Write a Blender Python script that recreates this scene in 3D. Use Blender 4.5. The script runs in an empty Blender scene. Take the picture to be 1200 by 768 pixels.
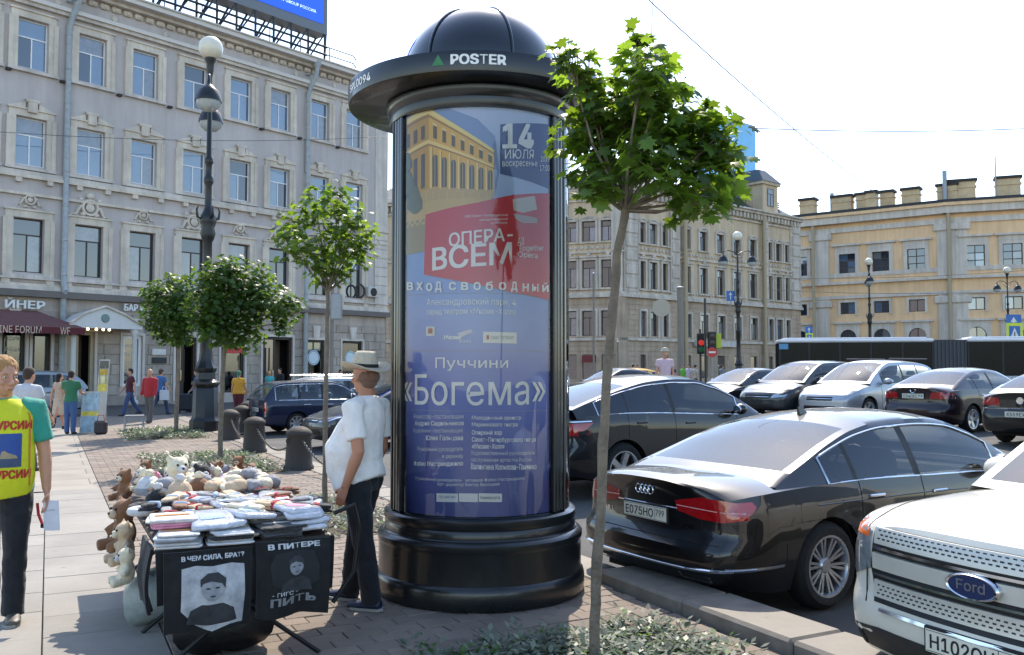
import bpy, bmesh, math, random
from math import sin, cos, pi, radians, sqrt, atan2, tan
from mathutils import Vector, Matrix, Euler
from mathutils.bvhtree import BVHTree
from mathutils.geometry import delaunay_2d_cdt
random.seed(7)
S = bpy.context.scene
COL = S.collection
V = Vector

# ------------------------------------------------------------ camera, sky, sun, exposure
FPX = 1050.0; PITCH = math.atan(48 / 1050.0); CAMZ = 1.74
cd = bpy.data.cameras.new('camera'); cam = bpy.data.objects.new('camera', cd); COL.objects.link(cam)
cam.location = (0, 0, CAMZ); cam.rotation_euler = (pi / 2 + PITCH, 0, 0)
cd.sensor_width = 36; cd.lens = 36 * FPX / 1200; cd.clip_start = .05; cd.clip_end = 3000
S.camera = cam
SUN_EL = radians(49); SUN_AZ = radians(4)      # azimuth from +Y towards +X
w = bpy.data.worlds.new('World'); S.world = w; w.use_nodes = True
nt = w.node_tree; bg = nt.nodes['Background']
sky = nt.nodes.new('ShaderNodeTexSky'); sky.sky_type = 'NISHITA'; sky.sun_disc = False
sky.sun_elevation = SUN_EL; sky.sun_rotation = SUN_AZ
sky.altitude = 0; sky.air_density = 1.0; sky.dust_density = .7; sky.ozone_density = .4
nt.links.new(sky.outputs[0], bg.inputs[0]); bg.inputs[1].default_value = .13
sd = bpy.data.lights.new('sun', 'SUN'); sd.energy = 2.3; sd.angle = radians(.5); sd.color = (1, .91, .78)
sun = bpy.data.objects.new('sun', sd); COL.objects.link(sun)
sdir = V((sin(SUN_AZ) * cos(SUN_EL), cos(SUN_AZ) * cos(SUN_EL), sin(SUN_EL)))
sun.rotation_euler = (-sdir).to_track_quat('-Z', 'Y').to_euler(); sun.location = sdir * 60
vs = S.view_settings; vs.view_transform = 'Standard'; vs.look = 'None'; vs.gamma = 1; vs.use_curve_mapping = False
vs.exposure = 1.6
S.render.film_transparent = False
try:
    S.cycles.max_bounces = 8; S.cycles.transparent_max_bounces = 16; S.cycles.caustics_reflective = False
    S.cycles.caustics_refractive = False; S.cycles.sample_clamp_indirect = 6
except Exception: pass

# ------------------------------------------------------------ pixel helpers (1200 x 768 photo)
def ray(px, py):
    a = (px - 600) / FPX; b = (384 - py) / FPX
    return V((a, cos(PITCH) - b * sin(PITCH), sin(PITCH) + b * cos(PITCH)))
def G(px, py, z=0.0):
    d = ray(px, py); t = (z - CAMZ) / d.z
    return V((d.x * t, d.y * t, z))
def AT(px, py, Y):
    d = ray(px, py); t = Y / d.y
    return V((d.x * t, Y, CAMZ + d.z * t))
def ss(a, b, x):
    t = max(0., min(1., (x - a) / (b - a))); return t * t * (3 - 2 * t)
def road_z(x, y):
    return -.15 + .45 * ss(8.0, 20, y) * ss(-3.5, 4.5, x)
def lerp(a, b, t): return a + (b - a) * t
def interp(pts, x):
    if x <= pts[0][0]: return pts[0][1]
    for (a, b), (c, d) in zip(pts, pts[1:]):
        if x <= c: return lerp(b, d, (x - a) / (c - a) if c > a else 0)
    return pts[-1][1]
def spl(pts, x):
    """monotone-ish cubic through points"""
    n = len(pts)
    if x <= pts[0][0]: return pts[0][1]
    if x >= pts[-1][0]: return pts[-1][1]
    for i in range(n - 1):
        if x <= pts[i + 1][0]: break
    x0, y0 = pts[i]; x1, y1 = pts[i + 1]; h = x1 - x0
    dl = (y1 - y0) / h
    dp = (y0 - pts[i - 1][1]) / (x0 - pts[i - 1][0]) if i > 0 else dl
    dn = (pts[i + 2][1] - y1) / (pts[i + 2][0] - x1) if i + 2 < n else dl
    m0 = 0 if dp * dl <= 0 else 2 * dp * dl / (dp + dl)
    m1 = 0 if dn * dl <= 0 else 2 * dn * dl / (dn + dl)
    t = (x - x0) / h
    return (2*t**3-3*t*t+1)*y0 + (t**3-2*t*t+t)*h*m0 + (-2*t**3+3*t*t)*y1 + (t**3-t*t)*h*m1

# ------------------------------------------------------------ materials
def hexc(h):
    h = h.lstrip('#'); r = []
    for i in (0, 2, 4):
        c = int(h[i:i+2], 16) / 255
        r.append(c / 12.92 if c <= .04045 else ((c + .055) / 1.055) ** 2.4)
    return tuple(r)
MATS = {}
def mat(name, col, rough=.6, metal=0., var=.12, ns=8., bump=0., bs=60., coat=0., spec=.5, isl=0., ior=None, streak=0., sheen=0., spots=0.):
    """Principled material: colour broken up by two scales of noise, optional bump and per-piece tint."""
    if name in MATS: return MATS[name]
    if isinstance(col, str): col = hexc(col)
    m = bpy.data.materials.new(name); m.use_nodes = True; t = m.node_tree; N = t.nodes; L = t.links
    p = N['Principled BSDF']; p.inputs['Roughness'].default_value = rough; p.inputs['Metallic'].default_value = metal
    p.inputs['Specular IOR Level'].default_value = spec; p.inputs['Coat Weight'].default_value = coat; p.inputs['Coat Roughness'].default_value = .02
    if ior: p.inputs['IOR'].default_value = ior
    if sheen: p.inputs['Sheen Weight'].default_value = sheen
    p.inputs['Base Color'].default_value = (*col, 1)
    if var > 0 or bump > 0 or isl > 0:
        gp = N.new('ShaderNodeNewGeometry'); vec = gp.outputs['Position']      # metres in the place, so that alike pieces do not repeat
    if var > 0:
        nz = N.new('ShaderNodeTexNoise'); nz.inputs['Scale'].default_value = ns; nz.inputs['Detail'].default_value = 6
        nz.inputs['Roughness'].default_value = .65; L.new(vec, nz.inputs['Vector'])
        rp = N.new('ShaderNodeMapRange'); rp.inputs[1].default_value = .25; rp.inputs[2].default_value = .75
        rp.inputs[3].default_value = 1 - var; rp.inputs[4].default_value = 1 + var; L.new(nz.outputs[0], rp.inputs[0])
        src = rp.outputs[0]
        if spots > 0:         # trodden gum and drips: small round dark marks
            vo = N.new('ShaderNodeTexVoronoi'); vo.inputs['Scale'].default_value = 3.4; L.new(vec, vo.inputs['Vector'])
            lt = N.new('ShaderNodeMapRange'); lt.inputs[1].default_value = .05; lt.inputs[2].default_value = .085; lt.inputs[3].default_value = 1 - spots; lt.inputs[4].default_value = 1; L.new(vo.outputs['Distance'], lt.inputs[0])
            n4 = N.new('ShaderNodeTexNoise'); n4.inputs['Scale'].default_value = .35; n4.inputs['Detail'].default_value = 8; n4.inputs['Roughness'].default_value = .75; L.new(vec, n4.inputs['Vector'])
            r4 = N.new('ShaderNodeMapRange'); r4.inputs[1].default_value = .35; r4.inputs[2].default_value = .6; r4.inputs[3].default_value = .78; r4.inputs[4].default_value = 1.04; L.new(n4.outputs[0], r4.inputs[0])
            m4 = N.new('ShaderNodeMath'); m4.operation = 'MULTIPLY'; L.new(lt.outputs[0], m4.inputs[0]); L.new(r4.outputs[0], m4.inputs[1])
            m5 = N.new('ShaderNodeMath'); m5.operation = 'MULTIPLY'; L.new(src, m5.inputs[0]); L.new(m4.outputs[0], m5.inputs[1]); src = m5.outputs[0]
        if streak > 0:        # rain streaks and soot: noise drawn out downwards, plus broad blotches
            mp = N.new('ShaderNodeMapping'); mp.inputs['Scale'].default_value = (1.6, 1.6, .13); L.new(vec, mp.inputs['Vector'])
            n2 = N.new('ShaderNodeTexNoise'); n2.inputs['Scale'].default_value = 1.; n2.inputs['Detail'].default_value = 6; n2.inputs['Roughness'].default_value = .7; L.new(mp.outputs[0], n2.inputs['Vector'])
            r3 = N.new('ShaderNodeMapRange'); r3.inputs[1].default_value = .38; r3.inputs[2].default_value = .62; r3.inputs[3].default_value = 1 - streak; r3.inputs[4].default_value = 1 + streak * .25; L.new(n2.outputs[0], r3.inputs[0])
            m3 = N.new('ShaderNodeMath'); m3.operation = 'MULTIPLY'; L.new(src, m3.inputs[0]); L.new(r3.outputs[0], m3.inputs[1]); src = m3.outputs[0]
        if isl > 0:
            ge = N.new('ShaderNodeNewGeometry'); oi = N.new('ShaderNodeObjectInfo')
            ad = N.new('ShaderNodeMath'); ad.operation = 'ADD'; L.new(ge.outputs['Random Per Island'], ad.inputs[0]); L.new(oi.outputs['Random'], ad.inputs[1])
            fr = N.new('ShaderNodeMath'); fr.operation = 'FRACT'; L.new(ad.outputs[0], fr.inputs[0])
            r2 = N.new('ShaderNodeMapRange'); r2.inputs[3].default_value = 1 - isl; r2.inputs[4].default_value = 1 + isl; L.new(fr.outputs[0], r2.inputs[0])
            mu = N.new('ShaderNodeMath'); mu.operation = 'MULTIPLY'; L.new(src, mu.inputs[0]); L.new(r2.outputs[0], mu.inputs[1]); src = mu.outputs[0]
        mx = N.new('ShaderNodeVectorMath'); mx.operation = 'SCALE'; mx.inputs[0].default_value = col; L.new(src, mx.inputs['Scale'])
        L.new(mx.outputs[0], p.inputs['Base Color'])
        rr = N.new('ShaderNodeMapRange'); rr.inputs[1].default_value = .3; rr.inputs[2].default_value = .7
        rr.inputs[3].default_value = max(0, rough * .85); rr.inputs[4].default_value = min(1, rough * 1.15 + .01); L.new(nz.outputs[0], rr.inputs[0]); L.new(rr.outputs[0], p.inputs['Roughness'])
    if bump > 0:
        nb = N.new('ShaderNodeTexNoise'); nb.inputs['Scale'].default_value = bs; nb.inputs['Detail'].default_value = 5; L.new(vec, nb.inputs['Vector'])
        bp = N.new('ShaderNodeBump'); bp.inputs['Strength'].default_value = bump; bp.inputs['Distance'].default_value = .02
        L.new(nb.outputs[0], bp.inputs['Height']); L.new(bp.outputs[0], p.inputs['Normal'])
    MATS[name] = m; return m
def emit(name, col, strength):
    if name in MATS: return MATS[name]
    m = mat(name, col, .4, var=0); p = m.node_tree.nodes['Principled BSDF']
    p.inputs['Emission Color'].default_value = (*(hexc(col) if isinstance(col, str) else col), 1); p.inputs['Emission Strength'].default_value = strength
    return m
def glass(name, tint, rough=.02, ior=1.5, boost=0.):
    """thin window glass: tinted see-through mixed with a mirror by Fresnel"""
    if name in MATS: return MATS[name]
    m = bpy.data.materials.new(name); m.use_nodes = True; t = m.node_tree; N = t.nodes; L = t.links
    N.remove(N['Principled BSDF']); out = N['Material Output']
    tr = N.new('ShaderNodeBsdfTransparent'); tr.inputs[0].default_value = (*tint, 1)
    gl = N.new('ShaderNodeBsdfGlossy'); gl.inputs['Roughness'].default_value = rough; gl.inputs['Color'].default_value = (.8, .84, .88, 1)
    fr = N.new('ShaderNodeFresnel'); fr.inputs['IOR'].default_value = ior
    ad = N.new('ShaderNodeMath'); ad.operation = 'ADD'; ad.use_clamp = True; ad.inputs[1].default_value = boost; L.new(fr.outputs[0], ad.inputs[0])
    mx = N.new('ShaderNodeMixShader'); L.new(ad.outputs[0], mx.inputs[0]); L.new(tr.outputs[0], mx.inputs[1]); L.new(gl.outputs[0], mx.inputs[2])
    L.new(mx.outputs[0], out.inputs[0]); MATS[name] = m; return m
def leafmat(name, col, trans, var=.35):
    if name in MATS: return MATS[name]
    m = bpy.data.materials.new(name); m.use_nodes = True; t = m.node_tree; N = t.nodes; L = t.links
    p = N['Principled BSDF']; out = N['Material Output']
    ge = N.new('ShaderNodeNewGeometry'); oi = N.new('ShaderNodeObjectInfo')
    ad = N.new('ShaderNodeMath'); ad.operation = 'ADD'; L.new(ge.outputs['Random Per Island'], ad.inputs[0]); L.new(oi.outputs['Random'], ad.inputs[1])
    fr = N.new('ShaderNodeMath'); fr.operation = 'FRACT'; L.new(ad.outputs[0], fr.inputs[0])
    r2 = N.new('ShaderNodeMapRange'); r2.inputs[3].default_value = 1 - var; r2.inputs[4].default_value = 1 + var; L.new(fr.outputs[0], r2.inputs[0])
    a = N.new('ShaderNodeVectorMath'); a.operation = 'SCALE'; a.inputs[0].default_value = col; L.new(r2.outputs[0], a.inputs['Scale'])
    b = N.new('ShaderNodeVectorMath'); b.operation = 'SCALE'; b.inputs[0].default_value = trans; L.new(r2.outputs[0], b.inputs['Scale'])
    L.new(a.outputs[0], p.inputs['Base Color']); p.inputs['Roughness'].default_value = .45
    tl = N.new('ShaderNodeBsdfTranslucent'); L.new(b.outputs[0], tl.inputs[0])
    mx = N.new('ShaderNodeMixShader'); mx.inputs[0].default_value = .5; L.new(p.outputs[0], mx.inputs[1]); L.new(tl.outputs[0], mx.inputs[2]); L.new(mx.outputs[0], out.inputs[0])
    MATS[name] = m; return m

# ------------------------------------------------------------ mesh builder
class MB:
    def __init__(s): s.v = []; s.f = []
    def add(s, vs, fs):
        o = len(s.v); s.v += [tuple(x) for x in vs]; s.f += [tuple(i + o for i in f) for f in fs]; return s
    def box(s, x0, x1, y0, y1, z0, z1, M=None):
        vs = [V((x, y, z)) for x in (x0, x1) for y in (y0, y1) for z in (z0, z1)]
        if M: vs = [M @ q for q in vs]
        return s.add(vs, [(0,1,3,2),(4,6,7,5),(0,4,5,1),(2,3,7,6),(0,2,6,4),(1,5,7,3)])
    def bbox(s, x0, x1, y0, y1, z0, z1, b=.01, M=None):
        """box with chamfered edges"""
        xs=(x0,x1); ys=(y0,y1); zs=(z0,z1); vs=[]; idx={}
        for i in (0,1):
            for j in (0,1):
                for k in (0,1):
                    c=V((xs[i],ys[j],zs[k])); d=V((b if i==0 else -b, b if j==0 else -b, b if k==0 else -b))
                    for a in range(3):
                        p=c+d; p[a]=c[a]; idx[i,j,k,a]=len(vs); vs.append(p)
        fs=[]
        for a in range(3):
            o1,o2=(a+1)%3,(a+2)%3
            for e in (0,1):
                q=[]
                for (m,n) in ((0,0),(1,0),(1,1),(0,1)):
                    t=[0,0,0]; t[a]=e; t[o1]=m; t[o2]=n; q.append(idx[t[0],t[1],t[2],a])
                fs.append(tuple(q) if e else tuple(q[::-1]))
            for m in (0,1):
                for n in (0,1):
                    t0=[0,0,0]; t1=[0,0,0]; t0[a]=0; t1[a]=1
                    for t in (t0,t1): t[o1]=m; t[o2]=n
                    fs.append((idx[(*t0,o1)],idx[(*t1,o1)],idx[(*t1,o2)],idx[(*t0,o2)]))
        for i in (0,1):
            for j in (0,1):
                for k in (0,1): fs.append((idx[i,j,k,0],idx[i,j,k,1],idx[i,j,k,2]))
        if M: vs=[M@q for q in vs]
        return s.add(vs, fs)
    def lathe(s, prof, n=24, c=(0,0,0), a0=0., a1=2*pi, M=None):
        """prof: (r, z) list"""
        full = abs(a1-a0-2*pi) < 1e-6; cols = n if full else n+1; vs=[]; c=V(c)
        for i in range(cols):
            a=a0+(a1-a0)*i/n
            for r,z in prof:
                p=V((r*cos(a), r*sin(a), z))
                vs.append((M@p if M else p)+c)
        m=len(prof); fs=[]
        for i in range(n):
            k=(i+1)%cols
            for j in range(m-1): fs.append((i*m+j, k*m+j, k*m+j+1, i*m+j+1))
        return s.add(vs, fs)
    def tube(s, pts, r, n=8, cap=True, flat=1., up=None):
        """swept tube; r number or list; flat squashes the second axis"""
        pts=[V(p) for p in pts]; m=len(pts)
        rs=r if isinstance(r,(list,tuple)) else [r]*m
        vs=[]; ref=V(up) if up else None
        prevu=None
        for i,p in enumerate(pts):
            d=(pts[min(i+1,m-1)]-pts[max(i-1,0)])
            d=d.normalized() if d.length>1e-9 else V((0,0,1))
            if prevu is None:
                h=ref if ref else (V((0,0,1)) if abs(d.z)<.9 else V((1,0,0)))
                u=(h-d*h.dot(d)).normalized()
            else: u=(prevu-d*prevu.dot(d)).normalized()
            prevu=u; q=d.cross(u)
            rr=rs[i]; ra,rb=(rr if isinstance(rr,tuple) else (rr,rr*flat))
            for k in range(n):
                a=2*pi*k/n; vs.append(p+u*(ra*cos(a))+q*(rb*sin(a)))
        fs=[]
        for i in range(m-1):
            for k in range(n):
                k2=(k+1)%n; fs.append((i*n+k, i*n+k2, (i+1)*n+k2, (i+1)*n+k))
        if cap:
            fs.append(tuple(range(n))[::-1]); fs.append(tuple((m-1)*n+k for k in range(n)))
        return s.add(vs, fs)
    def ell(s, c, r, nu=12, nv=8, M=None):
        c=V(c); r=(r,r,r) if not isinstance(r,(tuple,list)) else r
        vs=[]; 
        for j in range(1,nv):
            t=pi*j/nv
            for i in range(nu):
                a=2*pi*i/nu; p=V((r[0]*sin(t)*cos(a), r[1]*sin(t)*sin(a), r[2]*cos(t))); vs.append((M@p if M else p)+c)
        top=V((0,0,r[2])); bot=V((0,0,-r[2])); vs+=[(M@top if M else top)+c,(M@bot if M else bot)+c]
        T=len(vs)-2; fs=[]
        for j in range(nv-2):
            for i in range(nu):
                k=(i+1)%nu; fs.append((j*nu+i,(j+1)*nu+i,(j+1)*nu+k,j*nu+k))
        for i in range(nu):
            k=(i+1)%nu; fs.append((T,i,k)); fs.append((T+1,(nv-2)*nu+k,(nv-2)*nu+i))
        return s.add(vs, fs)
    def prism(s, poly, h0, h1, M=None):
        """poly in xy extruded along z"""
        n=len(poly); vs=[V((x,y,h0)) for x,y in poly]+[V((x,y,h1)) for x,y in poly]
        if M: vs=[M@q for q in vs]
        return s.add(vs,[tuple(range(n))[::-1],tuple(range(n,2*n))]+[(i,(i+1)%n,n+(i+1)%n,n+i) for i in range(n)])
    def grid(s, P):
        """P[i][j] points"""
        a=len(P); b=len(P[0]); vs=[p for r in P for p in r]
        return s.add(vs,[(i*b+j,(i+1)*b+j,(i+1)*b+j+1,i*b+j+1) for i in range(a-1) for j in range(b-1)])
    def mesh(s, name, smooth=None, merge=0):
        me=bpy.data.meshes.new(name); me.from_pydata(s.v,[],s.f)
        bm=bmesh.new(); bm.from_mesh(me)
        if merge: bmesh.ops.remove_doubles(bm, verts=bm.verts, dist=merge)
        bmesh.ops.recalc_face_normals(bm, faces=bm.faces); bm.to_mesh(me); bm.free()
        if smooth is not None:
            me.shade_smooth()
            if smooth < 179: me.set_sharp_from_angle(angle=radians(smooth))
        me.update(); return me
    def build(s, name, m, parent=None, smooth=None, merge=0, loc=None, rot=None):
        return link(name, s.mesh(name, smooth, merge), m, parent, loc, rot)
def link(name, me, m=None, parent=None, loc=None, rot=None):
    if m is not None:
        if len(me.materials)==0: me.materials.append(m)
    o=bpy.data.objects.new(name, me); COL.objects.link(o)
    if parent is not None: o.parent=parent
    if loc is not None: o.location=loc
    if rot is not None: o.rotation_euler=rot
    return o
def tag(o, label=None, cat=None, group=None, kind=None):
    if label: o['label']=label
    if cat: o['category']=cat
    if group: o['group']=group
    if kind: o['kind']=kind
    return o
def thing(name, label, cat, loc=(0,0,0), rz=0., group=None):
    o=bpy.data.objects.new(name, None); COL.objects.link(o); o.location=loc; o.rotation_euler=(0,0,rz); o.empty_display_size=.1
    return tag(o,label,cat,group)
def copy_tree(o, parent=None):
    c=o.copy(); COL.objects.link(c); c.parent=parent
    for ch in list(o.children): copy_tree(ch, c)
    return c
try:      # Blender's own interface face has cleaner Cyrillic outlines than the default one
    import os
    _FONT=bpy.data.fonts.load(os.path.join(bpy.utils.system_resource('DATAFILES'),'fonts','Inter.woff2'))
except Exception: _FONT=None
_TMP=bpy.data.scenes.new('scratch')          # small side scene: evaluating it does not touch the big one
def evaluated(ob):
    """mesh of an object with its modifiers, via the scratch scene"""
    _TMP.collection.objects.link(ob); vl=_TMP.view_layers[0]; vl.update(); dg=vl.depsgraph
    me=bpy.data.meshes.new_from_object(ob.evaluated_get(dg)); _TMP.collection.objects.unlink(ob); return me
def text_mesh(txt, size=1., align='CENTER', bold=0., sx=1., spacing=1., res=2):
    """(verts, faces) of flat lettering in the xy plane, centred on the origin line"""
    cu=bpy.data.curves.new('t','FONT'); cu.body=txt; cu.size=size; cu.align_x=align; cu.resolution_u=res; cu.space_character=spacing
    if _FONT: cu.font=_FONT
    ob=bpy.data.objects.new('t',cu); me=evaluated(ob)
    vs=[(v.co.x*sx,v.co.y) for v in me.vertices]; fs=[tuple(p.vertices) for p in me.polygons]
    bpy.data.objects.remove(ob); bpy.data.curves.remove(cu); bpy.data.meshes.remove(me)
    if 'н' in txt or 'Н' in txt:  # this glyph is three overlapping bars: fill them as bars
        def rect(q): return len({round(x,5) for x,_ in q})==2 and len({round(y,5) for _,y in q})==2
        i=0
        while i+12<=len(vs):
            ch=[vs[i+4*k:i+4*k+4] for k in range(3)]; ids=set(range(i,i+12))
            if all(rect(c) for c in ch) and any(set(f)<=ids for f in fs):
                bx=[(min(x for x,_ in c),max(x for x,_ in c)) for c in ch]; o=sorted(range(3),key=lambda k:bx[k][1]-bx[k][0]); bar=o[2]; s1,s2=sorted(o[:2],key=lambda k:bx[k][0])
                for k in range(4):
                    x,y=vs[i+4*bar+k]; vs[i+4*bar+k]=(bx[s1][1] if x<(bx[s1][1]+bx[s2][0])/2 else bx[s2][0],y)
                fs=[f for f in fs if not set(f)<=ids]
                for k in range(3):
                    a=i+4*k; fs+=[(a,a+1,a+2),(a,a+2,a+3)]
                i+=12
            else: i+=1
    if bold>0 and vs:      # embolden letter by letter: union of shifted copies
        b=bold*size; par=list(range(len(vs)))
        def find(i):
            while par[i]!=i: par[i]=par[par[i]]; i=par[i]
            return i
        for f in fs:
            for i in f[1:]: par[find(i)]=find(f[0])
        comp={}
        for f in fs: comp.setdefault(find(f[0]),[]).append(f)
        def area(v,F): return sum(abs((v[q][0]-v[p][0])*(v[r][1]-v[p][1])-(v[r][0]-v[p][0])*(v[q][1]-v[p][1]))/2 for p,q,r in F)
        nv=[]; nf=[]
        for F in comp.values():
            ids=sorted({i for f in F for i in f}); mp={i:k for k,i in enumerate(ids)}; lv=[vs[i] for i in ids]; lf=[[mp[i] for i in f] for f in F]; A0=area(lv,lf); per=0
            best=None
            for jig in (1.,.93,1.07,.87):
                pts=[]; fc=[]
                for dx,dy in ((-b,-b*.6),(b*.98,-b*.57),(b,b*.6),(-b*.97,b*.62)):
                    o=len(pts); pts+=[V((x+dx*jig,y+dy*jig)) for x,y in lv]; fc+=[[i+o for i in f] for f in lf]
                try: r=delaunay_2d_cdt(pts,[],fc,0,1e-6)
                except Exception: continue
                rv=[(p.x,p.y) for p in r[0]]; rf=[tuple(f) for f,o in zip(r[2],r[5]) if o and len(f)==3]
                A1=area(rv,rf)
                if A0*.98<A1<A0*(1.05+38*bold) : best=(rv,rf); break
            if best is None: best=(lv,[tuple(f) for f in lf])
            o=len(nv); nv+=best[0]; nf+=[tuple(i+o for i in f) for f in best[1]]
        vs,fs=nv,nf
    return vs,fs
def text_w(txt,size,**k):
    vs,_=text_mesh(txt,size,**k); return (max(v[0] for v in vs)-min(v[0] for v in vs)) if vs else 0
def text_fit(txt, width, height, align='CENTER', bold=0.):
    """lettering scaled so that its box is width x height"""
    vs,fs=text_mesh(txt,1.,align='LEFT',bold=bold)
    x0=min(v[0] for v in vs); x1=max(v[0] for v in vs); y0=min(v[1] for v in vs); y1=max(v[1] for v in vs)
    ox={'CENTER':-width/2,'LEFT':0,'RIGHT':-width}[align]
    return [((x-x0)/(x1-x0)*width+ox,(y-y0)/(y1-y0)*height) for x,y in vs],fs
def fine2d(vs, fs, mx):
    """split long edges so that flat lettering follows a curved surface"""
    bm=bmesh.new(); bv=[bm.verts.new((x,y,0)) for x,y in vs]
    for f in fs:
        try: bm.faces.new([bv[i] for i in f])
        except ValueError: pass
    bmesh.ops.triangulate(bm, faces=bm.faces)
    for _ in range(4):
        e=[e for e in bm.edges if e.calc_length()>mx]
        if not e: break
        bmesh.ops.subdivide_edges(bm, edges=e, cuts=1); bmesh.ops.triangulate(bm, faces=[f for f in bm.faces if len(f.verts)>3])
    bm.verts.index_update(); r=[(v.co.x,v.co.y) for v in bm.verts],[tuple(v.index for v in f.verts) for f in bm.faces]
    bm.free(); return r
def text_flat(name, txt, w_, h_, m, parent, M, bold=.0, align='CENTER', thick=.0):
    """lettering on a flat surface: M maps (x, y, 0) to the parent's space"""
    vs,fs=text_fit(txt,w_,h_,align,bold); mb=MB(); mb.add([M@V((x,y,thick)) for x,y in vs],fs)
    if thick: 
        pass
    return mb.build(name,m,parent)
def patch2d(outline, sp):
    """triangulated polygon with inner grid points"""
    n=len(outline); pts=[V((a,b)) for a,b in outline]; dense=[]
    for i in range(n):
        a=pts[i]; b=pts[(i+1)%n]; k=max(1,int((b-a).length/sp))
        for j in range(k): dense.append(a.lerp(b,j/k))
    m=len(dense); x0=min(p.x for p in pts); x1=max(p.x for p in pts); y0=min(p.y for p in pts); y1=max(p.y for p in pts)
    ins=[]
    def inside(q):
        c=False; j=m-1
        for i in range(m):
            a,b=dense[i],dense[j]
            if (a.y>q.y)!=(b.y>q.y) and q.x<(b.x-a.x)*(q.y-a.y)/(b.y-a.y)+a.x: c=not c
            j=i
        return c
    x=x0+sp*.5
    while x<x1:
        y=y0+sp*.5
        while y<y1:
            q=V((x,y))
            if inside(q) and min((q-d).length for d in dense)>sp*.45: ins.append(q)
            y+=sp
        x+=sp
    r=delaunay_2d_cdt(dense+ins,[],[list(range(m))],1,1e-6)
    return [(p.x,p.y) for p in r[0]],[tuple(f) for f in r[2]]
def onto(bvh, outline, sp, start, direction, off=.004, skirt=.012, verts=None, faces=None):
    """drape a 2-D shape on a body: start(a,b) gives the ray origin. Returns MB"""
    if verts is None: verts,faces=patch2d(outline,sp)
    d=V(direction).normalized(); top=[]; ok=[]
    for a,b in verts:
        h,nrm,_,_=bvh.ray_cast(V(start(a,b)),d)
        ok.append(h is not None); top.append((h-d*off) if h else None)
    mb=MB(); fs=[f for f in faces if all(ok[i] for i in f)]
    used=sorted({i for f in fs for i in f}); mp={i:k for k,i in enumerate(used)}
    vs=[top[i] for i in used]; n=len(vs); F=[tuple(mp[i] for i in f) for f in fs]
    if skirt:
        ed={}
        for f in F:
            for i in range(len(f)):
                e=(f[i],f[(i+1)%len(f)]); k=tuple(sorted(e)); ed[k]=None if k in ed else e
        vs=vs+[p+d*(skirt+off) for p in vs]
        F=F+[(e[1],e[0],e[0]+n,e[1]+n) for e in ed.values() if e]
    mb.add(vs,F); return mb
def rrect(x0,x1,y0,y1,r,n=4):
    o=[]
    for cx,cy,a in ((x1-r,y1-r,0),(x0+r,y1-r,pi/2),(x0+r,y0+r,pi),(x1-r,y0+r,3*pi/2)):
        for i in range(n+1):
            t=a+pi/2*i/n; o.append((cx+r*cos(t),cy+r*sin(t)))
    return o

# shared materials
BLACKPAINT = mat('black_gloss_paint','#08090b',.14,var=.05,ns=3,coat=.6)
DARKIRON = mat('painted_cast_iron','#14181a',.38,var=.25,ns=14,bump=.08,bs=40)
RUBBER = mat('tyre_rubber','#141415',.85,var=.2,ns=30)
DARK = mat('dark_plastic','#0d0d0e',.55,var=.1)
CHROME = mat('chrome_trim','#d5d9de',.12,1.,var=.04)
STEEL = mat('galvanised_steel','#8a8f94',.45,.7,var=.2,ns=10)
WHITEPRINT = mat('white_print','#e6e4de',.5,var=.03)
# ------------------------------------------------------------ ground: u runs along the pavement, v across it
UU = V((-.459, .888, 0)); VV = V((.888, .459, 0)); UANG = atan2(.459, .888)
def UV(u, v, z=0.): return UU * u + VV * v + V((0, 0, z))
V_SLAB, V_KERB, V_ROAD = .71, 4.02, 4.47
def asphalt_mat():
    m = mat('asphalt', (.075, .073, .07), .88, var=.22, ns=1.3, bump=.5, bs=180)
    return m
mb = MB()
xs = [-400, -200, -90, -50, -30] + [-24 + i * 1.5 for i in range(44)] + [50, 70, 100, 160, 300, 500]
ys = [-60, -30, -12, -6] + [-3 + i * 1.5 for i in range(28)] + [42, 50, 60, 80, 110, 160, 260, 500, 1200]
mb.grid([[V((x, y, road_z(x, y) + (.143 * ss(14, 30, y) * (1 - ss(-3.5, 4.5, x))) )) for y in ys] for x in xs])
tag(mb.build('road', asphalt_mat(), smooth=60), kind='structure')

CONC = mat('pavement_concrete', '#8d8880', .85, var=.2, ns=1.1, spots=.3, bump=.25, bs=120, isl=.07)
CONC2 = mat('pavement_base', '#5f574c', .9, var=.25, ns=5, bump=.3, bs=80)
PAVER = mat('paving_brick', '#7f7266', .85, var=.26, ns=1.8, spots=.25, bump=.35, bs=110, isl=.16)
GRAN = mat('granite_kerb', '#7b746a', .7, var=.3, ns=6, spots=.25, bump=.2, bs=150, isl=.05)

# base sheet of the footway (joint sand), then far footway sheet with tinted joints
mb = MB()
def sheet(mb, u0, u1, v0, v1, z):
    mb.add([UV(u0, v0, z), UV(u0, v1, z), UV(u1, v1, z), UV(u1, v0, z)], [(0, 1, 2, 3)])
for a, b, z0 in ((-8, 36, -.16),):
    P = [UV(a, -60), UV(a, V_KERB + .02), UV(b, V_KERB + .02), UV(b, -60)]
    mb.add([p + V((0, 0, -.03)) for p in P] + [p + V((0, 0, -.3)) for p in P], [(0, 1, 2, 3), (0, 4, 5, 1), (1, 5, 6, 2), (2, 6, 7, 3), (3, 7, 4, 0)])
sidewalk = tag(mb.build('sidewalk', CONC2), kind='structure')

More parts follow.
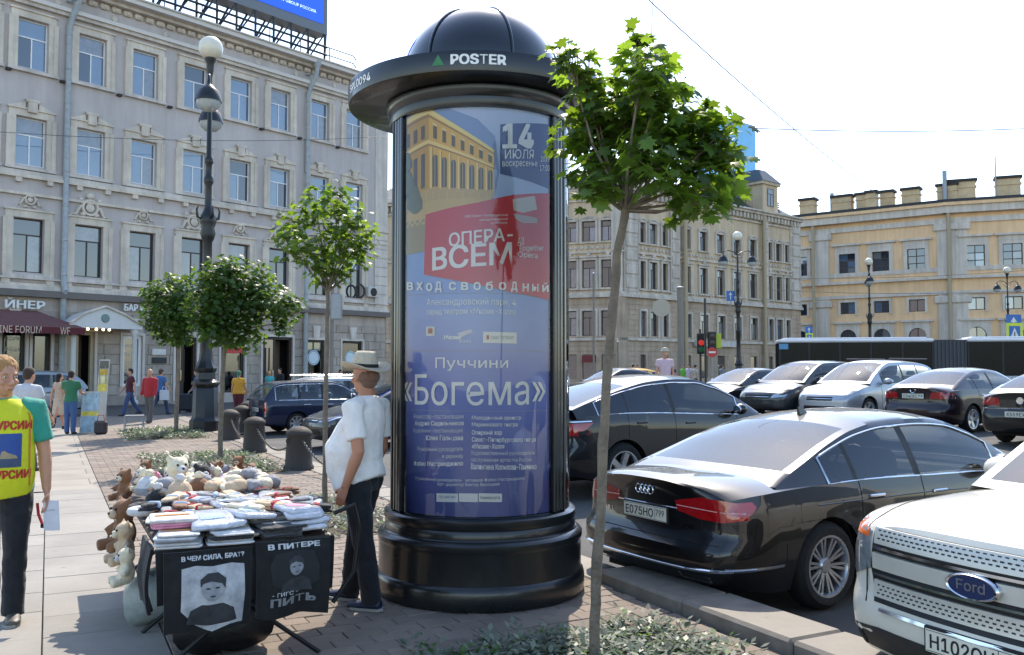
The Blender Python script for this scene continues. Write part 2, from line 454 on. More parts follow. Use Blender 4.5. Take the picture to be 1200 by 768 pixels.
def brickwall_mat(name, c1, c2, mortar, scale_w, scale_h, rough=.85, msize=.02, rotz=0., axis='xy', bump=.3):
    """jointed surface by Brick Texture (far away or fine joints), in metres"""
    if name in MATS: return MATS[name]
    m = bpy.data.materials.new(name); m.use_nodes = True; t = m.node_tree; N = t.nodes; L = t.links; p = N['Principled BSDF']
    p.inputs['Roughness'].default_value = rough
    tc = N.new('ShaderNodeTexCoord'); mp = N.new('ShaderNodeMapping'); mp.inputs['Rotation'].default_value = (0, 0, rotz) if axis == 'xy' else (-pi / 2, 0, 0)
    L.new(tc.outputs['Object'], mp.inputs['Vector'])
    bt = N.new('ShaderNodeTexBrick'); bt.inputs['Scale'].default_value = 1; bt.inputs['Brick Width'].default_value = scale_w; bt.inputs['Row Height'].default_value = scale_h
    bt.inputs['Mortar Size'].default_value = msize; bt.inputs['Mortar Smooth'].default_value = .2
    bt.inputs['Color1'].default_value = (*hexc(c1), 1); bt.inputs['Color2'].default_value = (*hexc(c2), 1); bt.inputs['Mortar'].default_value = (*hexc(mortar), 1)
    L.new(mp.outputs[0], bt.inputs['Vector'])
    nz = N.new('ShaderNodeTexNoise'); nz.inputs['Scale'].default_value = 1.7; nz.inputs['Detail'].default_value = 7; L.new(tc.outputs['Object'], nz.inputs['Vector'])
    mr = N.new('ShaderNodeMapRange'); mr.inputs[1].default_value = .25; mr.inputs[2].default_value = .75; mr.inputs[3].default_value = .82; mr.inputs[4].default_value = 1.14; L.new(nz.outputs[0], mr.inputs[0])
    sc = N.new('ShaderNodeVectorMath'); sc.operation = 'SCALE'; L.new(bt.outputs['Color'], sc.inputs[0]); L.new(mr.outputs[0], sc.inputs['Scale'])
    L.new(sc.outputs[0], p.inputs['Base Color'])
    bp = N.new('ShaderNodeBump'); bp.inputs['Strength'].default_value = bump; bp.inputs['Distance'].default_value = .015; bp.invert = True
    L.new(bt.outputs['Fac'], bp.inputs['Height']); L.new(bp.outputs[0], p.inputs['Normal'])
    MATS[name] = m; return m
FAR_SLAB = brickwall_mat('far_slabs', '#938b80', '#8a8277', '#6d655a', 1.2, .75, msize=.012, rotz=-UANG)
mb = MB(); sheet(mb, 14.4, 36, -60, V_SLAB - .004, 0); sheet(mb, -8, 14.4, -60, -2.89, 0)
sheet(mb, -8, 2.4, -2.886, V_SLAB - .004, 0)
o = mb.build('far_paving', FAR_SLAB, sidewalk); o['kind'] = 'stuff'
# individual slabs near the camera
SL = [(0, V_SLAB), (-.74, 0), (-1.46, -.74), (-2.18, -1.46), (-2.89, -2.18)]
rng = random.Random(3)
slab_meshes = {}
for ci, (va, vb) in enumerate(SL):
    u = 2.4 + .1 * ci
    k = 0
    if ci: 
        pass
    while u < 14.3:
        ln = min((.62, .86, .55, .7)[(k + ci) % 4], 14.4 - u)
        if ln < .2: break
        key = (ci, round(ln, 3))
        if key not in slab_meshes:
            q = MB(); q.bbox(.004, vb - va - .004, .004, ln - .004, -.055, 0, .004)
            slab_meshes[key] = q.mesh('slab'); slab_meshes[key].materials.append(CONC)
        o = link('slab', slab_meshes[key], None, sidewalk, UV(u, va, rng.uniform(-.0015, .0025)), (rng.uniform(-.002, .002), rng.uniform(-.002, .002), UANG))
        u += ln; k += 1
# paving bricks: the nearest 300 as parts, the rest joined
PC = AT(563, 432, 7.26); PC = V((PC.x, PC.y, 0))       # the advertising column's foot
BEDS = [(3.2, 5.12, 2.05, 3.7), (9.2, 11.9, 2.0, 3.6), (15.3, 19.0, 1.7, 3.6), (23.6, 27.2, 1.8, 3.6)]
bw, bh = .262, .155
cand = []
r = 0; u = 2.6
while u < 26:
    v = V_SLAB + .003 - (bw / 2 if r % 2 else 0)
    while v < V_KERB - .01:
        a, b = max(v, V_SLAB + .003), min(v + bw, V_KERB - .004)
        cu, cv = u + bh / 2, (a + b) / 2
        p = UV(cu, cv)
        inbed = any(u0 + .05 < cu < u1 - .05 and v0 + .05 < cv < v1 - .05 for u0, u1, v0, v1 in BEDS)
        if b - a > .05 and not inbed and (p - PC).length > .68:
            cand.append((p.y, u, a, b))
        v += bw
    r += 1; u += bh
vis = [c for c in cand if c[0] > 5.1]; vis.sort()
near = set(vis[:300])
bm_full = MB().bbox(.0025, bw - .0025, .0025, bh - .0025, -.05, 0, .004).mesh('paving_brick'); bm_full.materials.append(PAVER)
rest = MB()
for c in cand:
    _, u, a, b = c; jz = rng.uniform(-.004, .003)
    if c in near and b - a > bw - .01:
        link('paving_brick', bm_full, None, sidewalk, UV(u, a, jz), (rng.uniform(-.01, .01), rng.uniform(-.01, .01), UANG + rng.uniform(-.012, .012)))
    else:
        M = Matrix.Translation(UV(u, a, jz)) @ Matrix.Rotation(UANG + rng.uniform(-.012, .012), 4, 'Z')
        rest.bbox(.0025, b - a - .0025, .0025, bh - .0025, -.05, 0, .004, M)
o = rest.build('paving_bricks', PAVER, sidewalk); o['kind'] = 'stuff'
mb = MB(); sheet(mb, 26.02, 36, V_SLAB, V_KERB - .02, -.003)
o = mb.build('far_brick_paving', brickwall_mat('far_brick', '#867c71', '#796f65', '#5f574e', .262, .155, msize=.012, rotz=-UANG), sidewalk); o['kind'] = 'stuff'
# granite kerb: broad stones standing a little proud of the bricks; flush beyond the column
kerb = thing('kerb', None, None); tag(kerb, kind='structure')
u = -3.; i = 0
while u < 36:
    ln = rng.uniform(.85, 1.15); raised = u + ln < 7.05
    q = MB(); top = .10 if raised else .004
    q.bbox(0, V_ROAD - V_KERB, .004, ln - .004, -.32, top, .022)
    q.build('kerb_stone', GRAN, kerb, loc=UV(u, V_KERB + .004, rng.uniform(-.003, .003)), rot=(0, 0, UANG + rng.uniform(-.004, .004)))
    u += ln; i += 1
# kerb nose: the rounded end of the raised stones
q = MB(); q.prism([(0, 0)] + [((V_ROAD - V_KERB) * (1 - cos(t)), .34 * sin(t)) for t in [pi / 2 * k / 6 for k in range(1, 7)]] + [((V_ROAD - V_KERB), 0)], -.3, .097)
# gravel and soil of the beds
SOIL = mat('bed_soil', '#4a3f33', .95, var=.3, ns=14, bump=.8, bs=60)
for (u0, u1, v0, v1) in BEDS:
    q = MB(); n = 14
    q.grid([[UV(lerp(u0, u1, i / n), lerp(v0, v1, j / n), -.004 + .045 * sin(pi * i / n) * sin(pi * j / n) + rng.uniform(0, .012)) for j in range(n + 1)] for i in range(n + 1)])
    tag(q.build('bed_soil', SOIL, smooth=60), kind='structure')
# second footway along the grey house
def wall_pt(px):   # point of the grey house's front under a photo column
    a = (px - 600) / FPX; D = V((sin(radians(40)), cos(radians(40)))); A = V(((127 - 600) / FPX * 41.5, 41.5))
    t = (a * A.y - A.x) / (D.x - a * D.y); return A + D * t
# ------------------------------------------------------------ advertising column
COLM = mat('column_enamel', '#15191b', .3, var=.3, ns=3, bump=.04, bs=25, coat=.25, streak=.25)
DOMEM = mat('dome_enamel', '#0c1016', .10, var=.1, ns=4, coat=.7)
col = thing('poster_kiosk', 'round black advertising column with domed top and opera poster behind glass', 'advertising column', PC)
RP = .715                                         # glass radius
FACE = atan2(-PC.y, -PC.x)                        # towards the camera
b = MB(); b.lathe([(.02, 0), (.80, 0), (.825, .012), (.832, .05), (.832, .13), (.822, .165), (.806, .178), (.806, .40), (.81, .415), (.815, .43), (.815, .462), (.80, .482), (.772, .492), (.768, .50), (.02, .50)], 96)
base = b.build('base', COLM, col, smooth=35)
b = MB(); b.lathe([(.76, .499), (.762, .53), (.75, .56), (.765, .585), (.765, .63), (.75, .645), (.715, .652), (.71, .66)], 96)
b.build('base_ring', COLM, col, smooth=35)
b = MB(); b.lathe([(.60, .6), (.60, 3.9)], 64); b.build('core', DARK, col, smooth=40)
ZT = 3.70
b = MB(); b.lathe([(.70, ZT - .02), (.735, ZT - .02), (.742, ZT), (.742, ZT + .05), (.752, ZT + .062), (.768, ZT + .09), (.768, ZT + .13), (.752, ZT + .15), (.752, ZT + .24), (.70, ZT + .25)], 96)
b.build('cornice', COLM, col, smooth=35)
BR = 1.05; BZ = 3.865
brim_c = V((-.03, .07))
b = MB(); b.lathe([(.70, BZ - .03), (.78, BZ - .02), (BR - .02, BZ - .012), (BR, BZ - .005), (BR + .006, BZ + .03), (BR + .006, BZ + .12), (BR, BZ + .14), (BR - .03, BZ + .146), (.60, BZ + .19)], 96, c=(brim_c.x, brim_c.y, 0))
brim = b.build('brim', COLM, col, smooth=35)
prof = [(.67, BZ + .14), (.69, BZ + .19), (.665, BZ + .215)]
for k in range(0, 19):
    t = pi / 2 * k / 18; prof.append((.64 * cos(t), BZ + .22 + .575 * sin(t)))
b = MB(); b.lathe(prof, 72); dome = b.build('dome', DOMEM, col, smooth=60)
for k in range(6):                                # standing seams of the dome
    a = FACE + radians(22) + k * pi / 3
    q = MB(); q.tube([V((.644 * cos(t) * cos(a), .644 * cos(t) * sin(a), BZ + .22 + .579 * sin(t))) for t in [pi / 2 * i / 16 for i in range(17)]], .011, 6); q.build('seam', DOMEM, dome, smooth=60)
q = MB(); q.lathe([(.001, BZ + .82), (.035, BZ + .815), (.05, BZ + .8), (.05, BZ + .78)], 16); q.build('finial', DOMEM, dome, smooth=60)
# three glazed bays between ribbed posts
def cyl(r, ang, z): return V((r * cos(ang), r * sin(ang), z))
P0, P1 = radians(-56), radians(50)                # poster bay seen from the camera (- is to the left)
def bay_ang(t): return FACE + t                   # growing angle = to the right seen from the camera
posts = [radians(-63), radians(57), radians(177)]
for pa in posts:
    q = MB()
    for k in range(4):
        a = bay_ang(pa + radians(-6.2 + 4.1 * k)); rr = .735 if k in (0, 3) else .728
        M = Matrix.Translation(cyl(rr - .02, a, 0)) @ Matrix.Rotation(a, 4, 'Z')
        q.bbox(-.05, .025, -.021, .021, .655, ZT - .02, .008, M)
    q.lathe([(.70, .66), (.712, .66), (.712, ZT - .02), (.70, ZT - .02)], 6, a0=bay_ang(pa) - .13, a1=bay_ang(pa) + .13)
    q.build('post', COLM, col, smooth=30)
GLS = glass('column_glass', (.985, .99, .99), .03, 1.5, .008)
bays = [(radians(-56), radians(50)), (radians(64), radians(170)), (radians(184), radians(290))]
for k, (a0, a1) in enumerate(bays):
    q = MB(); q.lathe([(.716, .66), (.716, ZT - .02)], 40, a0=bay_ang(a0), a1=bay_ang(a1)); q.build('glass_pane', GLS, col, smooth=60)
# posters: flat print wrapped round the core, in layers
RB = .69
def wrap(vs, fs, layer, cx=0., cz=0.):
    """(x metres from poster centre line along the arc as seen from outside, z) -> cylinder"""
    r = RB + .0022 * layer; A = bay_ang((P0 + P1) / 2)
    return MB().add([cyl(r, A + (x + cx) / RB, z + cz) for x, z in vs], fs)
HALF = RB * (P1 - P0) / 2
def wpatch(name, outline, col_, layer, parent, sp=.05, m=None):
    vs, fs = patch2d(outline, sp); return wrap(vs, fs, layer).build(name, m or mat('print_' + col_.lstrip('#'), col_, .55, var=.05, ns=6), parent, smooth=60)
def poster_mat():
    m = bpy.data.materials.new('poster_print'); m.use_nodes = True; t = m.node_tree; N = t.nodes; L = t.links; p = N['Principled BSDF']; p.inputs['Roughness'].default_value = .5
    tc = N.new('ShaderNodeTexCoord'); nz = N.new('ShaderNodeTexNoise'); nz.inputs['Scale'].default_value = 2.2; nz.inputs['Detail'].default_value = 4; L.new(tc.outputs['Object'], nz.inputs['Vector'])
    sp = N.new('ShaderNodeSeparateXYZ'); L.new(tc.outputs['Object'], sp.inputs[0])
    cr = N.new('ShaderNodeValToRGB'); e = cr.color_ramp; e.elements[0].position = .0; e.elements[0].color = (*hexc('#454e86'), 1); e.elements[1].position = 1; e.elements[1].color = (*hexc('#c3cbe2'), 1)
    for pos, c in ((.10, '#4d5692'), (.30, '#6f7cc0'), (.48, '#8f9dd4'), (.62, '#8aa3d8'), (.8, '#afc2e6')):
        q = e.elements.new(pos); q.color = (*hexc(c), 1)
    mr = N.new('ShaderNodeMapRange'); mr.inputs[1].default_value = .66; mr.inputs[2].default_value = 3.68; L.new(sp.outputs['Z'], mr.inputs[0])
    ad = N.new('ShaderNodeMath'); ad.operation = 'MULTIPLY_ADD'; ad.inputs[1].default_value = .28; L.new(nz.outputs[0], ad.inputs[0]); 
    sb = N.new('ShaderNodeMath'); sb.operation = 'SUBTRACT'; sb.inputs[1].default_value = .14; L.new(mr.outputs[0], sb.inputs[0]); L.new(sb.outputs[0], ad.inputs[2])
    L.new(ad.outputs[0], cr.inputs[0]); L.new(cr.outputs[0], p.inputs['Base Color']); return m
q = MB(); q.lathe([(RB, .66), (RB, ZT - .02)], 48, a0=bay_ang(P0), a1=bay_ang(P1)); poster = q.build('poster', poster_mat(), col, smooth=60)
poster['label'] = 'blue opera poster with yellow house and red banner'
for k, (a0, a1) in enumerate(bays[1:]):
    q = MB(); q.lathe([(RB, .66), (RB, ZT - .02)], 40, a0=bay_ang(a0), a1=bay_ang(a1)); q.build('poster', mat('back_poster', '#5c6a8c', .5, var=.4, ns=2.5), col, smooth=60)
# photo pixel -> poster coordinates
def pxy(px, py):
    d = ray(px, py); o = V((0, 0, CAMZ)) - PC; a = d.x**2 + d.y**2; bq = 2 * (o.x * d.x + o.y * d.y); c = o.x**2 + o.y**2 - RB**2
    t = (-bq - sqrt(max(0, bq * bq - 4 * a * c))) / (2 * a); h = o + d * t
    ang = (atan2(h.y, h.x) - bay_ang((P0 + P1) / 2) + pi) % (2 * pi) - pi
    return (ang * RB, h.z)
def pp(name, pts, c, layer, sp=.06): return wpatch(name, [pxy(*p) for p in pts], c, layer, poster, sp)
def ptext(txt, x0, x1, y0, y1, c='#f0eeea', layer=5, bold=0.):
    """lettering whose box in the photo is x0..x1, y0 (top)..y1 (bottom)"""
    a = pxy(x0, (y0 + y1) / 2); b_ = pxy(x1, (y0 + y1) / 2); zt = pxy((x0 + x1) / 2, y0)[1]; zb = pxy((x0 + x1) / 2, y1)[1]
    vs, fs = fine2d(*text_fit(txt, b_[0] - a[0], zt - zb, 'LEFT', bold), .02)
    r = RB + .0022 * layer; z0 = lambda x: pxy(x0 + (x1 - x0) * (x / (b_[0] - a[0])), y1)[1]
    A = bay_ang((P0 + P1) / 2); zl = z0(0); zr = z0(b_[0] - a[0])
    mb = MB().add([cyl(r, A + (x + a[0]) / RB, z + lerp(zl, zr, x / (b_[0] - a[0]))) for x, z in vs], fs)
    return mb.build('lettering', mat('print_' + c.lstrip('#'), c, .55, var=.03), poster)
# the yellow house on the poster (a printed picture: flat shapes)
pp('printed_picture', [(474, 128), (474, 300), (520, 292), (575, 262), (585, 200), (580, 160), (560, 140), (510, 122)], '#8d9fc6', 1)
HL = lambda s, t: (lerp(503, 579, s), lerp(lerp(127, 236, t), lerp(176, 232, t), s))       # receding front
HS = lambda s, t: (lerp(474, 503, s), lerp(lerp(143, 256, t), lerp(127, 236, t), s))       # side
def hq(fn, s0, s1, t0, t1, c, layer, sp=.04): pp('printed_picture', [fn(s0, t0), fn(s1, t0), fn(s1, t1), fn(s0, t1)], c, layer, sp)
hq(HL, 0, 1, 0, 1, '#eeb43c', 2); hq(HS, 0, 1, 0, 1, '#d09a34', 2)
for fn in (HL, HS):
    hq(fn, 0, 1, 0, .06, '#ffdf80', 3); hq(fn, 0, 1, .075, .095, '#a37a34', 3); hq(fn, 0, 1, .34, .38, '#ffd878', 3); hq(fn, 0, 1, .385, .4, '#a37a34', 3); hq(fn, 0, 1, .86, 1, '#c9a566', 3)
for i in range(7):
    s = .04 + i * .14
    hq(HL, s + .03, s + .085, .16, .30, '#6f5a34', 4, .03); hq(HL, s + .02, s + .095, .13, .155, '#f3d68e', 4, .03)
    x0, y0 = HL(s + .025, .52); x1, y1 = HL(s + .095, .84); w_ = (x1 - x0) / 2; cx = (x0 + x1) / 2
    pp('printed_picture', [(x0, y1)] + [(cx - w_ * cos(t), y0 - w_ * 1.3 * sin(t)) for t in [pi * k / 5 for k in range(6)]] + [(x1, y1)], '#5f5a55', 4, .03)
    pp('printed_picture', [(cx - .4, y0 - w_), (cx + .4, y0 - w_), (cx + .4, y1), (cx - .4, y1)], '#c8a45c', 5, .03)
    hq(HL, s - .012, s + .012, .41, .86, '#ffdc86', 4, .03); hq(HL, s + .012, s + .02, .41, .86, '#a27b3a', 4, .03)
for i in range(3):
    s = .1 + i * .3; hq(HS, s, s + .14, .16, .3, '#6a5530', 4, .03); hq(HS, s, s + .14, .46, .82, '#5d5648', 4, .03)
pp('printed_picture', [(474, 238), (500, 224), (575, 224), (575, 238), (540, 250), (505, 262), (474, 268)], '#d2ae6c', 3)
pp('printed_picture', [(474, 262), (505, 256), (540, 246), (520, 292), (474, 300)], '#a8916a', 3)
for x, y, s in ((480, 215, 1.), (487, 235, 1.2), (478, 190, .8)): pp('printed_picture', [(x + 7 * s * cos(t) * (1 + .3 * sin(3 * t)), y + 14 * s * sin(t)) for t in [2 * pi * k / 10 for k in range(10)]], '#6f7158', 5, .03)
pp('printed_picture', [(586, 146), (643, 146), (643, 222), (586, 204)], '#4a578c', 2)
pp('printed_banner', [(500, 252), (560, 238), (600, 229), (642, 227), (642, 352), (600, 343), (545, 331), (498, 322)], '#cf3442', 6)
pp('printed_picture', [(600, 234), (625, 230), (628, 246), (612, 250), (601, 247)], '#cfc6c0', 7, .03)
pp('printed_picture', [(601, 251), (628, 256), (628, 262), (612, 262), (603, 257)], '#b9a7a2', 7, .03)
ptext('14', 588, 624, 146, 175, layer=7, bold=.03)
ptext('ИЮЛЯ', 591, 624, 176, 187, layer=7)
ptext('2019', 632, 642, 184, 190, layer=7)
ptext('воскресенье', 588, 628, 190, 198, layer=7)
ptext('17:00', 631, 642, 194, 201, layer=7)
def slant(txt, x0, x1, y0, y1, dy, **k):
    a = pxy(x0, (y0 + y1) / 2); b_ = pxy(x1, (y0 + y1) / 2); zt = pxy(x0, y0)[1]; zb = pxy(x0, y1)[1]; W_ = b_[0] - a[0]
    vs, fs = fine2d(*text_fit(txt, W_, zt - zb, 'LEFT', k.get('bold', 0)), .02); r = RB + .0022 * 8; A = bay_ang((P0 + P1) / 2)
    up = pxy(x1, y1 - dy)[1] - zb
    MB().add([cyl(r, A + (x + a[0]) / RB, z + zb + up * x / W_) for x, z in vs], fs).build('lettering', mat('print_e0d8d2', '#f2ece6', .55, var=.03), poster)
slant('ОПЕРА-', 527, 600, 274, 290, 7, bold=.012)
slant('ВСЕМ', 508, 599, 291, 318, 7, bold=.018)
slant('All', 605, 613, 279, 288, 1); slant('Together', 606, 635, 288, 296, 0); slant('Opera', 606, 628, 295, 303, -2)
slant('VIII Санкт-Петербургский', 545, 594, 253, 256.5, 2); slant('международный', 562, 594, 257, 260.5, 1.5); slant('фестиваль', 572, 594, 261, 264.5, 1)
for i, (ch, x, y) in enumerate(zip('входсвободный', [479, 490, 501, 511.5, 527, 541, 555, 569, 584, 598, 611, 622, 633.5], [331, 331, 332, 332, 331, 331, 331, 331.5, 331, 332, 332.5, 333, 333])):
    hh = 11 if ch in 'дбй' else 9.5
    ptext(ch, x, x + (8.4 if 3 < i < 9 else 7.2), y + (9.5 - hh), y + 9.5 + (1.5 if ch == 'д' else 0), layer=8, bold=.015)
ptext('Александровский парк, 4', 501, 604, 350, 360.5, layer=4)
ptext('перед театром «Мюзик-Холл»', 501, 604, 362, 371, layer=4)
pp('printed_logo', [(500, 383), (510, 383), (510, 394), (500, 394)], '#d9d4cc', 3, .03); pp('printed_logo', [(502.5, 385), (507.5, 385), (507.5, 391), (502.5, 391)], '#a24a40', 4, .03)
pp('printed_logo', [(566, 389), (605, 390), (605, 403), (566, 402)], '#e5e2dc', 3, .03); pp('printed_logo', [(570, 393), (573, 393), (573, 398), (570, 398)], '#b0413a', 4, .03)
ptext('САНКТ-ПЕТЕРБУРГ', 575, 602, 394, 398, c='#6a6a74', layer=4)
ptext('Мюзик', 521, 541, 393, 398, layer=4, bold=.03); ptext('Холл', 538, 552, 398, 402, layer=4)
pp('printed_logo', [(536, 391), (545, 388), (552, 386), (555, 389), (548, 392), (540, 396)], '#cfcbd0', 3, .03)
for y in (337 + 9, 411, 479.5): pp('printed_rule', [(478, y), (642, y + 1), (642, y + 1.7), (478, y + .7)], '#8f93ad', 3, .06)
ptext('Пуччини', 511, 595, 419, 435, layer=4, bold=.003)
ptext('«Богема»', 473, 638, 437, 474, layer=4, bold=.004)
Lx = [('Режиссёр-постановщик', 486, 544, 485, 492, 0), ('Андрей Сидельников', 487, 544, 493, 500, 1), ('Художник-постановщик', 485, 543, 502, 508, 0), ('Юлия Гольцова', 500, 543, 510, 517, 1), ('Музыкальный руководитель', 490, 543, 523, 530, 0), ('и дирижёр', 519, 543, 532, 538, 0), ('Фабио Мастранджело', 486, 543, 540, 547, 1),
      ('Молодежный оркестр', 553, 610, 487, 493, 1), ('Мариинского театра', 553, 606, 495, 501, 1), ('Оперный хор', 553, 588, 504, 511, 1), ('Санкт-Петербургского театра', 553, 627, 512, 519, 1), ('«Мюзик-Холл»', 553, 591, 520, 526, 1), ('Художественный руководитель', 552, 626, 528, 534, 0), ('заслуженная артистка России', 552, 622, 536, 542, 0), ('Валентина Копылова-Панченко', 552, 628, 543, 550, 1),
      ('Музыкальный руководитель фестиваля Фабио Мастранджело', 488, 614, 558, 563, 0), ('Арт-директор Виктор Высоцкий', 513, 585, 565, 570, 0)]
for txt, x0, x1, y0, y1, bd in Lx: ptext(txt, x0, x1, y0, y1, layer=4, bold=.02 * bd, c='#dedde2')
for x0, x1 in ((512, 537), (538, 560), (561, 588)): pp('printed_logo', [(x0, 578), (x1, 578.5), (x1, 588.5), (x0, 588)], '#dedcda', 3, .04)
ptext('Коммерсантъ', 563, 586, 581, 586, c='#3b3b45', layer=4); ptext('ПОЛИСАН', 515, 534, 581, 584, c='#5a7aa0', layer=4)
# lettering on the brim
bA = atan2(-(PC.y + brim_c.y), -(PC.x + brim_c.x))
def brimtext(txt, ang, w_, h_, z, m, bold=.03):
    vs, fs = fine2d(*text_fit(txt, w_, h_, 'CENTER', bold), .03); R_ = BR + .0085
    MB().add([V((brim_c.x + R_ * cos(bA + ang + x / R_), brim_c.y + R_ * sin(bA + ang + x / R_), z + y)) for x, y in vs], fs).build('lettering', m, brim)
brimtext('POSTER', .005, .40, .075, BZ + .035, WHITEPRINT, .03)
R_ = BR + .0085
MB().add([V((brim_c.x + R_ * cos(bA - .27 + x / R_), brim_c.y + R_ * sin(bA - .27 + x / R_), BZ + .035 + y)) for x, y in ((-.045, 0), (.045, 0), (0, .078))], [(0, 1, 2)]).build('emblem', mat('poster_green', '#2f7a45', .5), brim)
brimtext('SPL0094', radians(-60), .40, .062, BZ + .03, WHITEPRINT, .02)
# ------------------------------------------------------------ houses
def facade_wall(name, parent, x0, x1, z0, z1, ops, m, rev=.28, y=0.):
    xs = sorted({x0, x1, *[max(x0, min(x1, o[0])) for o in ops], *[max(x0, min(x1, o[1])) for o in ops]})
    zs = sorted({z0, z1, *[max(z0, min(z1, o[2])) for o in ops], *[max(z0, min(z1, o[3])) for o in ops]})
    mb = MB()
    for a, b in zip(xs, xs[1:]):
        for c, d in zip(zs, zs[1:]):
            cx, cz = (a + b) / 2, (c + d) / 2
            if not any(o[0] < cx < o[1] and o[2] < cz < o[3] for o in ops):
                mb.add([(a, y, c), (b, y, c), (b, y, d), (a, y, d)], [(0, 1, 2, 3)])
    for a, b, c, d in ops:
        r = y + rev
        mb.add([(a, y, c), (b, y, c), (b, y, d), (a, y, d), (a, r, c), (b, r, c), (b, r, d), (a, r, d)], [(0, 4, 5, 1), (1, 5, 6, 2), (2, 6, 7, 3), (3, 7, 4, 0)])
    me = mb.mesh(name, merge=1e-5); return link(name, me, m, parent)
PANE = [mat('window_pane_dark', (.02, .03, .045), .03, var=.2, ns=1.5, ior=1.9, spec=.7), mat('window_pane_curtain', (.16, .17, .19), .03, var=.35, ns=3, ior=1.9, spec=.7), mat('window_pane_sky_tint', (.06, .12, .2), .03, var=.3, ns=1., ior=2.0, spec=.8)]  # bluest pane: the sky's blue reflection is tinted into its base colour
pane_cache = {}
def pane_obj(parent, x0, x1, z0, z1, y, k):
    key = (round(x1 - x0, 3), round(z1 - z0, 3), k)
    if key not in pane_cache:
        w_, h_ = x1 - x0, z1 - z0
        pane_cache[key] = MB().box(0, w_, 0, .012, 0, h_).mesh('pane'); pane_cache[key].materials.append(PANE[k])
    return link('pane', pane_cache[key], None, parent, (x0, y, z0), (random.uniform(-.006, .006), 0, random.uniform(-.008, .008)))
WINW = mat('white_window_frame', '#e6e6e4', .5, var=.06); WIND = mat('dark_window_frame', '#3a3029', .5, var=.2)
frame_cache = {}
def window(parent, x, z, w_, h_, m, y=.16, style='T', k=0, tr=.33, bar=.055, name='window'):
    """frame with real bars, one object per pane. style T: transom over two lights; G: 2 x n grid; P: plain two lights"""
    key = (round(w_, 3), round(h_, 3), style, m.name, bar, tr)
    zt = h_ * (1 - tr)
    if style == 'T': cells = [(bar, w_ / 2 - bar / 2, bar, zt - bar / 2), (w_ / 2 + bar / 2, w_ - bar, bar, zt - bar / 2), (bar, w_ - bar, zt + bar / 2, h_ - bar)]
    elif style == 'G': cells = [(a, b, h_ * i / 3 + bar / 2, h_ * (i + 1) / 3 - bar / 2) for i in range(3) for a, b in ((bar, w_ / 2 - bar / 2), (w_ / 2 + bar / 2, w_ - bar))]
    elif style == 'F': cells = [(bar, w_ - bar, bar, h_ - bar)]
    else: cells = [(bar, w_ / 2 - bar / 2, bar, h_ - bar), (w_ / 2 + bar / 2, w_ - bar, bar, h_ - bar)]
    if key not in frame_cache:
        q = MB(); xs = sorted({0, w_, *[c[0] for c in cells], *[c[1] for c in cells]}); zs = sorted({0, h_, *[c[2] for c in cells], *[c[3] for c in cells]})
        for a, b in zip(xs, xs[1:]):
            for c, d in zip(zs, zs[1:]):
                cx, cz = (a + b) / 2, (c + d) / 2
                if not any(o[0] < cx < o[1] and o[2] < cz < o[3] for o in cells): q.box(a, b, 0, .06, c, d)
        frame_cache[key] = q.mesh('window'); frame_cache[key].materials.append(m)
    o = link(name, frame_cache[key], None, parent, (x - w_ / 2, y, z))
    for i, (a, b, c, d) in enumerate(cells):
        kk = k if random.random() < .55 else random.choice((0, 1, 2, 1))
        pane_obj(o, a - .004, b + .004, c - .004, d + .004, .03, kk)
    return o
def Frame(px_list, A, ang):
    """positions along a wall (metres from A, in the ground plane) under photo columns"""
    D = V((sin(ang), cos(ang))); r = []
    for px in px_list:
        a = (px - 600) / FPX; r.append((a * A.y - A.x) / (D.x - a * D.y))
    return r

# ---- the long grey house on the far side of the street
ANG1 = radians(40); A1 = V(((127 - 600) / FPX * 41.5, 41.5))
xL, xR = Frame([-170, 452], A1, ANG1)
D1 = V((sin(ANG1), cos(ANG1)))
org = A1 + D1 * xL
GW = mat('grey_stucco', '#bdb4af', .9, var=.1, ns=.55, streak=.12, bump=.2, bs=30)
GW2 = mat('grey_rusticated_stucco', '#b8aca1', .9, var=.18, ns=.8, streak=.25, bump=.3, bs=20)
TRIM = mat('cream_stucco_trim', '#d0c4b3', .88, var=.2, ns=1.6, streak=.2, bump=.25, bs=25)
PALE = mat('pale_stucco_band', '#cdc4b9', .88, var=.15, ns=1.2, streak=.25, bump=.2, bs=25)
STONE = mat('grey_stone_block', '#a3988c', .9, var=.22, ns=2., streak=.2, bump=.45, bs=22, isl=.08)
gh = thing('grey_house', 'long grey four storey house with cream window surrounds and a roof screen', 'building', (org.x, org.y, 0), pi / 2 - ANG1)
LEN = xR - xL
def lx(px): return Frame([px], A1, ANG1)[0] - xL
def lz(px, py):
    t = Frame([px], A1, ANG1)[0]; return AT(px, py, A1.y + D1.y * t).z
cols = [-112, -38, 30, 101, 164, 224, 278, 325, 372, 413]
bx = [lx(p) for p in cols]
ops = []; Wn = 1.28
r1 = (lz(101, 98), lz(101, 44)); r2 = (lz(101, 206), lz(101, 153)); r3 = (lz(101, 325), lz(101, 265))
for x in bx:
    for a, b in (r1, r2, r3): ops.append((x - Wn / 2, x + Wn / 2, a, b))
zb = lz(127, 353)           # top of the ground floor
ztop = lz(200, 58)
facade_wall('wall', gh, 0, LEN, zb, ztop, ops, GW)
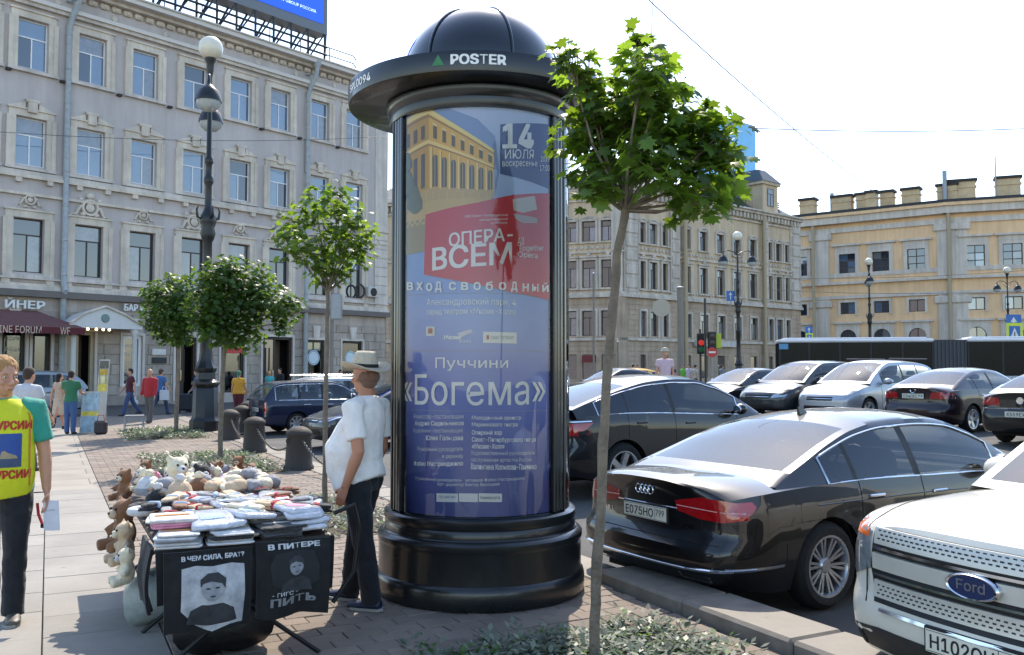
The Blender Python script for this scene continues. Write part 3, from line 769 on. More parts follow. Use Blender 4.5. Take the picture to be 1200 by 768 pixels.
for x in bx:
    for i, (a, b) in enumerate((r1, r2, r3)):
        wd = window(gh, x, a, Wn, b - a, WIND if i == 2 else WINW, k=0 if i == 2 else 2, tr=.36 if i < 2 else .3)
        q = MB(); T = .3 if i < 2 else .34
        for sx in (-1, 1):
            xa = x + sx * (Wn / 2 + T / 2); q.box(xa - T / 2, xa + T / 2, -.075, .0, a - .1, b + .02); q.box(xa + sx * T / 2 - .09, xa + sx * T / 2 + .09, -.11, -.0, a - .1, b - .0 if i == 1 else b)
        q.box(x - Wn / 2 - T, x + Wn / 2 + T, -.08, 0, b + .021, b + .32); q.box(x - Wn / 2 - T - .06, x + Wn / 2 + T + .06, -.14, 0, b + .321, b + .40)
        q.build('window_surround', TRIM, gh)
        q = MB(); q.box(x - Wn / 2 - .42, x + Wn / 2 + .42, -.16, .16, a - .22, a - .101); q.build('sill', PALE, gh)
        if i == 1:                       # little broken pediment with a keystone
            q = MB(); z = b + .401
            for sx in (-1, 1):
                q.add([(x + sx * .28, -.1, z), (x + sx * .95, -.1, z), (x + sx * .28, -.1, z + .26), (x + sx * .28, 0, z), (x + sx * .95, 0, z), (x + sx * .28, 0, z + .26)], [(0, 1, 2), (3, 5, 4), (0, 2, 5, 3), (1, 4, 5, 2)])
            q.bbox(x - .2, x + .2, -.2, 0, z - .2, z + .34, .03); q.box(x - .3, x + .3, -.16, 0, z + .341, z + .40); q.tube([V((x - .28, -.14, z + .3)), V((x + .28, -.14, z + .3))], .07, 8)
            q.build('pediment', TRIM, gh)
        if i == 2:                       # carved cartouche
            q = MB(); z = b + .40; M = Matrix.Translation(V((x, -.05, z + .42))) @ Matrix.Rotation(pi / 2, 4, 'X'); big = cols[bx.index(x)] in (101, 224, 325)
            sc = 1. if big else .6
            q.lathe([(.001, .1), (.12 * sc, .1), (.2 * sc, .07), (.2 * sc, .0)], 14, M=M); q.lathe([(.26 * sc, 0), (.3 * sc, .12), (.38 * sc, .12), (.42 * sc, 0)], 16, M=M)
            for sx in (-1, 1):
                q.tube([V((x + sx * (.35 * sc + .1 * k * sc), -.08, z + .42 - .09 * k * sc + (.1 * sc * sin(k * 1.6)))) for k in range(8)], [.1 * sc * (1 - k / 9) for k in range(8)], 6)
                q.ell((x + sx * .42 * sc, -.08, z + .75 * sc), (.12 * sc, .1, .12 * sc), 8, 6); q.ell((x + sx * .3 * sc, -.08, z + .1), (.14 * sc, .1, .1 * sc), 8, 6)
            q.ell((x, -.1, z + .95 * sc), (.2 * sc, .12, .15 * sc), 8, 6)
            q.build('cartouche', TRIM, gh, smooth=50)
            q = MB(); q.box(x - .62, x + .62, -.03, 0, zb + .62, a - .35); q.box(x - .55, x + .55, -.045, -.03, zb + .68, a - .42); q.build('apron_panel', GW2, gh)
            for sx in (-1, 1):
                q = MB(); q.bbox(x + sx * .92 - .18, x + sx * .92 + .18, -.12, 0, zb + .5, a - .25, .02); q.build('apron_pier', TRIM, gh)
def band(name, z0, z1, out, m, x0=None, x1=None):
    MB().box(-.3 if x0 is None else x0, LEN + .06 if x1 is None else x1, -out, .0, z0, z1).build(name, m, gh)
z = lz(101, 210); band('string_course', z - .28, z - .1, .12, PALE); band('string_course', z - .42, z - .281, .2, TRIM)
z2 = z - 1.05; band('string_course', z2 - .12, z2, .15, TRIM)
for i in range(int(LEN / 1.3)): MB().box(.3 + i * 1.3, .55 + i * 1.3, -.18, -.005, z - .62, z - .421).build('bracket', TRIM, gh)
for x in bx[:-1]: MB().box(x + 1.15, x + 1.35, -.2, 0, r1[0] - .32, r1[0] - .22).build('iron_bracket', mat('old_iron', '#3b342f', .8), gh)
z = r3[0]; band('string_course', z - .30, z - .223, .17, PALE)
band('string_course', zb + .28, zb + .45, .2, PALE); band('cornice_band', zb - .02, zb + .27, .33, mat('dark_stone_band', '#6b6560', .9, var=.2, ns=2))
band('plinth_band', zb + .451, zb + .56, .1, TRIM)
# grooves of the rusticated first storey
# eaves: moulded band, frieze, cornice
band('string_course', ztop, ztop + .16, .2, PALE); band('string_course', ztop + .161, ztop + .34, .32, mat('white_stucco', '#d0c9c0', .85, var=.1)); 
facade_wall('frieze', gh, 0, LEN, ztop + .34, ztop + 1.25, [], GW)
q = MB()
for i in range(int(LEN / .55)):
    x = .2 + i * .55; q.bbox(x, x + .42, -.16, 0, ztop + .86, ztop + 1.12, .05); q.ell((x + .21, -.14, ztop + .99), (.12, .08, .1), 6, 5)
q.build('carved_frieze', TRIM, gh)
for x in [b_ + 1.0 for b_ in bx[:-1]]: MB().lathe([(.001, .07), (.13, .07), (.18, .0)], 12, M=Matrix.Translation(V((x, 0, ztop + .58))) @ Matrix.Rotation(pi / 2, 4, 'X')).build('rosette', PALE, gh)
band('cornice', ztop + 1.13, ztop + 1.3, .38, PALE); band('cornice', ztop + 1.301, ztop + 1.52, .78, mat('white_stucco', '#c3c0bb')); band('cornice', ztop + 1.521, ztop + 1.60, .86, PALE)
# roof and the hidden sides
ROOFM = mat('roof_sheet', '#4d5357', .5, .3, var=.2, ns=2)
q = MB(); q.add([(-.3, -.84, ztop + 1.61), (LEN + .05, -.84, ztop + 1.61), (LEN + .05, 7, ztop + 3.8), (-.3, 7, ztop + 3.8), (LEN + .05, 14, ztop + 1.6), (-.3, 14, ztop + 1.6)], [(0, 1, 2, 3), (3, 2, 4, 5)]); q.build('roof', ROOFM, gh)
q = MB(); q.add([(LEN, 0, 0), (LEN, 14, 0), (LEN, 14, ztop + 1.6), (LEN, 7, ztop + 3.75), (LEN, 0, ztop + 1.6), (0, 0, 0), (0, 14, 0), (0, 14, ztop + 1.6), (0, 7, ztop + 3.75), (0, 0, ztop + 1.6)], [(0, 1, 2, 3, 4), (5, 9, 8, 7, 6), (1, 6, 7, 2)]); q.build('side_wall', GW, gh)
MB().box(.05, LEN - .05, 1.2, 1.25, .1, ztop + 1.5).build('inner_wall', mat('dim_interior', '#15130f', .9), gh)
# downpipes
PIPE = mat('downpipe_zinc', '#9ca2a4', .6, .0, var=.25, ns=6)
for px in (71, 356):
    x = lx(px); q = MB(); q.tube([V((x, -.16, .3)), V((x, -.16, zb + .1)), V((x, -.34, zb + .35)), V((x, -.16, zb + .7)), V((x, -.16, ztop - .5)), V((x + .1, -.3, ztop + .1)), V((x + .25, -.62, ztop + .8)), V((x + .25, -.62, ztop + 1.1))], .13, 10)
    for zz in [zb + 1 + 1.55 * i for i in range(9)]: q.lathe([(.135, zz), (.15, zz + .02), (.15, zz + .06), (.135, zz + .08)], 10, c=(x, -.16, 0))
    q.lathe([(.13, ztop + 1.0), (.24, ztop + 1.3), (.24, ztop + 1.42)], 10, c=(x + .25, -.62, 0)); q.build('downpipe', PIPE, gh, smooth=40)
# corner pilaster strip
MB().box(LEN - .95, LEN + .03, -.06, 0, zb + .57, ztop - .001).build('corner_strip', PALE, gh)
for i in range(9):
    zz = zb + .8 + i * .55
    MB().bbox(LEN - .98, LEN + .04, -.1, -.061, zz, zz + .5, .02).build('quoin', PALE, gh)
# ground floor wall with openings
gf = [(lx(2), lx(30), 0.6, 3.7, 'shop'), (lx(38), lx(60), .3, 3.3, 'shop'), (lx(78), lx(111), .15, 3.4, 'door'), (lx(144), lx(167), .9, 3.3, 'board'), (lx(206), lx(231), .15, 3.3, 'door'), (lx(259), lx(287), .5, 3.5, 'shop'), (lx(308), lx(343), .15, 3.45, 'door'), (lx(359), lx(381), .6, 3.35, 'cafe'), (lx(401), lx(425), .6, 3.35, 'cafe')]
facade_wall('ground_floor_wall', gh, 0, LEN, -.35, zb - .02, [g[:4] for g in gf], GW2, rev=.4, y=.06)
# stone courses between the openings
nst = 0
for ci in range(9):
    za = .02 + ci * .475; z1_ = za + .45
    if z1_ > zb - .05: z1_ = zb - .05
    x = lx(-20) + (ci % 2) * .5
    while x < LEN - .05:
        xe = min(x + random.choice((1.0, 1.15, .9)), LEN)
        segs = [(x, xe)]
        for g in gf:
            if g[2] - .18 < z1_ and g[3] + .1 > za:
                ns_ = []
                for a, b in segs:
                    if b <= g[0] - .12 or a >= g[1] + .12: ns_.append((a, b)); continue
                    if a < g[0] - .12: ns_.append((a, g[0] - .12))
                    if b > g[1] + .12: ns_.append((g[1] + .12, b))
                segs = ns_
        for a, b in segs:
            if b - a > .12 and nst < 295: MB().bbox(a + .012, b - .012, -.0, .062, za, z1_, .018).build('stone_block', STONE, gh); nst += 1
        x = xe
SHOPG = glass('shop_glass', (.55, .6, .6), .02, 1.6, .06)
DOORC = mat('cream_door_paint', '#a79d84', .55, var=.15, ns=4); DARKW = mat('dark_door_wood', '#2c211b', .5, var=.3, ns=6)
for i, (a, b, c, d, kd) in enumerate(gf):
    fm = WINW if kd == 'board' else (DOORC if i == 2 else DARKW)
    q = MB()
    for x0, x1, z0, z1 in ((a, a + .14, c, d), (b - .14, b, c, d), (a + .14, b - .14, d - .14, d), (a + .14, b - .14, c, c + .12)): q.box(x0, x1, .12, .3, z0, z1)
    f = q.build('door_frame' if kd == 'door' else 'shop_window', fm, gh)
    if kd == 'door':
        q = MB(); m_ = (a + b) / 2
        q.box(a + .145, m_ - .01, .22, .27, c + .02, c + .9); q.box(a + .145, a + .28, .22, .27, c + .901, d - .15); q.box(m_ - .14, m_ - .01, .22, .27, c + .901, d - .15)
        q.box(a + .32, a + .36, .2, .28, c + .901, d - .6); q.box(a + .55, a + .59, .2, .28, c + .901, d - .6)
        dd = q.build('door', fm, gh); MB().tube([V((m_ - .2, .16, c + 1.0)), V((m_ - .2, .16, c + 1.5))], .025, 6).build('handle', CHROME, dd)
        MB().box(a + .145, m_, .245, .25, c + .9, d - .15).build('pane', PANE[0], gh)
        MB().box(m_ + .05, b - .15, 1.0, 1.05, c + .02, d - .15).build('hall_wall', mat('warm_hall', '#6d5846', .8, var=.3, ns=2), gh)
    else:
        MB().box(a + .142, b - .142, .2, .215, c + .122, d - .142).build('pane', SHOPG if kd != 'board' else PANE[0], gh)
        if kd in ('shop', 'cafe'): MB().box(a, b, 1.0, 1.05, c, d).build('display_back', mat('shop_display', '#4a4136', .9, var=.6, ns=3), gh)
    q = MB(); q.box(a - .12, a, -.03, .1, c, d + .12); q.box(b, b + .12, -.03, .1, c, d + .12); q.box(a, b, -.03, .1, d, d + .12); q.build('opening_trim', PALE, gh)
    q = MB(); xm = (a + b) / 2; q.prism([(xm - .2, d + .13), (xm + .2, d + .13), (xm + .3, zb - .1), (xm - .3, zb - .1)], .09, -.08 + .17, Matrix.Rotation(pi / 2, 4, 'X')); 
    q = MB(); q.add([(xm - .17, -.09, d + .121), (xm + .17, -.09, d + .121), (xm + .27, -.09, min(d + .8, zb - .05)), (xm - .27, -.09, min(d + .8, zb - .05)), (xm - .17, .06, d + .121), (xm + .17, .06, d + .121), (xm + .27, .06, min(d + .8, zb - .05)), (xm - .27, .06, min(d + .8, zb - .05))], [(0, 1, 2, 3), (4, 7, 6, 5), (0, 4, 5, 1), (1, 5, 6, 2), (2, 6, 7, 3), (3, 7, 4, 0)]); q.build('keystone', PALE, gh)
# round cafe stickers
for i in (7, 8):
    a, b, c, d, _ = gf[i]; M = Matrix.Translation(V(((a + b) / 2, .19, c + 1.75))) @ Matrix.Rotation(pi / 2, 4, 'X')
    MB().lathe([(.001, .004), (.42, .004)], 24, M=M).build('round_sticker', mat('sticker_white', '#c9d3d8', .6), gh)
    MB().lathe([(.34, .008), (.38, .008)], 24, M=M).build('sticker_ring', mat('sticker_blue', '#4d8aa8', .6), gh)
    MB().box(a + .15, b - .15, .4, .7, c + .55, c + .62).build('display_shelf', WINW, gh)
# shop notices: light print rows behind the board window
a, b, c, d, _ = gf[3]
for r_, t in enumerate(('МОДАМИ', 'РЫБЬЮ', 'С БЕЛЫМ', 'СЫРОМ', 'ВИНОМ')):
    text_flat('lettering', t, (b - a) * .62, .2, mat('notice_print', '#cfc9b0', .6), gh, Matrix.Translation(V(((a + b) / 2, .19, d - .6 - r_ * .38))) @ Matrix.Rotation(pi / 2, 4, 'X'))
a, b, c, d, _ = gf[0]
for r_, t in enumerate(('МОДАМИ', 'РЫБЬЮ', 'СЫРОМ', 'ВИНОМ')):
    text_flat('lettering', t, (b - a) * .6, .22, mat('notice_print', '#cfc9b0', .6), gh, Matrix.Translation(V(((a + b) / 2, .19, d - .8 - r_ * .45))) @ Matrix.Rotation(pi / 2, 4, 'X'))
RX = Matrix.Rotation(pi / 2, 4, 'X')
def sign_text(txt, px0, px1, py0, py1, m, y=-.25, depth=.08, bold=.02):
    x0, x1 = lx(px0), lx(px1); z0 = lz((px0 + px1) / 2, py1); z1 = lz((px0 + px1) / 2, py0)
    vs, fs = text_fit(txt, x1 - x0, z1 - z0, 'LEFT', bold); mb = MB(); n = len(vs)
    P = [V((x0 + x, y, z0 + z_)) for x, z_ in vs]; mb.add(P, fs); Q = [p + V((0, depth, 0)) for p in P]
    ed = {}
    for f in fs:
        for i in range(len(f)):
            e = (f[i], f[(i + 1) % len(f)]); k = tuple(sorted(e)); ed[k] = None if k in ed else e
    mb.add(P + Q, [(e[1], e[0], e[0] + n, e[1] + n) for e in ed.values() if e])
    return mb.build('sign_lettering', m, gh)
SIGNW = mat('sign_white', '#d5d6d2', .5, var=.05)
sign_text('ЙНЕР', 2, 49, 350, 362, SIGNW)
sign_text('БАР И', 142, 166, 357, 365, SIGNW)
# awning of the wine bar
AWN = mat('burgundy_canvas', '#561a20', .85, var=.15, ns=3, sheen=.2)
x0, x1 = lx(-60), lx(80); z0 = lz(30, 392); zA = lz(30, 364)
q = MB(); q.add([(x0, -.02, zA), (x1 - 1.4, -.02, zA), (x1, -1.6, z0 + .28), (x0, -1.6, z0 + .28), (x1, -1.6, z0), (x0, -1.6, z0), (x1, -.05, z0 + .2), (x1, -.05, z0)], [(0, 1, 2, 3), (3, 2, 4, 5), (1, 6, 2), (2, 6, 7, 4)])
aw = q.build('awning', AWN, gh)
CRM = mat('awning_print', '#cbb9a4', .7)
for t, a, b, p0, p1 in (('WINE FORUM', -30, 31, 379, 388), ('WF', 51, 63, 380, 387)):
    xa, xb = lx(a), lx(b); text_flat('lettering', t, (xb - xa) * .95, .30, CRM, aw, Matrix.Translation(V(((xa + xb) / 2 , -1.605, z0 - .01))) @ RX)
# white porch gable over the bar door
x0, x1 = lx(66), lx(150); zg = lz(108, 386); xm = lx(107)
q = MB(); prof_ = [(x0, zg), (x1, zg), (x1, zg + .16), (xm + .9, zg + .62), (xm, zg + .95), (xm - .9, zg + .62), (x0, zg + .16)]
q.add([(x, -1.3, z_) for x, z_ in prof_] + [(x, 0.05, z_) for x, z_ in prof_], [tuple(range(7)), tuple(range(13, 6, -1))] + [(i, (i + 1) % 7, 7 + (i + 1) % 7, 7 + i) for i in range(7)])
po = q.build('porch_gable', mat('porch_white', '#c9c8c4', .6, var=.08), gh)
q = MB()
for (xa, za), (xb, zb_) in zip(prof_[2:], prof_[3:]): q.tube([V((xa, -1.34, za + .03)), V((xb, -1.34, zb_ + .03))], .06, 6)
q.build('gable_moulding', TRIM, po)
MB().lathe([(.001, .04), (.16, .04), (.2, .0)], 16, M=Matrix.Translation(V((xm, -1.3, zg + .45))) @ RX).build('gable_medallion', mat('medallion', '#6f8580', .6), po)
for px in (88, 98, 106, 113): MB().ell((lx(px), -1.2, zg - .05), .06, 8, 6).build('lamp_bulb', emit('warm_bulb', '#ffdf9a', 3.), po)
for x in (x0 + .25, x1 - .25): MB().lathe([(.2, .1), (.2, .25), (.12, .3), (.11, zg - .3), (.17, zg - .2), (.17, zg)], 12, c=(x, -1.1, 0)).build('porch_post', mat('porch_white', '#c9c8c4'), po, smooth=40)
# small boards by the entrances
for (pa, pb, ya, yb, c_) in ((178, 194, 409, 416, '#c9c6c0'), (178, 195, 419, 426, '#2b2a2a')):
    MB().box(lx(pa), lx(pb), -.05, .06, lz(pa, yb), lz(pa, ya)).build('notice_board', mat('notice_' + c_[1:], c_, .6), gh)
q = MB(); q.box(lx(265), lx(284), .02, .1, lz(272, 414), lz(272, 407)); q.build('red_sign', mat('red_sign', '#b3262b', .5, var=.4, ns=6), gh)
text_flat('lettering', 'СУШИ', .9, .22, mat('redtext', '#e05a50', .5), gh, Matrix.Translation(V((lx(274.5), .015, lz(272, 413)))) @ RX)
# air conditioner and a vent hose by the corner
x = lx(433); z = lz(433, 343); q = MB(); q.bbox(x - .45, x + .35, -.4, -.1, z - .3, z + .3, .03); ac = q.build('air_conditioner', mat('ac_white', '#b9b7b0', .5), gh)
MB().lathe([(.25, .02), (.22, .03), (.06, .03), (.001, .04)], 16, M=Matrix.Translation(V((x - .05, -.4, z))) @ RX).build('fan_grille', DARK, ac)
MB().tube([V((x - .95 + .35 * cos(t), -.2, z + .02 + .38 * sin(t))) for t in [2 * pi * k / 16 for k in range(17)]], .06, 6).build('hose_ring', mat('old_iron', '#3b342f', .8), gh)
# balcony and railings glimpsed between the house and the column
# screen on the roof
bb = thing('roof_screen', 'large blue advertising screen in a grey frame on the roof of the grey house', 'screen', (org.x, org.y, 0), pi / 2 - ANG1)
xb1 = lx(376); xb0 = xb1 - 12.; zs0 = lz(376, 44) + .05; yb = -.3
MB().box(xb0, xb1, yb, yb + 1.0, zs0, zs0 + 6).build('cabinet', mat('screen_grey', '#70757b', .5, .2, var=.15), bb)
sc_ = MB().box(xb0 + .3, xb1 - .3, yb - .03, yb, zs0 + .55, zs0 + 5.7).build('screen', emit('screen_blue', '#1d4fc4', .35), bb)
text_flat('lettering', 'С ПРЕДЛОЖЕНИЯМИ BMW GROUP РОССИЯ.', 5.6, .2, emit('screen_white', '#bfd6ff', .6), sc_, Matrix.Translation(V((xb1 - 3.6, yb - .045, zs0 + 1.0))) @ RX)
text_flat('lettering', 'СПЕЦИАЛЬНЫЕ УСЛОВИЯ.', 5.6, .2, emit('screen_white', '#bfd6ff', .6), sc_, Matrix.Translation(V((xb1 - 5.9, yb - .045, zs0 + 1.6))) @ RX)
q = MB(); zr = ztop + 1.6
for i in range(11):
    x = xb0 + .4 + i * 1.15
    q.tube([V((x, yb + .1, zr - .2)), V((x, yb + .1, zs0))], .07, 6); q.tube([V((x, yb + 2.6, zr + .3)), V((x, yb + .8, zs0 + .1))], .06, 6); q.tube([V((x, yb + .1, zr)), V((min(x + 1.1, xb1), yb + .1, zs0))], .05, 6)
for zz in (zr + .5, zr + .95): q.tube([V((xb0, yb, zz)), V((xb1, yb, zz))], .06, 6)
q.build('support_frame', mat('support_steel', '#4b4e50', .6, .4), bb)
# roof railing
rl = thing('roof_railing', 'thin dark railing along the eaves of the grey house', 'railing', (org.x, org.y, 0), pi / 2 - ANG1)
q = MB(); xe = lx(402); 
for zz in (zr + .35, zr + .8): q.tube([V((lx(-40), -.72, zz)), V((xe, -.72, zz)), V((xe + .3, -.6, zz - .15))], .035, 6)
q.build('rail', mat('support_steel', '#4b4e50'), rl)
i = 0; x = lx(-40)
while x < xe: MB().tube([V((x, -.72, zr)), V((x, -.72, zr + .8))], .03, 6).build('rail_post', mat('support_steel', '#4b4e50'), rl); x += 2.
# ---- the ornate corner house across the square
YEL = mat('buff_stucco', '#cdb798', .9, var=.14, ns=.5, streak=.22, bump=.2, bs=15)
BRN = mat('brown_rusticated_stone', '#b39f89', .92, var=.22, ns=.8, streak=.25, bump=.4, bs=12)
ORN = mat('pale_grey_ornament', '#c8bdae', .9, var=.16, ns=1.2, streak=.3, bump=.4, bs=14)
OFR = mat('brown_window_frame', '#4a4038', .6, var=.2)
ch = thing('corner_house', 'ornate buff and grey corner house with a brown stone ground floor behind the parked cars', 'building')
Yc = 80.; C2 = V(((729 - 600) / FPX * Yc, Yc)); ANG2 = radians(49.5); D2 = V((sin(ANG2), cos(ANG2)))
GZ = .3
def zc(py): return AT(729, py, Yc).z
zG, zBand, zTop = zc(395), zc(346), zc(222)
rows = [(zc(393), zc(363.5)), (zc(336), zc(303.5)), (zc(281), zc(257))]
def face(parent, org, ang, length, groups, tag_):
    """groups: list of (local x of window centre, width, rows mask, ornate)"""
    e = bpy.data.objects.new('facade', None); COL.objects.link(e); e.parent = parent; e.location = (org.x, org.y, 0); e.rotation_euler = (0, 0, pi / 2 - ang); e.empty_display_size = .1
    up = [(x - w_ / 2, x + w_ / 2, a, b) for x, w_, o in groups for a, b in rows[1:]]
    lo = [(x - w_ / 2, x + w_ / 2, *rows[0]) for x, w_, o in groups] + [(x - w_ / 2, x + w_ / 2, GZ + .5 if (i % 3) else GZ, GZ + 2.7) for i, (x, w_, o) in enumerate(groups) if o != 1 or i % 2 == 0]
    facade_wall('upper_wall', e, 0, length, zBand, zTop, up, YEL, rev=.3); facade_wall('lower_wall', e, 0, length, -.1, zBand, lo, BRN, rev=.35, y=-.05)
    for i, (x, w_, o) in enumerate(groups):
        for r, (a, b) in enumerate(rows):
            window(e, x, a, w_, b - a, OFR, y=.18 if r else .14, style='T', k=0, tr=.28, bar=.07)
            q = MB(); T = .22; y0 = -.12 if r else -.16
            q.box(x - w_ / 2 - T, x - w_ / 2, y0, 0, a - .1, b + T); q.box(x + w_ / 2, x + w_ / 2 + T, y0, 0, a - .1, b + T); q.box(x - w_ / 2, x + w_ / 2, y0, 0, b, b + T)
            if r == 1: q.box(x - w_ / 2 - T - .1, x + w_ / 2 + T + .1, -.25, 0, b + T + .01, b + T + .16); q.bbox(x - .2, x + .2, -.22, 0, b + T + .17, b + T + .5, .05)
            if r == 2:
                q.tube([V((x - (w_ / 2 + .1) * cos(t), -.1, b + .05 + .3 * sin(t))) for t in [pi * k / 8 for k in range(9)]], .11, 5)
            q.build('window_surround', ORN, e)
            if r: MB().box(x - w_ / 2 - .3, x + w_ / 2 + .3, -.22, .18, a - .2, a - .101).build('sill', ORN, e)
    for (a, b, c, d) in lo[len(groups):]:
        MB().box(a + .05, b - .05, .12, .2, c, d - .05).build('shop_door' if c <= GZ else 'shop_window', random.choice((OFR, PANE[0], PANE[0])), e)
    # rusticated courses
    for k in range(16):
        z0 = GZ + .2 + k * .47
        if z0 + .4 > zBand - .3: break
        x = 0
        q = MB()
        segs = [(0, length)]
        for g in lo:
            if g[2] - .25 < z0 + .4 and g[3] + .3 > z0:
                n_ = []
                for a, b in segs:
                    if b < g[0] - .3 or a > g[1] + .3: n_.append((a, b)); continue
                    if a < g[0] - .3: n_.append((a, g[0] - .3))
                    if b > g[1] + .3: n_.append((g[1] + .3, b))
                segs = n_
        for a, b in segs:
            if b - a > .3: MB().box(a, b, -.1, -.051, z0, z0 + .4).build('stone_course', BRN, e)
    for z0, z1, out, m in ((zG - .3, zG - .05, .3, ORN), (zBand - .15, zBand + .12, .4, ORN), (zBand + .13, zBand + .35, .25, ORN), (rows[2][0] - 1.1, rows[2][0] - .95, .2, ORN), (zTop - .9, zTop - .75, .2, ORN), (zTop, zTop + .25, .55, ORN), (zTop + .251, zTop + .42, .8, ORN)):
        MB().box(-.4, length + .1, -out, -.0, z0, z1).build('string_course', m, e)
    q = MB()
    for i in range(int(length / .62)): q.bbox(.1 + i * .62, .42 + i * .62, -.45, 0, zTop - .6, zTop - .01, .06)
    o = q.build('cornice_brackets', ORN, e); o['kind'] = 'stuff'
    q = MB()
    for i in range(int(length / .5)):
        q.ell((.25 + i * .5, -.05, rows[2][0] - .58), (.17, .09, .2), 6, 5)
        q.ell((.25 + i * .5, -.05, zBand + .62), (.15, .08, .16), 6, 5)
    o = q.build('relief_ornament', ORN, e, smooth=60); o['kind'] = 'stuff'
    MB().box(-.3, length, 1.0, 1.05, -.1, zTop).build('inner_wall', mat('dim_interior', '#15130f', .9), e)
    return e
def fx(px): return Frame([px], C2, ANG2)[0]
L2 = fx(938)
z3 = lambda x: 660 + x / 2.9536
wins = [(fx(z3(x)), w_, o) for x, w_, o in ((276, .75, 1), (313, 1.05, 1), (353, .75, 1), (430, 1.0, 0), (487, 1.2, 0), (546, 1.2, 0), (603, 1.2, 0), (659, 1.2, 0), (718, .8, 1), (748, 1.05, 1), (777, .8, 1))]
e = face(ch, C2, ANG2, L2, wins, 'a')
MB().box(-.4, .45, -.3, .3, -.1, zBand - .16).build('corner_pier', BRN, e)
# projecting bays with pale ornament
for a, b in ((z3(208), z3(258)), (z3(370), z3(402)), (z3(694), z3(710)), (z3(788), z3(822))):
    q = MB(); q.bbox(fx(a), fx(b), -.22, 0, zBand + .36, zTop - .02, .03); pr = q.build('pilaster', ORN, e)
    for k in range(7): MB().bbox(fx(a) + .15, fx(b) - .15, -.3, -.221, zBand + .7 + k * 1.25, zBand + 1.6 + k * 1.25, .06).build('relief_panel', ORN, pr)
for px in (z3(412), z3(687)): MB().tube([V((fx(px), -.5, GZ)), V((fx(px), -.5, zTop))], .2, 8).build('downpipe', mat('buff_pipe', '#a8997c', .6), e)
# the face that turns away beyond the corner
ANG2b = radians(68); D2b = V((-sin(ANG2b), cos(ANG2b))); L2b = 26.
o2 = C2 + D2b * L2b
def fx2(px):
    a = (px - 600) / FPX; d = V((sin(ANG2b), -cos(ANG2b))); return (a * o2.y - o2.x) / (d.x - a * d.y)
w2 = [(fx2(z3(x)), 1.3, 0) for x in (157, 90)] 
step = w2[0][0] - w2[1][0]
w2 += [(w2[1][0] - step * k, 1.3, 0) for k in range(1, 6)]
e2 = face(ch, o2, pi - ANG2b, L2b, w2, 'b')
MB().box(L2b - .9, L2b + .1, -.2, 0, zBand + .36, zTop - .02).build('pilaster', ORN, e2)
# mansard roof, turret and dormer
q = MB(); P = [o2, C2, C2 + D2 * L2]; inn = V((4.5, 9.)).normalized()
N2 = V((-D2.y, D2.x)); N2b = V((cos(ANG2b), sin(ANG2b)))
I = [o2 + N2b * 4, C2 + (N2 + N2b).normalized() * 4.5, C2 + D2 * L2 + N2 * 4]
vs_ = [V((p.x, p.y, zTop + .42)) for p in P] + [V((p.x, p.y, zTop + 2.8)) for p in I] + [V((p.x, p.y, zTop + 3.2)) for p in [I[0] + N2b * 9, I[1] + (N2 + N2b).normalized() * 9, I[2] + N2 * 9]]
q.add(vs_, [(0, 1, 4, 3), (1, 2, 5, 4), (3, 4, 7, 6), (4, 5, 8, 7)])
bk = [V((p.x, p.y, 0)) for p in (C2 + D2 * L2, C2 + D2 * L2 + N2 * 14)]
q.add([bk[0], bk[1], bk[1] + V((0, 0, zTop + 1)), bk[0] + V((0, 0, zTop + .4))], [(0, 1, 2, 3)])
q.build('roof', mat('mansard_sheet', '#4c5257', .75, .0, var=.2, ns=1.5), ch)
xd = fx(903); tur = bpy.data.objects.new('dormer', None); COL.objects.link(tur); tur.parent = ch; pz = C2 + D2 * xd; tur.location = (pz.x, pz.y, zTop + .42); tur.rotation_euler = (0, 0, pi / 2 - ANG2)
GREYR = mat('turret_sheet', '#565d63', .7, .0, var=.2, ns=2)
q = MB(); q.box(-1.4, 1.4, -.2, 3, 0, 3.0); q.box(-1.7, 1.7, -.4, 3.2, 3.0, 3.3); q.build('dormer_wall', YEL, tur)
q = MB(); q.add([(-1.8, -.5, 3.3), (1.8, -.5, 3.3), (1.8, 3.3, 3.3), (-1.8, 3.3, 3.3), (-.7, .8, 4.8), (.7, .8, 4.8), (.7, 2, 4.8), (-.7, 2, 4.8)], [(0, 1, 5, 4), (1, 2, 6, 5), (2, 3, 7, 6), (3, 0, 4, 7), (4, 5, 6, 7)]); q.build('dormer_roof', GREYR, tur)
window(tur, 0, .7, 1.1, 1.9, OFR, y=-.26, name='dormer_window', tr=.3)
q = MB(); M = Matrix.Translation(V((-2.6, 4.2, 0)))
q.add([M @ V(p) for p in ((-2.4, -2, 1.2), (2.4, -2, 1.2), (2.4, 2, 1.2), (-2.4, 2, 1.2), (-1.6, -1.4, 6.3), (1.6, -1.4, 6.3), (1.6, 1.4, 6.3), (-1.6, 1.4, 6.3))], [(0, 1, 5, 4), (1, 2, 6, 5), (2, 3, 7, 6), (3, 0, 4, 7), (4, 5, 6, 7)]); q.box(-4.4, -.8, 2.6, 5.8, 6.3, 6.6); q.build('mansard_tower', GREYR, tur)
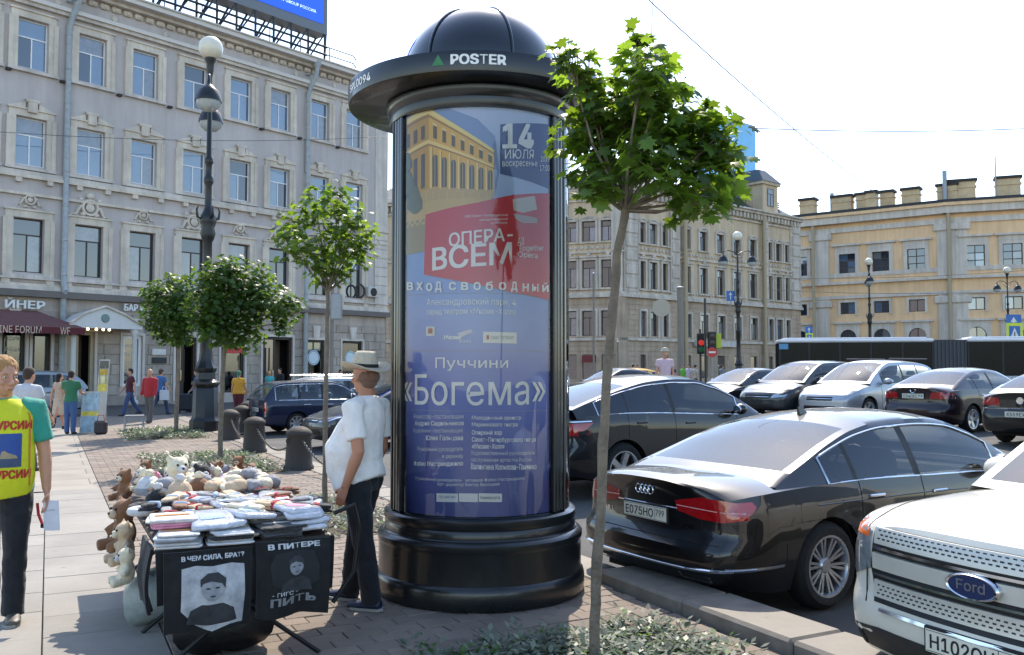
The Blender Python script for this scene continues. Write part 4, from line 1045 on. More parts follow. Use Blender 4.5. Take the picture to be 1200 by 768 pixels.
# louvred plant screen and billboard on the roof
pb = thing('roof_billboard', 'tall light blue billboard on the roof behind the maple crown', 'billboard')
xb = fx(858); p0 = C2 + D2 * fx(842) + N2 * 2.2; p1 = C2 + D2 * fx(909) + N2 * 2.2
pb.location = (p0.x, p0.y, 0); pb.rotation_euler = (0, 0, pi / 2 - ANG2); wl = (p1 - p0).length
zb0 = AT(866, 226, p1.y).z; zb1 = AT(866, 148, p1.y).z
MB().box(0, wl, 0, .8, zb0, zb1).build('panel', mat('billboard_grey', '#8f979c', .5), pb)
MB().box(.15, wl - .15, -.05, 0, zb0 + .15, zb1 - .15).build('poster', mat('billboard_blue', '#7cc4ee', .4, var=.25, ns=.15), pb)
for k in range(5): MB().tube([V((.5 + k * (wl - 1) / 4, .4, zTop + .3)), V((.5 + k * (wl - 1) / 4, .4, zb0))], .15, 6).build('leg', STEEL, pb)
for k in range(8): MB().box(-1, wl + 4, -.35, -.25, zTop + .6 + k * .24, zTop + .74 + k * .24).build('louvre', mat('louvre_grey', '#6c7478', .5), pb)

# ---- the long yellow house on the far side of the square
YW = mat('yellow_stucco', '#e9c295', .9, var=.12, ns=.35, streak=.12, bump=.15, bs=10); WT = mat('white_grey_trim', '#d3c7b8', .9, var=.12, ns=.8, streak=.2)
yh = thing('yellow_house', 'yellow and white classical house with many roof chimneys behind the bus', 'building')
C3 = V(((1113 - 600) / FPX * 110, 110.)); 
def z_(py): return AT(1113, py, 110).z
yr = [(z_(315), z_(289)), (z_(364), z_(349.5)), (z_(404), z_(383.5))]
zt3 = z_(251)
def yface(org, ang, length, xs, pil):
    e = bpy.data.objects.new('facade', None); COL.objects.link(e); e.parent = yh; e.location = (org.x, org.y, 0); e.rotation_euler = (0, 0, pi / 2 - ang)
    W = 2.1; ops = []
    for x in xs: ops += [(x - W / 2, x + W / 2, *yr[0]), (x - W * .45, x + W * .45, *yr[1]), (x - W / 2, x + W / 2, yr[2][0] - 2, yr[2][1])]
    facade_wall('wall', e, 0, length, -.2, zt3, ops, YW, rev=.35)
    for x in xs:
        for r, (a, b) in enumerate(yr):
            w_ = W if r != 1 else W * .9
            a_ = a - 2 if r == 2 else a
            window(e, x, a_, w_, b - a_, OFR, y=.2, style='G' if r == 0 else 'P', k=0, bar=.1)
            q = MB(); T = .45 if r != 1 else .3
            q.box(x - w_ / 2 - T, x - w_ / 2, -.12, 0, a_ - .2, b + T); q.box(x + w_ / 2, x + w_ / 2 + T, -.12, 0, a_ - .2, b + T)
            if r == 2:
                N_ = 10
                for k in range(N_):
                    t0, t1 = pi * k / N_, pi * (k + 1) / N_; x0, x1 = x - w_ / 2 * cos(t0), x - w_ / 2 * cos(t1); zz = b - w_ / 2
                    q.add([(x0, -.12, zz + w_ / 2 * sin(t0)), (x1, -.12, zz + w_ / 2 * sin(t1)), (x1, -.12, b + T), (x0, -.12, b + T), (x0, .19, zz + w_ / 2 * sin(t0)), (x1, .19, zz + w_ / 2 * sin(t1))], [(0, 1, 2, 3), (0, 4, 5, 1)])
                q.box(x - w_ / 2 - T - .35, x + w_ / 2 + T + .35, -.4, 0, b + T + .3, b + T + .55); q.box(x - w_ / 2 - T, x + w_ / 2 + T, -.12, 0, b + T + .01, b + T + .29)
            else: q.box(x - w_ / 2, x + w_ / 2, -.12, 0, b, b + T)
            if r == 0: q.box(x - w_ / 2 - T - .4, x + w_ / 2 + T + .4, -.45, 0, b + 1.05, b + 1.3); q.box(x - w_ / 2 - T, x + w_ / 2 + T, -.12, 0, b + T + .01, b + 1.04)
            q.build('window_surround', WT, e)
    for x, w_ in pil:
        MB().box(x - w_ / 2, x + w_ / 2, -.18, 0, 0, z_(344)).build('pilaster', WT, e); MB().box(x - w_ / 2, x + w_ / 2, -.18, 0, z_(324), z_(258)).build('pilaster', WT, e)
        for zz in (z_(347), z_(262)): MB().bbox(x - w_ / 2 - .4, x + w_ / 2 + .4, -.4, 0, zz - .9, zz, .1).build('capital', WT, e)
    for y0, y1, out in ((313, 318, .1), (324, 327, .45), (341, 345, .3), (256, 262, .25)):
        MB().box(-.5, length + .1, -out, 0, z_(y1), z_(y0)).build('string_course', WT, e)
    MB().box(-.5, length + .2, -.9, 0, zt3, zt3 + .9).build('cornice', WT, e); MB().box(-.5, length + .2, -1.2, 0, zt3 + .9, zt3 + 1.3).build('cornice', YW, e)
    q = MB(); q.box(-.5, length + .2, -1.25, -1.0, zt3 + 1.3, zt3 + 1.65); q.build('snow_guard', mat('dark_gutter', '#2a2d31', .6), e)
    q = MB(); n = int(length / .9)
    q.add([(-.5, -1, zt3 + 1.35), (length + .2, -1, zt3 + 1.35), (length + .2, 8, zt3 + 2.6), (-.5, 8, zt3 + 2.6), (length + .2, 16, zt3 + 1.3), (-.5, 16, zt3 + 1.3)], [(0, 1, 2, 3), (3, 2, 4, 5)])
    for k in range(n): q.tube([V((k * .9, -.9, zt3 + 1.42)), V((k * .9, 8, zt3 + 2.65))], .04, 4)
    q.build('roof', mat('light_roof_sheet', '#86898a', .6, .1, var=.2, ns=1), e)
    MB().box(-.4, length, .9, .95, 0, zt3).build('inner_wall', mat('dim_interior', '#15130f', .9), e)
    return e
ANG3 = radians(53); L3 = 34.; D3 = V((sin(ANG3), -cos(ANG3))); o3 = C3 - D3 * L3
def f3(px, o=o3, d=D3): a = (px - 600) / FPX; return (a * o.y - o.x) / (d.x - a * d.y)
z4 = lambda x: 900 + x / 3.0733
yf = yface(o3, pi - ANG3, L3, [f3(z4(x)) for x in (118, 290, 412, 540)], [(f3(z4(195)), 2.2), (f3(z4(650)), 2.0)])
ANG3b = radians(68); D3b = V((sin(ANG3b), -cos(ANG3b))); L3b = 26.
yg = yface(C3, pi - ANG3b, L3b, [f3(z4(x), C3, D3b) for x in (754, 890)] + [f3(z4(890), C3, D3b) + 4.6], [(1.2, 1.9)])
MB().tube([V((.1, -.6, 0)), V((.1, -.6, zt3))], .22, 8).build('downpipe', mat('buff_pipe', '#a8997c'), yg)
MB().tube([V((f3(z4(173)), -.6, 0)), V((f3(z4(173)), -.6, zt3))], .22, 8).build('downpipe', mat('buff_pipe', '#a8997c'), yf)
CAPM = mat('chimney_cap', '#33302d', .8); CHM = mat('chimney_stucco', '#c4ab86', .9, var=.25, ns=1)
def chimney(e, x, y, w_, z0, h_):
    w_ *= .62
    q = MB(); q.box(x - w_ / 2, x + w_ / 2, y - .7, y + .7, z0, z0 + h_); q.box(x - w_ / 2 - .12, x + w_ / 2 + .12, y - .82, y + .82, z0 + h_ * .72, z0 + h_ * .8); c = q.build('chimney', CHM, e)
    MB().box(x - w_ / 2 - .2, x + w_ / 2 + .2, y - .9, y + .9, z0 + h_, z0 + h_ + .35).build('chimney_cap', CAPM, c); MB().box(x - w_ / 2 - .05, x + w_ / 2 + .05, y - .75, y + .75, z0 - .1, z0 + .5).build('chimney_base', CAPM, c)
for px, w_, dy in ((941, 3.2, 3), (977, 4.2, 5), (1004, 3.2, 5), (1020.5, 2.0, 2), (1029, 2.6, 6), (1058, 3.4, 6), (1103, 3.8, 6)):
    x = f3(px); chimney(yf, x, dy, w_, zt3 + 1.0 + 1.3 * (dy + 1) / 9, 2.5)
for px, w_ in ((1136, 5.2), (1194, 4.4)): chimney(yg, f3(px, C3, D3b), 6, w_, zt3 + 2.0, 2.9)
for e_, px, h_ in ((yf, 964, 3.0), (yg, 1115, 4.2), (yg, 1178, 5.5)):
    x = f3(px) if e_ is yf else f3(px, C3, D3b); MB().tube([V((x, 5, zt3 + 1.8)), V((x, 5, zt3 + 2.2 + h_))], .28 if px != 1178 else .08, 8).build('antenna', STEEL, e_)
# ------------------------------------------------------------ cars (x from the rear bumper 0 to the front L, y to the car's left)
def paint(name, c, metal=.0, rough=.35):
    m = mat(name, c, rough, metal, var=.03, ns=2, coat=.9, spec=.25); m.node_tree.nodes['Principled BSDF'].inputs['Coat Roughness'].default_value = .015; return m
WIN_T = glass('tinted_glass', (.16, .18, .18), .01, 1.55, .03); WIN_C = glass('clear_car_glass', (.68, .72, .7), .01, 1.55, .03)
CABIN = mat('cabin_dark', '#1c1b1c', .8, var=.1); TAILR = mat('tail_lamp_red', '#9c0d14', .12, var=.25, ns=20, coat=1.); TAILD = mat('tail_lamp_dark', '#4a0609', .12, var=.2, ns=20, coat=1.)
HEADL = mat('head_lamp', '#aeb6bb', .1, .6, var=.3, ns=25, coat=1.); AMBER = mat('amber_lamp', '#d9661c', .15, var=.1, coat=1.); PLATEW = mat('plate_white', '#d3d1c2', .45, var=.04); PLATEK = mat('plate_ink', '#15151a', .6)
SEAM = mat('panel_gap', '#050505', .9, var=0)
RIMM = mat('alloy_rim', '#b4b8bd', .28, .9, var=.08)
wheel_cache = {}
def wheel_meshes(r, style):
    if (r, style) in wheel_cache: return wheel_cache[r, style]
    R90 = Matrix.Rotation(pi / 2, 4, 'X'); w2 = .11 if r > .3 else .085
    rr = r * .70
    t = MB(); t.lathe([(rr, -w2), (rr + .02, -w2 - .006), (r - .05, -w2 - .008), (r - .012, -w2 * .72), (r, -w2 * .5), (r, w2 * .5), (r - .012, w2 * .72), (r - .05, w2 + .008), (rr + .02, w2 + .006), (rr, w2)], 40, M=R90)
    rim = MB(); rim.lathe([(rr, -w2), (rr, w2 - .0), (rr - .018, w2 - .002), (rr - .03, w2 - .03), (rr - .035, -w2 * .3)], 40, M=R90)
    rim.lathe([(.001, w2 - .03), (.05, w2 - .03), (.062, w2 - .045), (.07, w2 - .07)], 16, M=R90)
    n = {'multi': 20, 'five': 5, 'steel': 8, 'six': 6}[style]
    for k in range(n):
        a = 2 * pi * k / n + (.1 if style == 'multi' and k % 2 else 0); hw = {'multi': .011, 'five': .042, 'steel': .03, 'six': .035}[style]
        M = R90 @ Matrix.Rotation(a, 4, 'Z')
        P = [M @ V(p) for p in ((.04, -hw * .9, w2 - .045), (.04, hw * .9, w2 - .045), (rr - .02, hw, w2 - .02), (rr - .02, -hw, w2 - .02), (.04, -hw * 1.3, w2 - .085), (.04, hw * 1.3, w2 - .085), (rr - .02, hw * 1.3, w2 - .06), (rr - .02, -hw * 1.3, w2 - .06))]
        rim.add(P, [(0, 1, 2, 3), (4, 7, 6, 5), (0, 4, 5, 1), (1, 5, 6, 2), (2, 6, 7, 3), (3, 7, 4, 0)])
    disc = MB(); disc.lathe([(.001, -w2 * .2), (rr * .8, -w2 * .2), (rr * .8, -w2 * .3), (rr - .03, -w2 * .35)], 24, M=R90)
    wheel_cache[r, style] = tuple(q.mesh(nm, 40) for q, nm in ((t, 'tyre'), (rim, 'rim'), (disc, 'brake_disc'))); return wheel_cache[r, style]

def car(name, label, spec, loc, heading, pm, cat='car', group=None, step=.05, glassm=None):
    L, W = spec['L'], spec['W']; h2 = W / 2; cr, cf = spec.get('cr', .6), spec.get('cf', .75); lr, lf = spec.get('lr', .17), spec.get('lf', .24)
    wr = spec['wr']; axles = spec['axles']; ra = wr + spec.get('gap', .045); sill = spec.get('sill', .22)
    glassm = glassm or WIN_T
    root = thing(name, label, cat, loc, pi / 2 - radians(heading), group)
    sh = V((-L / 2, 0, 0))
    def hw(x):
        w_ = h2
        if x < cr: t = 1 - x / cr; w_ = h2 - lr + lr * sqrt(max(0, 1 - t * t))
        if L - x < cf: t = 1 - (L - x) / cf; w_ = min(w_, h2 - lf + lf * sqrt(max(0, 1 - t * t)))
        return w_
    def sp(z, zb):
        t = z
        return interp([(.15, .925), (.30, .965), (.48, .992), (.62, 1.), (.80, .997), (zb - .12, .99), (zb, .955), (zb + .3, .9)], t)
    def zlow(x):
        z = sill + .05 * ss(.55, 0, x) + .04 * ss(.6, 0, L - x)
        for a in axles:
            d = abs(x - a)
            if d < ra: z = max(z, wr * 1.0 + sqrt(ra * ra - d * d) - .0)
        return z
    belt = lambda x: spl(spec['belt'], x)
    deck = lambda x: max(spl(spec['deck'], x), belt(x) + .004)
    rp, fp = spec['rear_prof'], spec['front_prof']; br, bf = spec.get('bow_r', .10), spec.get('bow_f', .16)
    def shift(p):
        x, y, z = p
        a = max(0, 1 - x / cr); b = max(0, 1 - (L - x) / cf); yy = (y / h2) ** 2
        return V((x + a * (spl(rp, z) + br * yy) - b * (spl(fp, z) + bf * yy), y, z)) + sh
    xs = set(round(i * L / int(L / step), 4) for i in range(int(L / step) + 1))
    for a in axles:
        for k in range(-9, 10): xs.add(round(a + ra * sin(pi / 2 * k / 9), 4))
    xs |= {round(cr * (1 - cos(pi / 2 * k / 6)), 4) for k in range(7)} | {round(L - cf * (1 - cos(pi / 2 * k / 6)), 4) for k in range(7)}
    xs = sorted(x for x in xs if 0 <= x <= L); ys_ = [xs[0]]
    for x in xs[1:]:
        if x - ys_[-1] > .006: ys_.append(x)
    xs = ys_
    NS, K = 11, 8; xc0, xc1 = spec['roof'][0][0], spec['roof'][-1][0]
    body = MB()
    def section(x, s):
        zl, zb = zlow(x), belt(x); w_ = hw(x); pts = []
        for j in range(NS + 1):
            z = lerp(zl, zb, j / NS); pts.append((x, s * w_ * sp(z, zb), z))
        wb = w_ * sp(zb, zb); zd = deck(x); dk = []
        for k in range(1, K + 1):
            y = wb * (1 - k / K); dk.append((x, s * y, zd - (zd - zb) * (y / wb) ** spec.get('crown', 3.)))
        return pts, dk
    for s in (1, -1):
        S_ = [section(x, s) for x in xs]
        for i in range(len(xs) - 1):
            A = S_[i][0] + S_[i][1]; B = S_[i + 1][0] + S_[i + 1][1]; mid = (xs[i] + xs[i + 1]) / 2
            for j in range(len(A) - 1):
                if j >= NS + 1 and xc0 + .5 < mid < xc1 - .4: continue      # open under the cabin
                body.add([shift(A[j]), shift(B[j]), shift(B[j + 1]), shift(A[j + 1])], [(0, 1, 2, 3)])
            # folded lip at the lower edge
            a, b = V(A[0]), V(B[0]); body.add([shift(a), shift(b), shift(b + V((0, -s * .05, .01))), shift(a + V((0, -s * .05, .01)))], [(0, 1, 2, 3)])
    for x in (0, L):                                   # end panels
        P, Dk = section(x, 1); zb = P[-1][2]; top = [P[-1]] + Dk; zl = P[0][2]
        for s in (1, -1):
            G_ = []
            for j in range(NS + 1):
                row = []
                for k in range(K + 1):
                    ytop, ztop_ = top[k][1], top[k][2]; f = j / NS
                    row.append(shift((x, s * P[j][1] * (1 - k / K), lerp(zl, ztop_, f))))
                G_.append(row)
            body.grid(G_)
    bo = body.build('body', pm, root, smooth=38, merge=.0008)
    # cabin
    zmax = max(spl(spec['roof'], lerp(xc0, xc1, i / 60)) for i in range(61)); hm = zmax - belt((xc0 + xc1) / 2)
    inset, drop = spec.get('inset', .22), spec.get('drop', .07); xwr, xwf = spec['rear_glass'][1], spec['front_glass'][0]; bwf, bwr = spec.get('bow_ws', .16), spec.get('bow_rw', .10)
    def cab(x, kind, t):
        zb = belt(x) - .012; zr = max(spl(spec['roof'], x), zb + .003); wB = hw(max(cr * .7, min(L - cf * .7, x))) * sp(zb, zb) - .012
        h = min(1, max(0, (zr - zb) / hm)); ye = wB - inset * h ** .9 - .02; ze = zr - drop * h
        if kind == 's': y = lerp(wB, ye, t) + .02 * sin(pi * t) * h; z = lerp(zb, ze, t)
        else: y = ye * (1 - t); z = ze + (zr - ze) * (1 - (1 - t) ** 2.4)
        q = 1 - (y / wB) ** 2
        x2 = x + bwf * ss(xwf - .1, xc1, x) * q - bwr * ss(xwr + .1, xc0, x) * q
        return V((x2, y, z)) + sh
    SW = spec['side_win']; keys = {xc0, xc1, *spec['rear_glass'], *spec['front_glass']}
    for a, b in SW: keys |= {a, b}
    cx = sorted({round(v, 4) for v in keys} | {round(xc0 + (xc1 - xc0) * i / int((xc1 - xc0) / step), 4) for i in range(int((xc1 - xc0) / step) + 1)})
    kk = {round(v, 4) for v in keys}; c2 = []
    for x in cx:
        if c2 and x - c2[-1] < .012:
            if x in kk and c2[-1] not in kk: c2[-1] = x
            elif x not in kk: continue
            else: c2.append(x)
        else: c2.append(x)
    cx = c2; vt = spec.get('vt', .86); vsamp = [0, .05, .25, .5, .7, vt, 1]; ssamp = [0, .10, .22, .36, .52, .68, .84, 1]
    parts = {}
    for s in (1, -1):
        mir = lambda p: V((p.x, s * p.y, p.z))
        for i in range(len(cx) - 1):
            xm = (cx[i] + cx[i + 1]) / 2
            for a, b in zip(vsamp, vsamp[1:]):
                key = 'frame'
                if .05 <= a and b <= vt + 1e-6:
                    for n, (x0, x1) in enumerate(SW):
                        if x0 < xm < x1: key = ('side_window', n, s)
                    if key == 'frame' and SW[0][0] < xm < SW[-1][1]: key = ('pillar', sum(1 for q_ in SW if q_[0] < xm), s)
                parts.setdefault(key, MB()).add([mir(cab(cx[i], 's', a)), mir(cab(cx[i + 1], 's', a)), mir(cab(cx[i + 1], 's', b)), mir(cab(cx[i], 's', b))], [(0, 1, 2, 3)])
            for a, b in zip(ssamp, ssamp[1:]):
                key = 'frame'
                if a >= .10:
                    if spec['front_glass'][0] < xm < spec['front_glass'][1]: key = 'windscreen'
                    if spec['rear_glass'][0] < xm < spec['rear_glass'][1]: key = 'rear_window'
                parts.setdefault(key, MB()).add([mir(cab(cx[i], 't', a)), mir(cab(cx[i + 1], 't', a)), mir(cab(cx[i + 1], 't', b)), mir(cab(cx[i], 't', b))], [(0, 1, 2, 3)])
    for key, q in parts.items():
        nm = key if isinstance(key, str) else key[0]
        m = pm if nm == 'frame' else (DARK if nm == 'pillar' else (spec.get('ws_glass', WIN_C) if nm in ('windscreen', 'rear_window') else glassm))
        q.build({'frame': 'cabin', 'pillar': 'pillar'}.get(nm, nm), m, root, smooth=45, merge=.0005)
    if spec.get('dlo'):
        q = MB(); x0, x1 = SW[0][0] - .03, SW[-1][1] + .03; X = [lerp(x0, x1, i / 40) for i in range(41)]
        for s in (1, -1):
            lo = [cab(x, 's', .025) + V((0, .006, 0)) for x in X]; hi = [cab(x, 's', vt + .03) + V((0, .006, 0)) for x in X]
            pth = lo + hi[::-1] + [lo[0]]; pth = [V((p.x, s * p.y, p.z)) for p in pth]; q.tube(pth, .011, 6)
        q.build('window_trim', spec['dlo'], root, smooth=60)
    # cabin fittings
    q = MB(); zf = belt(L / 2)
    q.bbox(xc0 + .3 - L / 2, xc1 - .35 - L / 2, -h2 * .8, h2 * .8, .25, .35, .02); q.bbox(xc1 - .75 - L / 2, xc1 - .2 - L / 2, -h2 * .84, h2 * .84, zf - .30, zf - .005, .06)
    q.bbox(xc0 + .2 - L / 2, xc0 + .62 - L / 2, -h2 * .8, h2 * .8, zf - .3, zf + .0, .04)
    q.build('cabin_floor', CABIN, root)
    for x in spec.get('seats', (lerp(xc0, xc1, .30), lerp(xc0, xc1, .56))):
        for s in (1, -1):
            M = Matrix.Translation(V((x - L / 2, s * h2 * .42, .55))) @ Matrix.Rotation(radians(-14), 4, 'Y')
            MB().bbox(-.07, .07, -.25, .25, -.1, zf - .33, .05, M).bbox(-.05, .05, -.13, .13, zf - .31, zf - .19, .04, M).build('seat', CABIN, root)
    MB().tube([V((xc1 - .85 - L / 2 + .08 * sin(t), h2 * .42 + .18 * cos(t), zf - .04 + .17 * sin(t))) for t in [2 * pi * k / 16 for k in range(17)]], .014, 6).build('steering_wheel', DARK, root)
    # underside, wheel housings, wheels
    q = MB(); q.box(.25 - L / 2, L / 2 - .3, -h2 * .72, h2 * .72, sill - .03, sill + .08); q.build('underside', SEAM, root)
    tm, rm, dm = wheel_meshes(wr, spec.get('rim', 'five'))
    for a in axles:
        for s in (1, -1):
            q = MB(); q.lathe([(ra + .006, 0), (ra + .006, .42), (.05, .42)], 24, c=(a - L / 2, 0, wr), a0=-.35, a1=pi + .35, M=Matrix.Translation(V((0, s * (h2 - .03), 0))) @ Matrix.Rotation(pi / 2, 4, 'X') @ Matrix.Scale(s, 4, V((0, 0, 1))))
            q.build('wheel_housing', SEAM, root)
            wh = link('wheel', dm, None, root, (a - L / 2, s * (h2 - .125), wr), (0, random.uniform(0, 1) if s > 0 else random.uniform(0, 1), 0 if s < 0 else pi))
            wh.rotation_euler = (0, 0, 0 if s < 0 else pi)
            if not dm.materials: dm.materials.append(mat('brake_steel', '#4a4744', .5, .8)); tm.materials.append(RUBBER); rm.materials.append(RIMM)
            link('tyre', tm, None, wh); link('rim', rm, None, wh)
    allv, allf = [], []
    for ob in (bo,) + tuple(o for o in root.children if o.name.split('.')[0] == 'cabin'):
        o_ = len(allv); allv += [v.co.copy() for v in ob.data.vertices]; allf += [tuple(i + o_ for i in p.vertices) for p in ob.data.polygons]
    bvh = BVHTree.FromPolygons(allv, allf)
    C = dict(root=root, bvh=bvh, L=L, W=W, belt=belt, h2=h2, body=bo, cab=cab, sh=sh)
    def rear(nm, outline, m, parent=None, off=.004, sp_=.05, ang=0., skirt=.012):
        d = V((cos(ang), sin(ang), 0)); return onto(bvh, outline, sp_, lambda a, b: V((-L / 2, a, b)) - d * 1.2, d, off, skirt).build(nm, m, parent or root, smooth=40)
    def front(nm, outline, m, parent=None, off=.004, sp_=.05, ang=0., skirt=.012):
        d = V((-cos(ang), -sin(ang), 0)); return onto(bvh, outline, sp_, lambda a, b: V((L / 2, a, b)) - d * 1.2, d, off, skirt).build(nm, m, parent or root, smooth=40)
    def side(nm, outline, m, s=-1, parent=None, off=.003, sp_=.06, skirt=.01):
        return onto(bvh, outline, sp_, lambda a, b: V((a - L / 2, s * 3, b)), V((0, -s, 0)), off, skirt).build(nm, m, parent or root, smooth=40)
    def line(pts, m=SEAM, r=.0035, mode='side', s=-1, nm='panel_gap', n=5, k=10):
        P = []
        for (a, b), (c, d) in zip(pts, pts[1:]):
            for i in range(k + 1):
                u, v = lerp(a, c, i / k), lerp(b, d, i / k)
                if mode == 'side': h = bvh.ray_cast(V((u - L / 2, s * 3, v)), V((0, -s, 0)))[0]
                elif mode == 'rear': h = bvh.ray_cast(V((-L, u, v)), V((1, 0, 0)))[0]
                elif mode == 'front': h = bvh.ray_cast(V((L, u, v)), V((-1, 0, 0)))[0]
                else: h = bvh.ray_cast(V((u - L / 2, v, 4)), V((0, 0, -1)))[0]
                if h and (not P or (h - P[-1]).length > 1e-4): P.append(h)
        if len(P) > 1: return MB().tube(P, r, n).build(nm, m, root)
    C.update(rear=rear, front=front, side=side, line=line)
    # doors, handles, mirrors common to all
    for s in (1, -1):
        for x, z1 in spec.get('seams', ()):
            line([(x, sill + .1), (x + .0, .6), (x, belt(x) - .005)], s=s)
        if spec.get('seams'): line([(spec['seams'][0][0], sill + .1), (spec['seams'][-1][0], sill + .1)], s=s, k=20)
        for x in spec.get('handles', ()):
            h = bvh.ray_cast(V((x - L / 2, s * 3, belt(x) - .13)), V((0, -s, 0)))[0]
            if h: MB().bbox(h.x - .10, h.x + .10, h.y - .018, h.y + .03, h.z - .014, h.z + .014, .008).build('door_handle', spec.get('handle_mat', pm), root)
        xm = spec['mirror']; zb = belt(xm); y = s * (h2 + .09)
        q = MB(); q.ell((0, 0, 0), (.09, .125, .085), 12, 8, Matrix.Rotation(s * .25, 4, 'Z')); q.tube([V((.02, -s * .2, -.06)), V((0, -s * .05, -.03))], .025, 6)
        mi = q.build('mirror', spec.get('mirror_mat', pm), root, smooth=60, loc=(xm - L / 2, y, zb + .085))
        MB().ell((-.075, 0, 0), (.022, .105, .065), 10, 6, Matrix.Rotation(s * .25, 4, 'Z')).build('mirror_glass', CHROME, mi, smooth=60)
    return C
def plate(C, txt, y, z, end='rear', w_=.52, h_=.112):
    root, bvh, L = C['root'], C['bvh'], C['L']; sgn = -1 if end == 'rear' else 1
    hit = max((abs(bvh.ray_cast(V((sgn * L, y + dy, z + dz)), V((-sgn, 0, 0)))[0].x) for dy in (-w_ / 2, 0, w_ / 2) for dz in (-h_ / 2, 0, h_ / 2)))
    x = sgn * (hit + .01)
    M = Matrix.Translation(V((x, y, z))) @ (Matrix(((0, 0, -1, 0), (-1, 0, 0, 0), (0, 1, 0, 0), (0, 0, 0, 1))) if end == 'rear' else Matrix(((0, 0, 1, 0), (1, 0, 0, 0), (0, 1, 0, 0), (0, 0, 0, 1))))
    q = MB(); q.bbox(-w_ / 2 - .012, w_ / 2 + .012, -h_ / 2 - .012, h_ / 2 + .012, -.02, .004, .004, M); p = q.build('plate_holder', DARK, root)
    pl = MB().bbox(-w_ / 2, w_ / 2, -h_ / 2, h_ / 2, .004, .008, .0015, M).build('number_plate', PLATEW, root)
    body_, reg = txt
    vs, fs = text_fit(body_, w_ * .66, h_ * .62, 'CENTER', .015); MB().add([M @ V((a - w_ * .12, b - h_ * .32, .0095)) for a, b in vs], fs).build('lettering', PLATEK, pl)
    vs, fs = text_fit(reg, w_ * .19, h_ * .46, 'CENTER', .012); MB().add([M @ V((a + w_ * .36, b - h_ * .16, .0095)) for a, b in vs], fs).build('lettering', PLATEK, pl)
    for a, b, c, d in ((-w_ / 2 + .006, w_ / 2 - .006, h_ / 2 - .008, h_ / 2 - .005), (-w_ / 2 + .006, w_ / 2 - .006, -h_ / 2 + .005, -h_ / 2 + .008), (w_ * .245, w_ * .252, -h_ / 2 + .006, h_ / 2 - .006)):
        MB().add([M @ V(p) for p in ((a, c, .0092), (b, c, .0092), (b, d, .0092), (a, d, .0092))], [(0, 1, 2, 3)]).build('plate_border', PLATEK, pl)
def xy_from(corner, heading, L, W, which):
    """centre of a car whose corner / end centre is known"""
    h = radians(heading); d = V((sin(h), cos(h), 0)); r = V((cos(h), -sin(h), 0)); c = V((corner[0], corner[1], 0))
    k = {'rr': d * L / 2 - r * W / 2, 'rc': d * L / 2, 'fc': -d * L / 2, 'fr': -d * L / 2 - r * W / 2}[which]; return c + k
def on_road(p): return V((p.x, p.y, road_z(p.x, p.y) + (.143 * ss(14, 30, p.y) * (1 - ss(-3.5, 4.5, p.x)))))

SEDAN = dict(L=5.14, W=1.94, wr=.345, axles=(1.13, 4.18), gap=.04, sill=.21, rim='multi', cr=.55, lr=.2, bow_r=.09,
    belt=[(0, .90), (.3, .94), (.9, .97), (1.6, .985), (2.6, .965), (3.7, .94), (4.3, .87), (4.8, .77), (5.14, .66)],
    deck=[(0, 1.015), (.12, 1.045), (.5, 1.055), (.95, 1.04), (1.2, 1.0), (3.7, .99), (3.95, 1.0), (4.4, .93), (4.85, .82), (5.14, .70)],
    roof=[(.62, .99), (.74, 1.045), (1.05, 1.17), (1.4, 1.315), (1.75, 1.43), (2.15, 1.495), (2.6, 1.51), (3.0, 1.485), (3.3, 1.39), (3.65, 1.205), (4.02, .985)],
    rear_glass=(.86, 1.72), front_glass=(3.08, 3.93), side_win=[(1.22, 1.50), (1.55, 2.30), (2.39, 3.52)], vt=.87,
    rear_prof=[(.2, .16), (.3, .08), (.37, .01), (.5, .0), (.565, .012), (.60, .07), (.75, .085), (.95, .075), (1.0, .045), (1.06, .045)],
    front_prof=[(.2, .14), (.35, .03), (.5, .0), (.66, .04), (.75, .12)],
    dlo=CHROME, seams=[(1.53, 0), (2.36, 0), (3.62, 0)], handles=(1.72, 2.58), mirror=3.42, handle_mat=CHROME)
BLK = paint('black_car_paint', '#08080b')
hA = 58.; wA = V((2.48, 7.08, 0)); d_ = V((sin(radians(hA)), cos(radians(hA)), 0)); r_ = V((cos(radians(hA)), -sin(radians(hA)), 0))
cA = wA + d_ * (SEDAN['L'] / 2 - 1.13) - r_ * (SEDAN['W'] / 2 - .02); cA.z = -.15
A = car('black_sedan', 'glossy black four ringed luxury sedan parked tail first against the granite kerb', SEDAN, cA, hA, BLK, 'car', step=.04, glassm=glass('sedan_side_glass', (.42, .45, .45), .01, 1.55, .03))
R = A['rear']
for s in (1, -1):
    o_ = R('tail_lamp', [(s * .34, .865), (s * .60, .915), (s * .80, .905), (s * .905, .88), (s * .915, .77), (s * .80, .745), (s * .58, .75), (s * .36, .79)], TAILR, off=.006, sp_=.035)
    A['line']([(s * .35, .83), (s * .9, .815)], mat('lamp_strip', '#d9a7a0', .2, coat=1.), .008, 'rear', nm='lamp_strip')
    A['line']([(s * .63, .915), (s * .585, .80), (s * .60, .75)], SEAM, .004, 'rear'); A['line']([(s * .60, .75), (s * .60, .62)], SEAM, .003, 'rear')
    R('exhaust_trim', rrect(min(s * .40, s * .70), max(s * .40, s * .70), .285, .335, .012), CHROME, off=.004); R('exhaust_mouth', rrect(min(s * .42, s * .68), max(s * .42, s * .68), .293, .327, .01), SEAM, off=.007)
    # lamp side return
    A['side']('tail_lamp_return', [(.10, .885), (.33, .90), (.36, .86), (.30, .80), (.12, .79)], TAILR, s, off=.004, sp_=.04)
A['line']([(-.36, .80), (.36, .80)], CHROME, .008, 'rear', nm='chrome_bar', k=16)
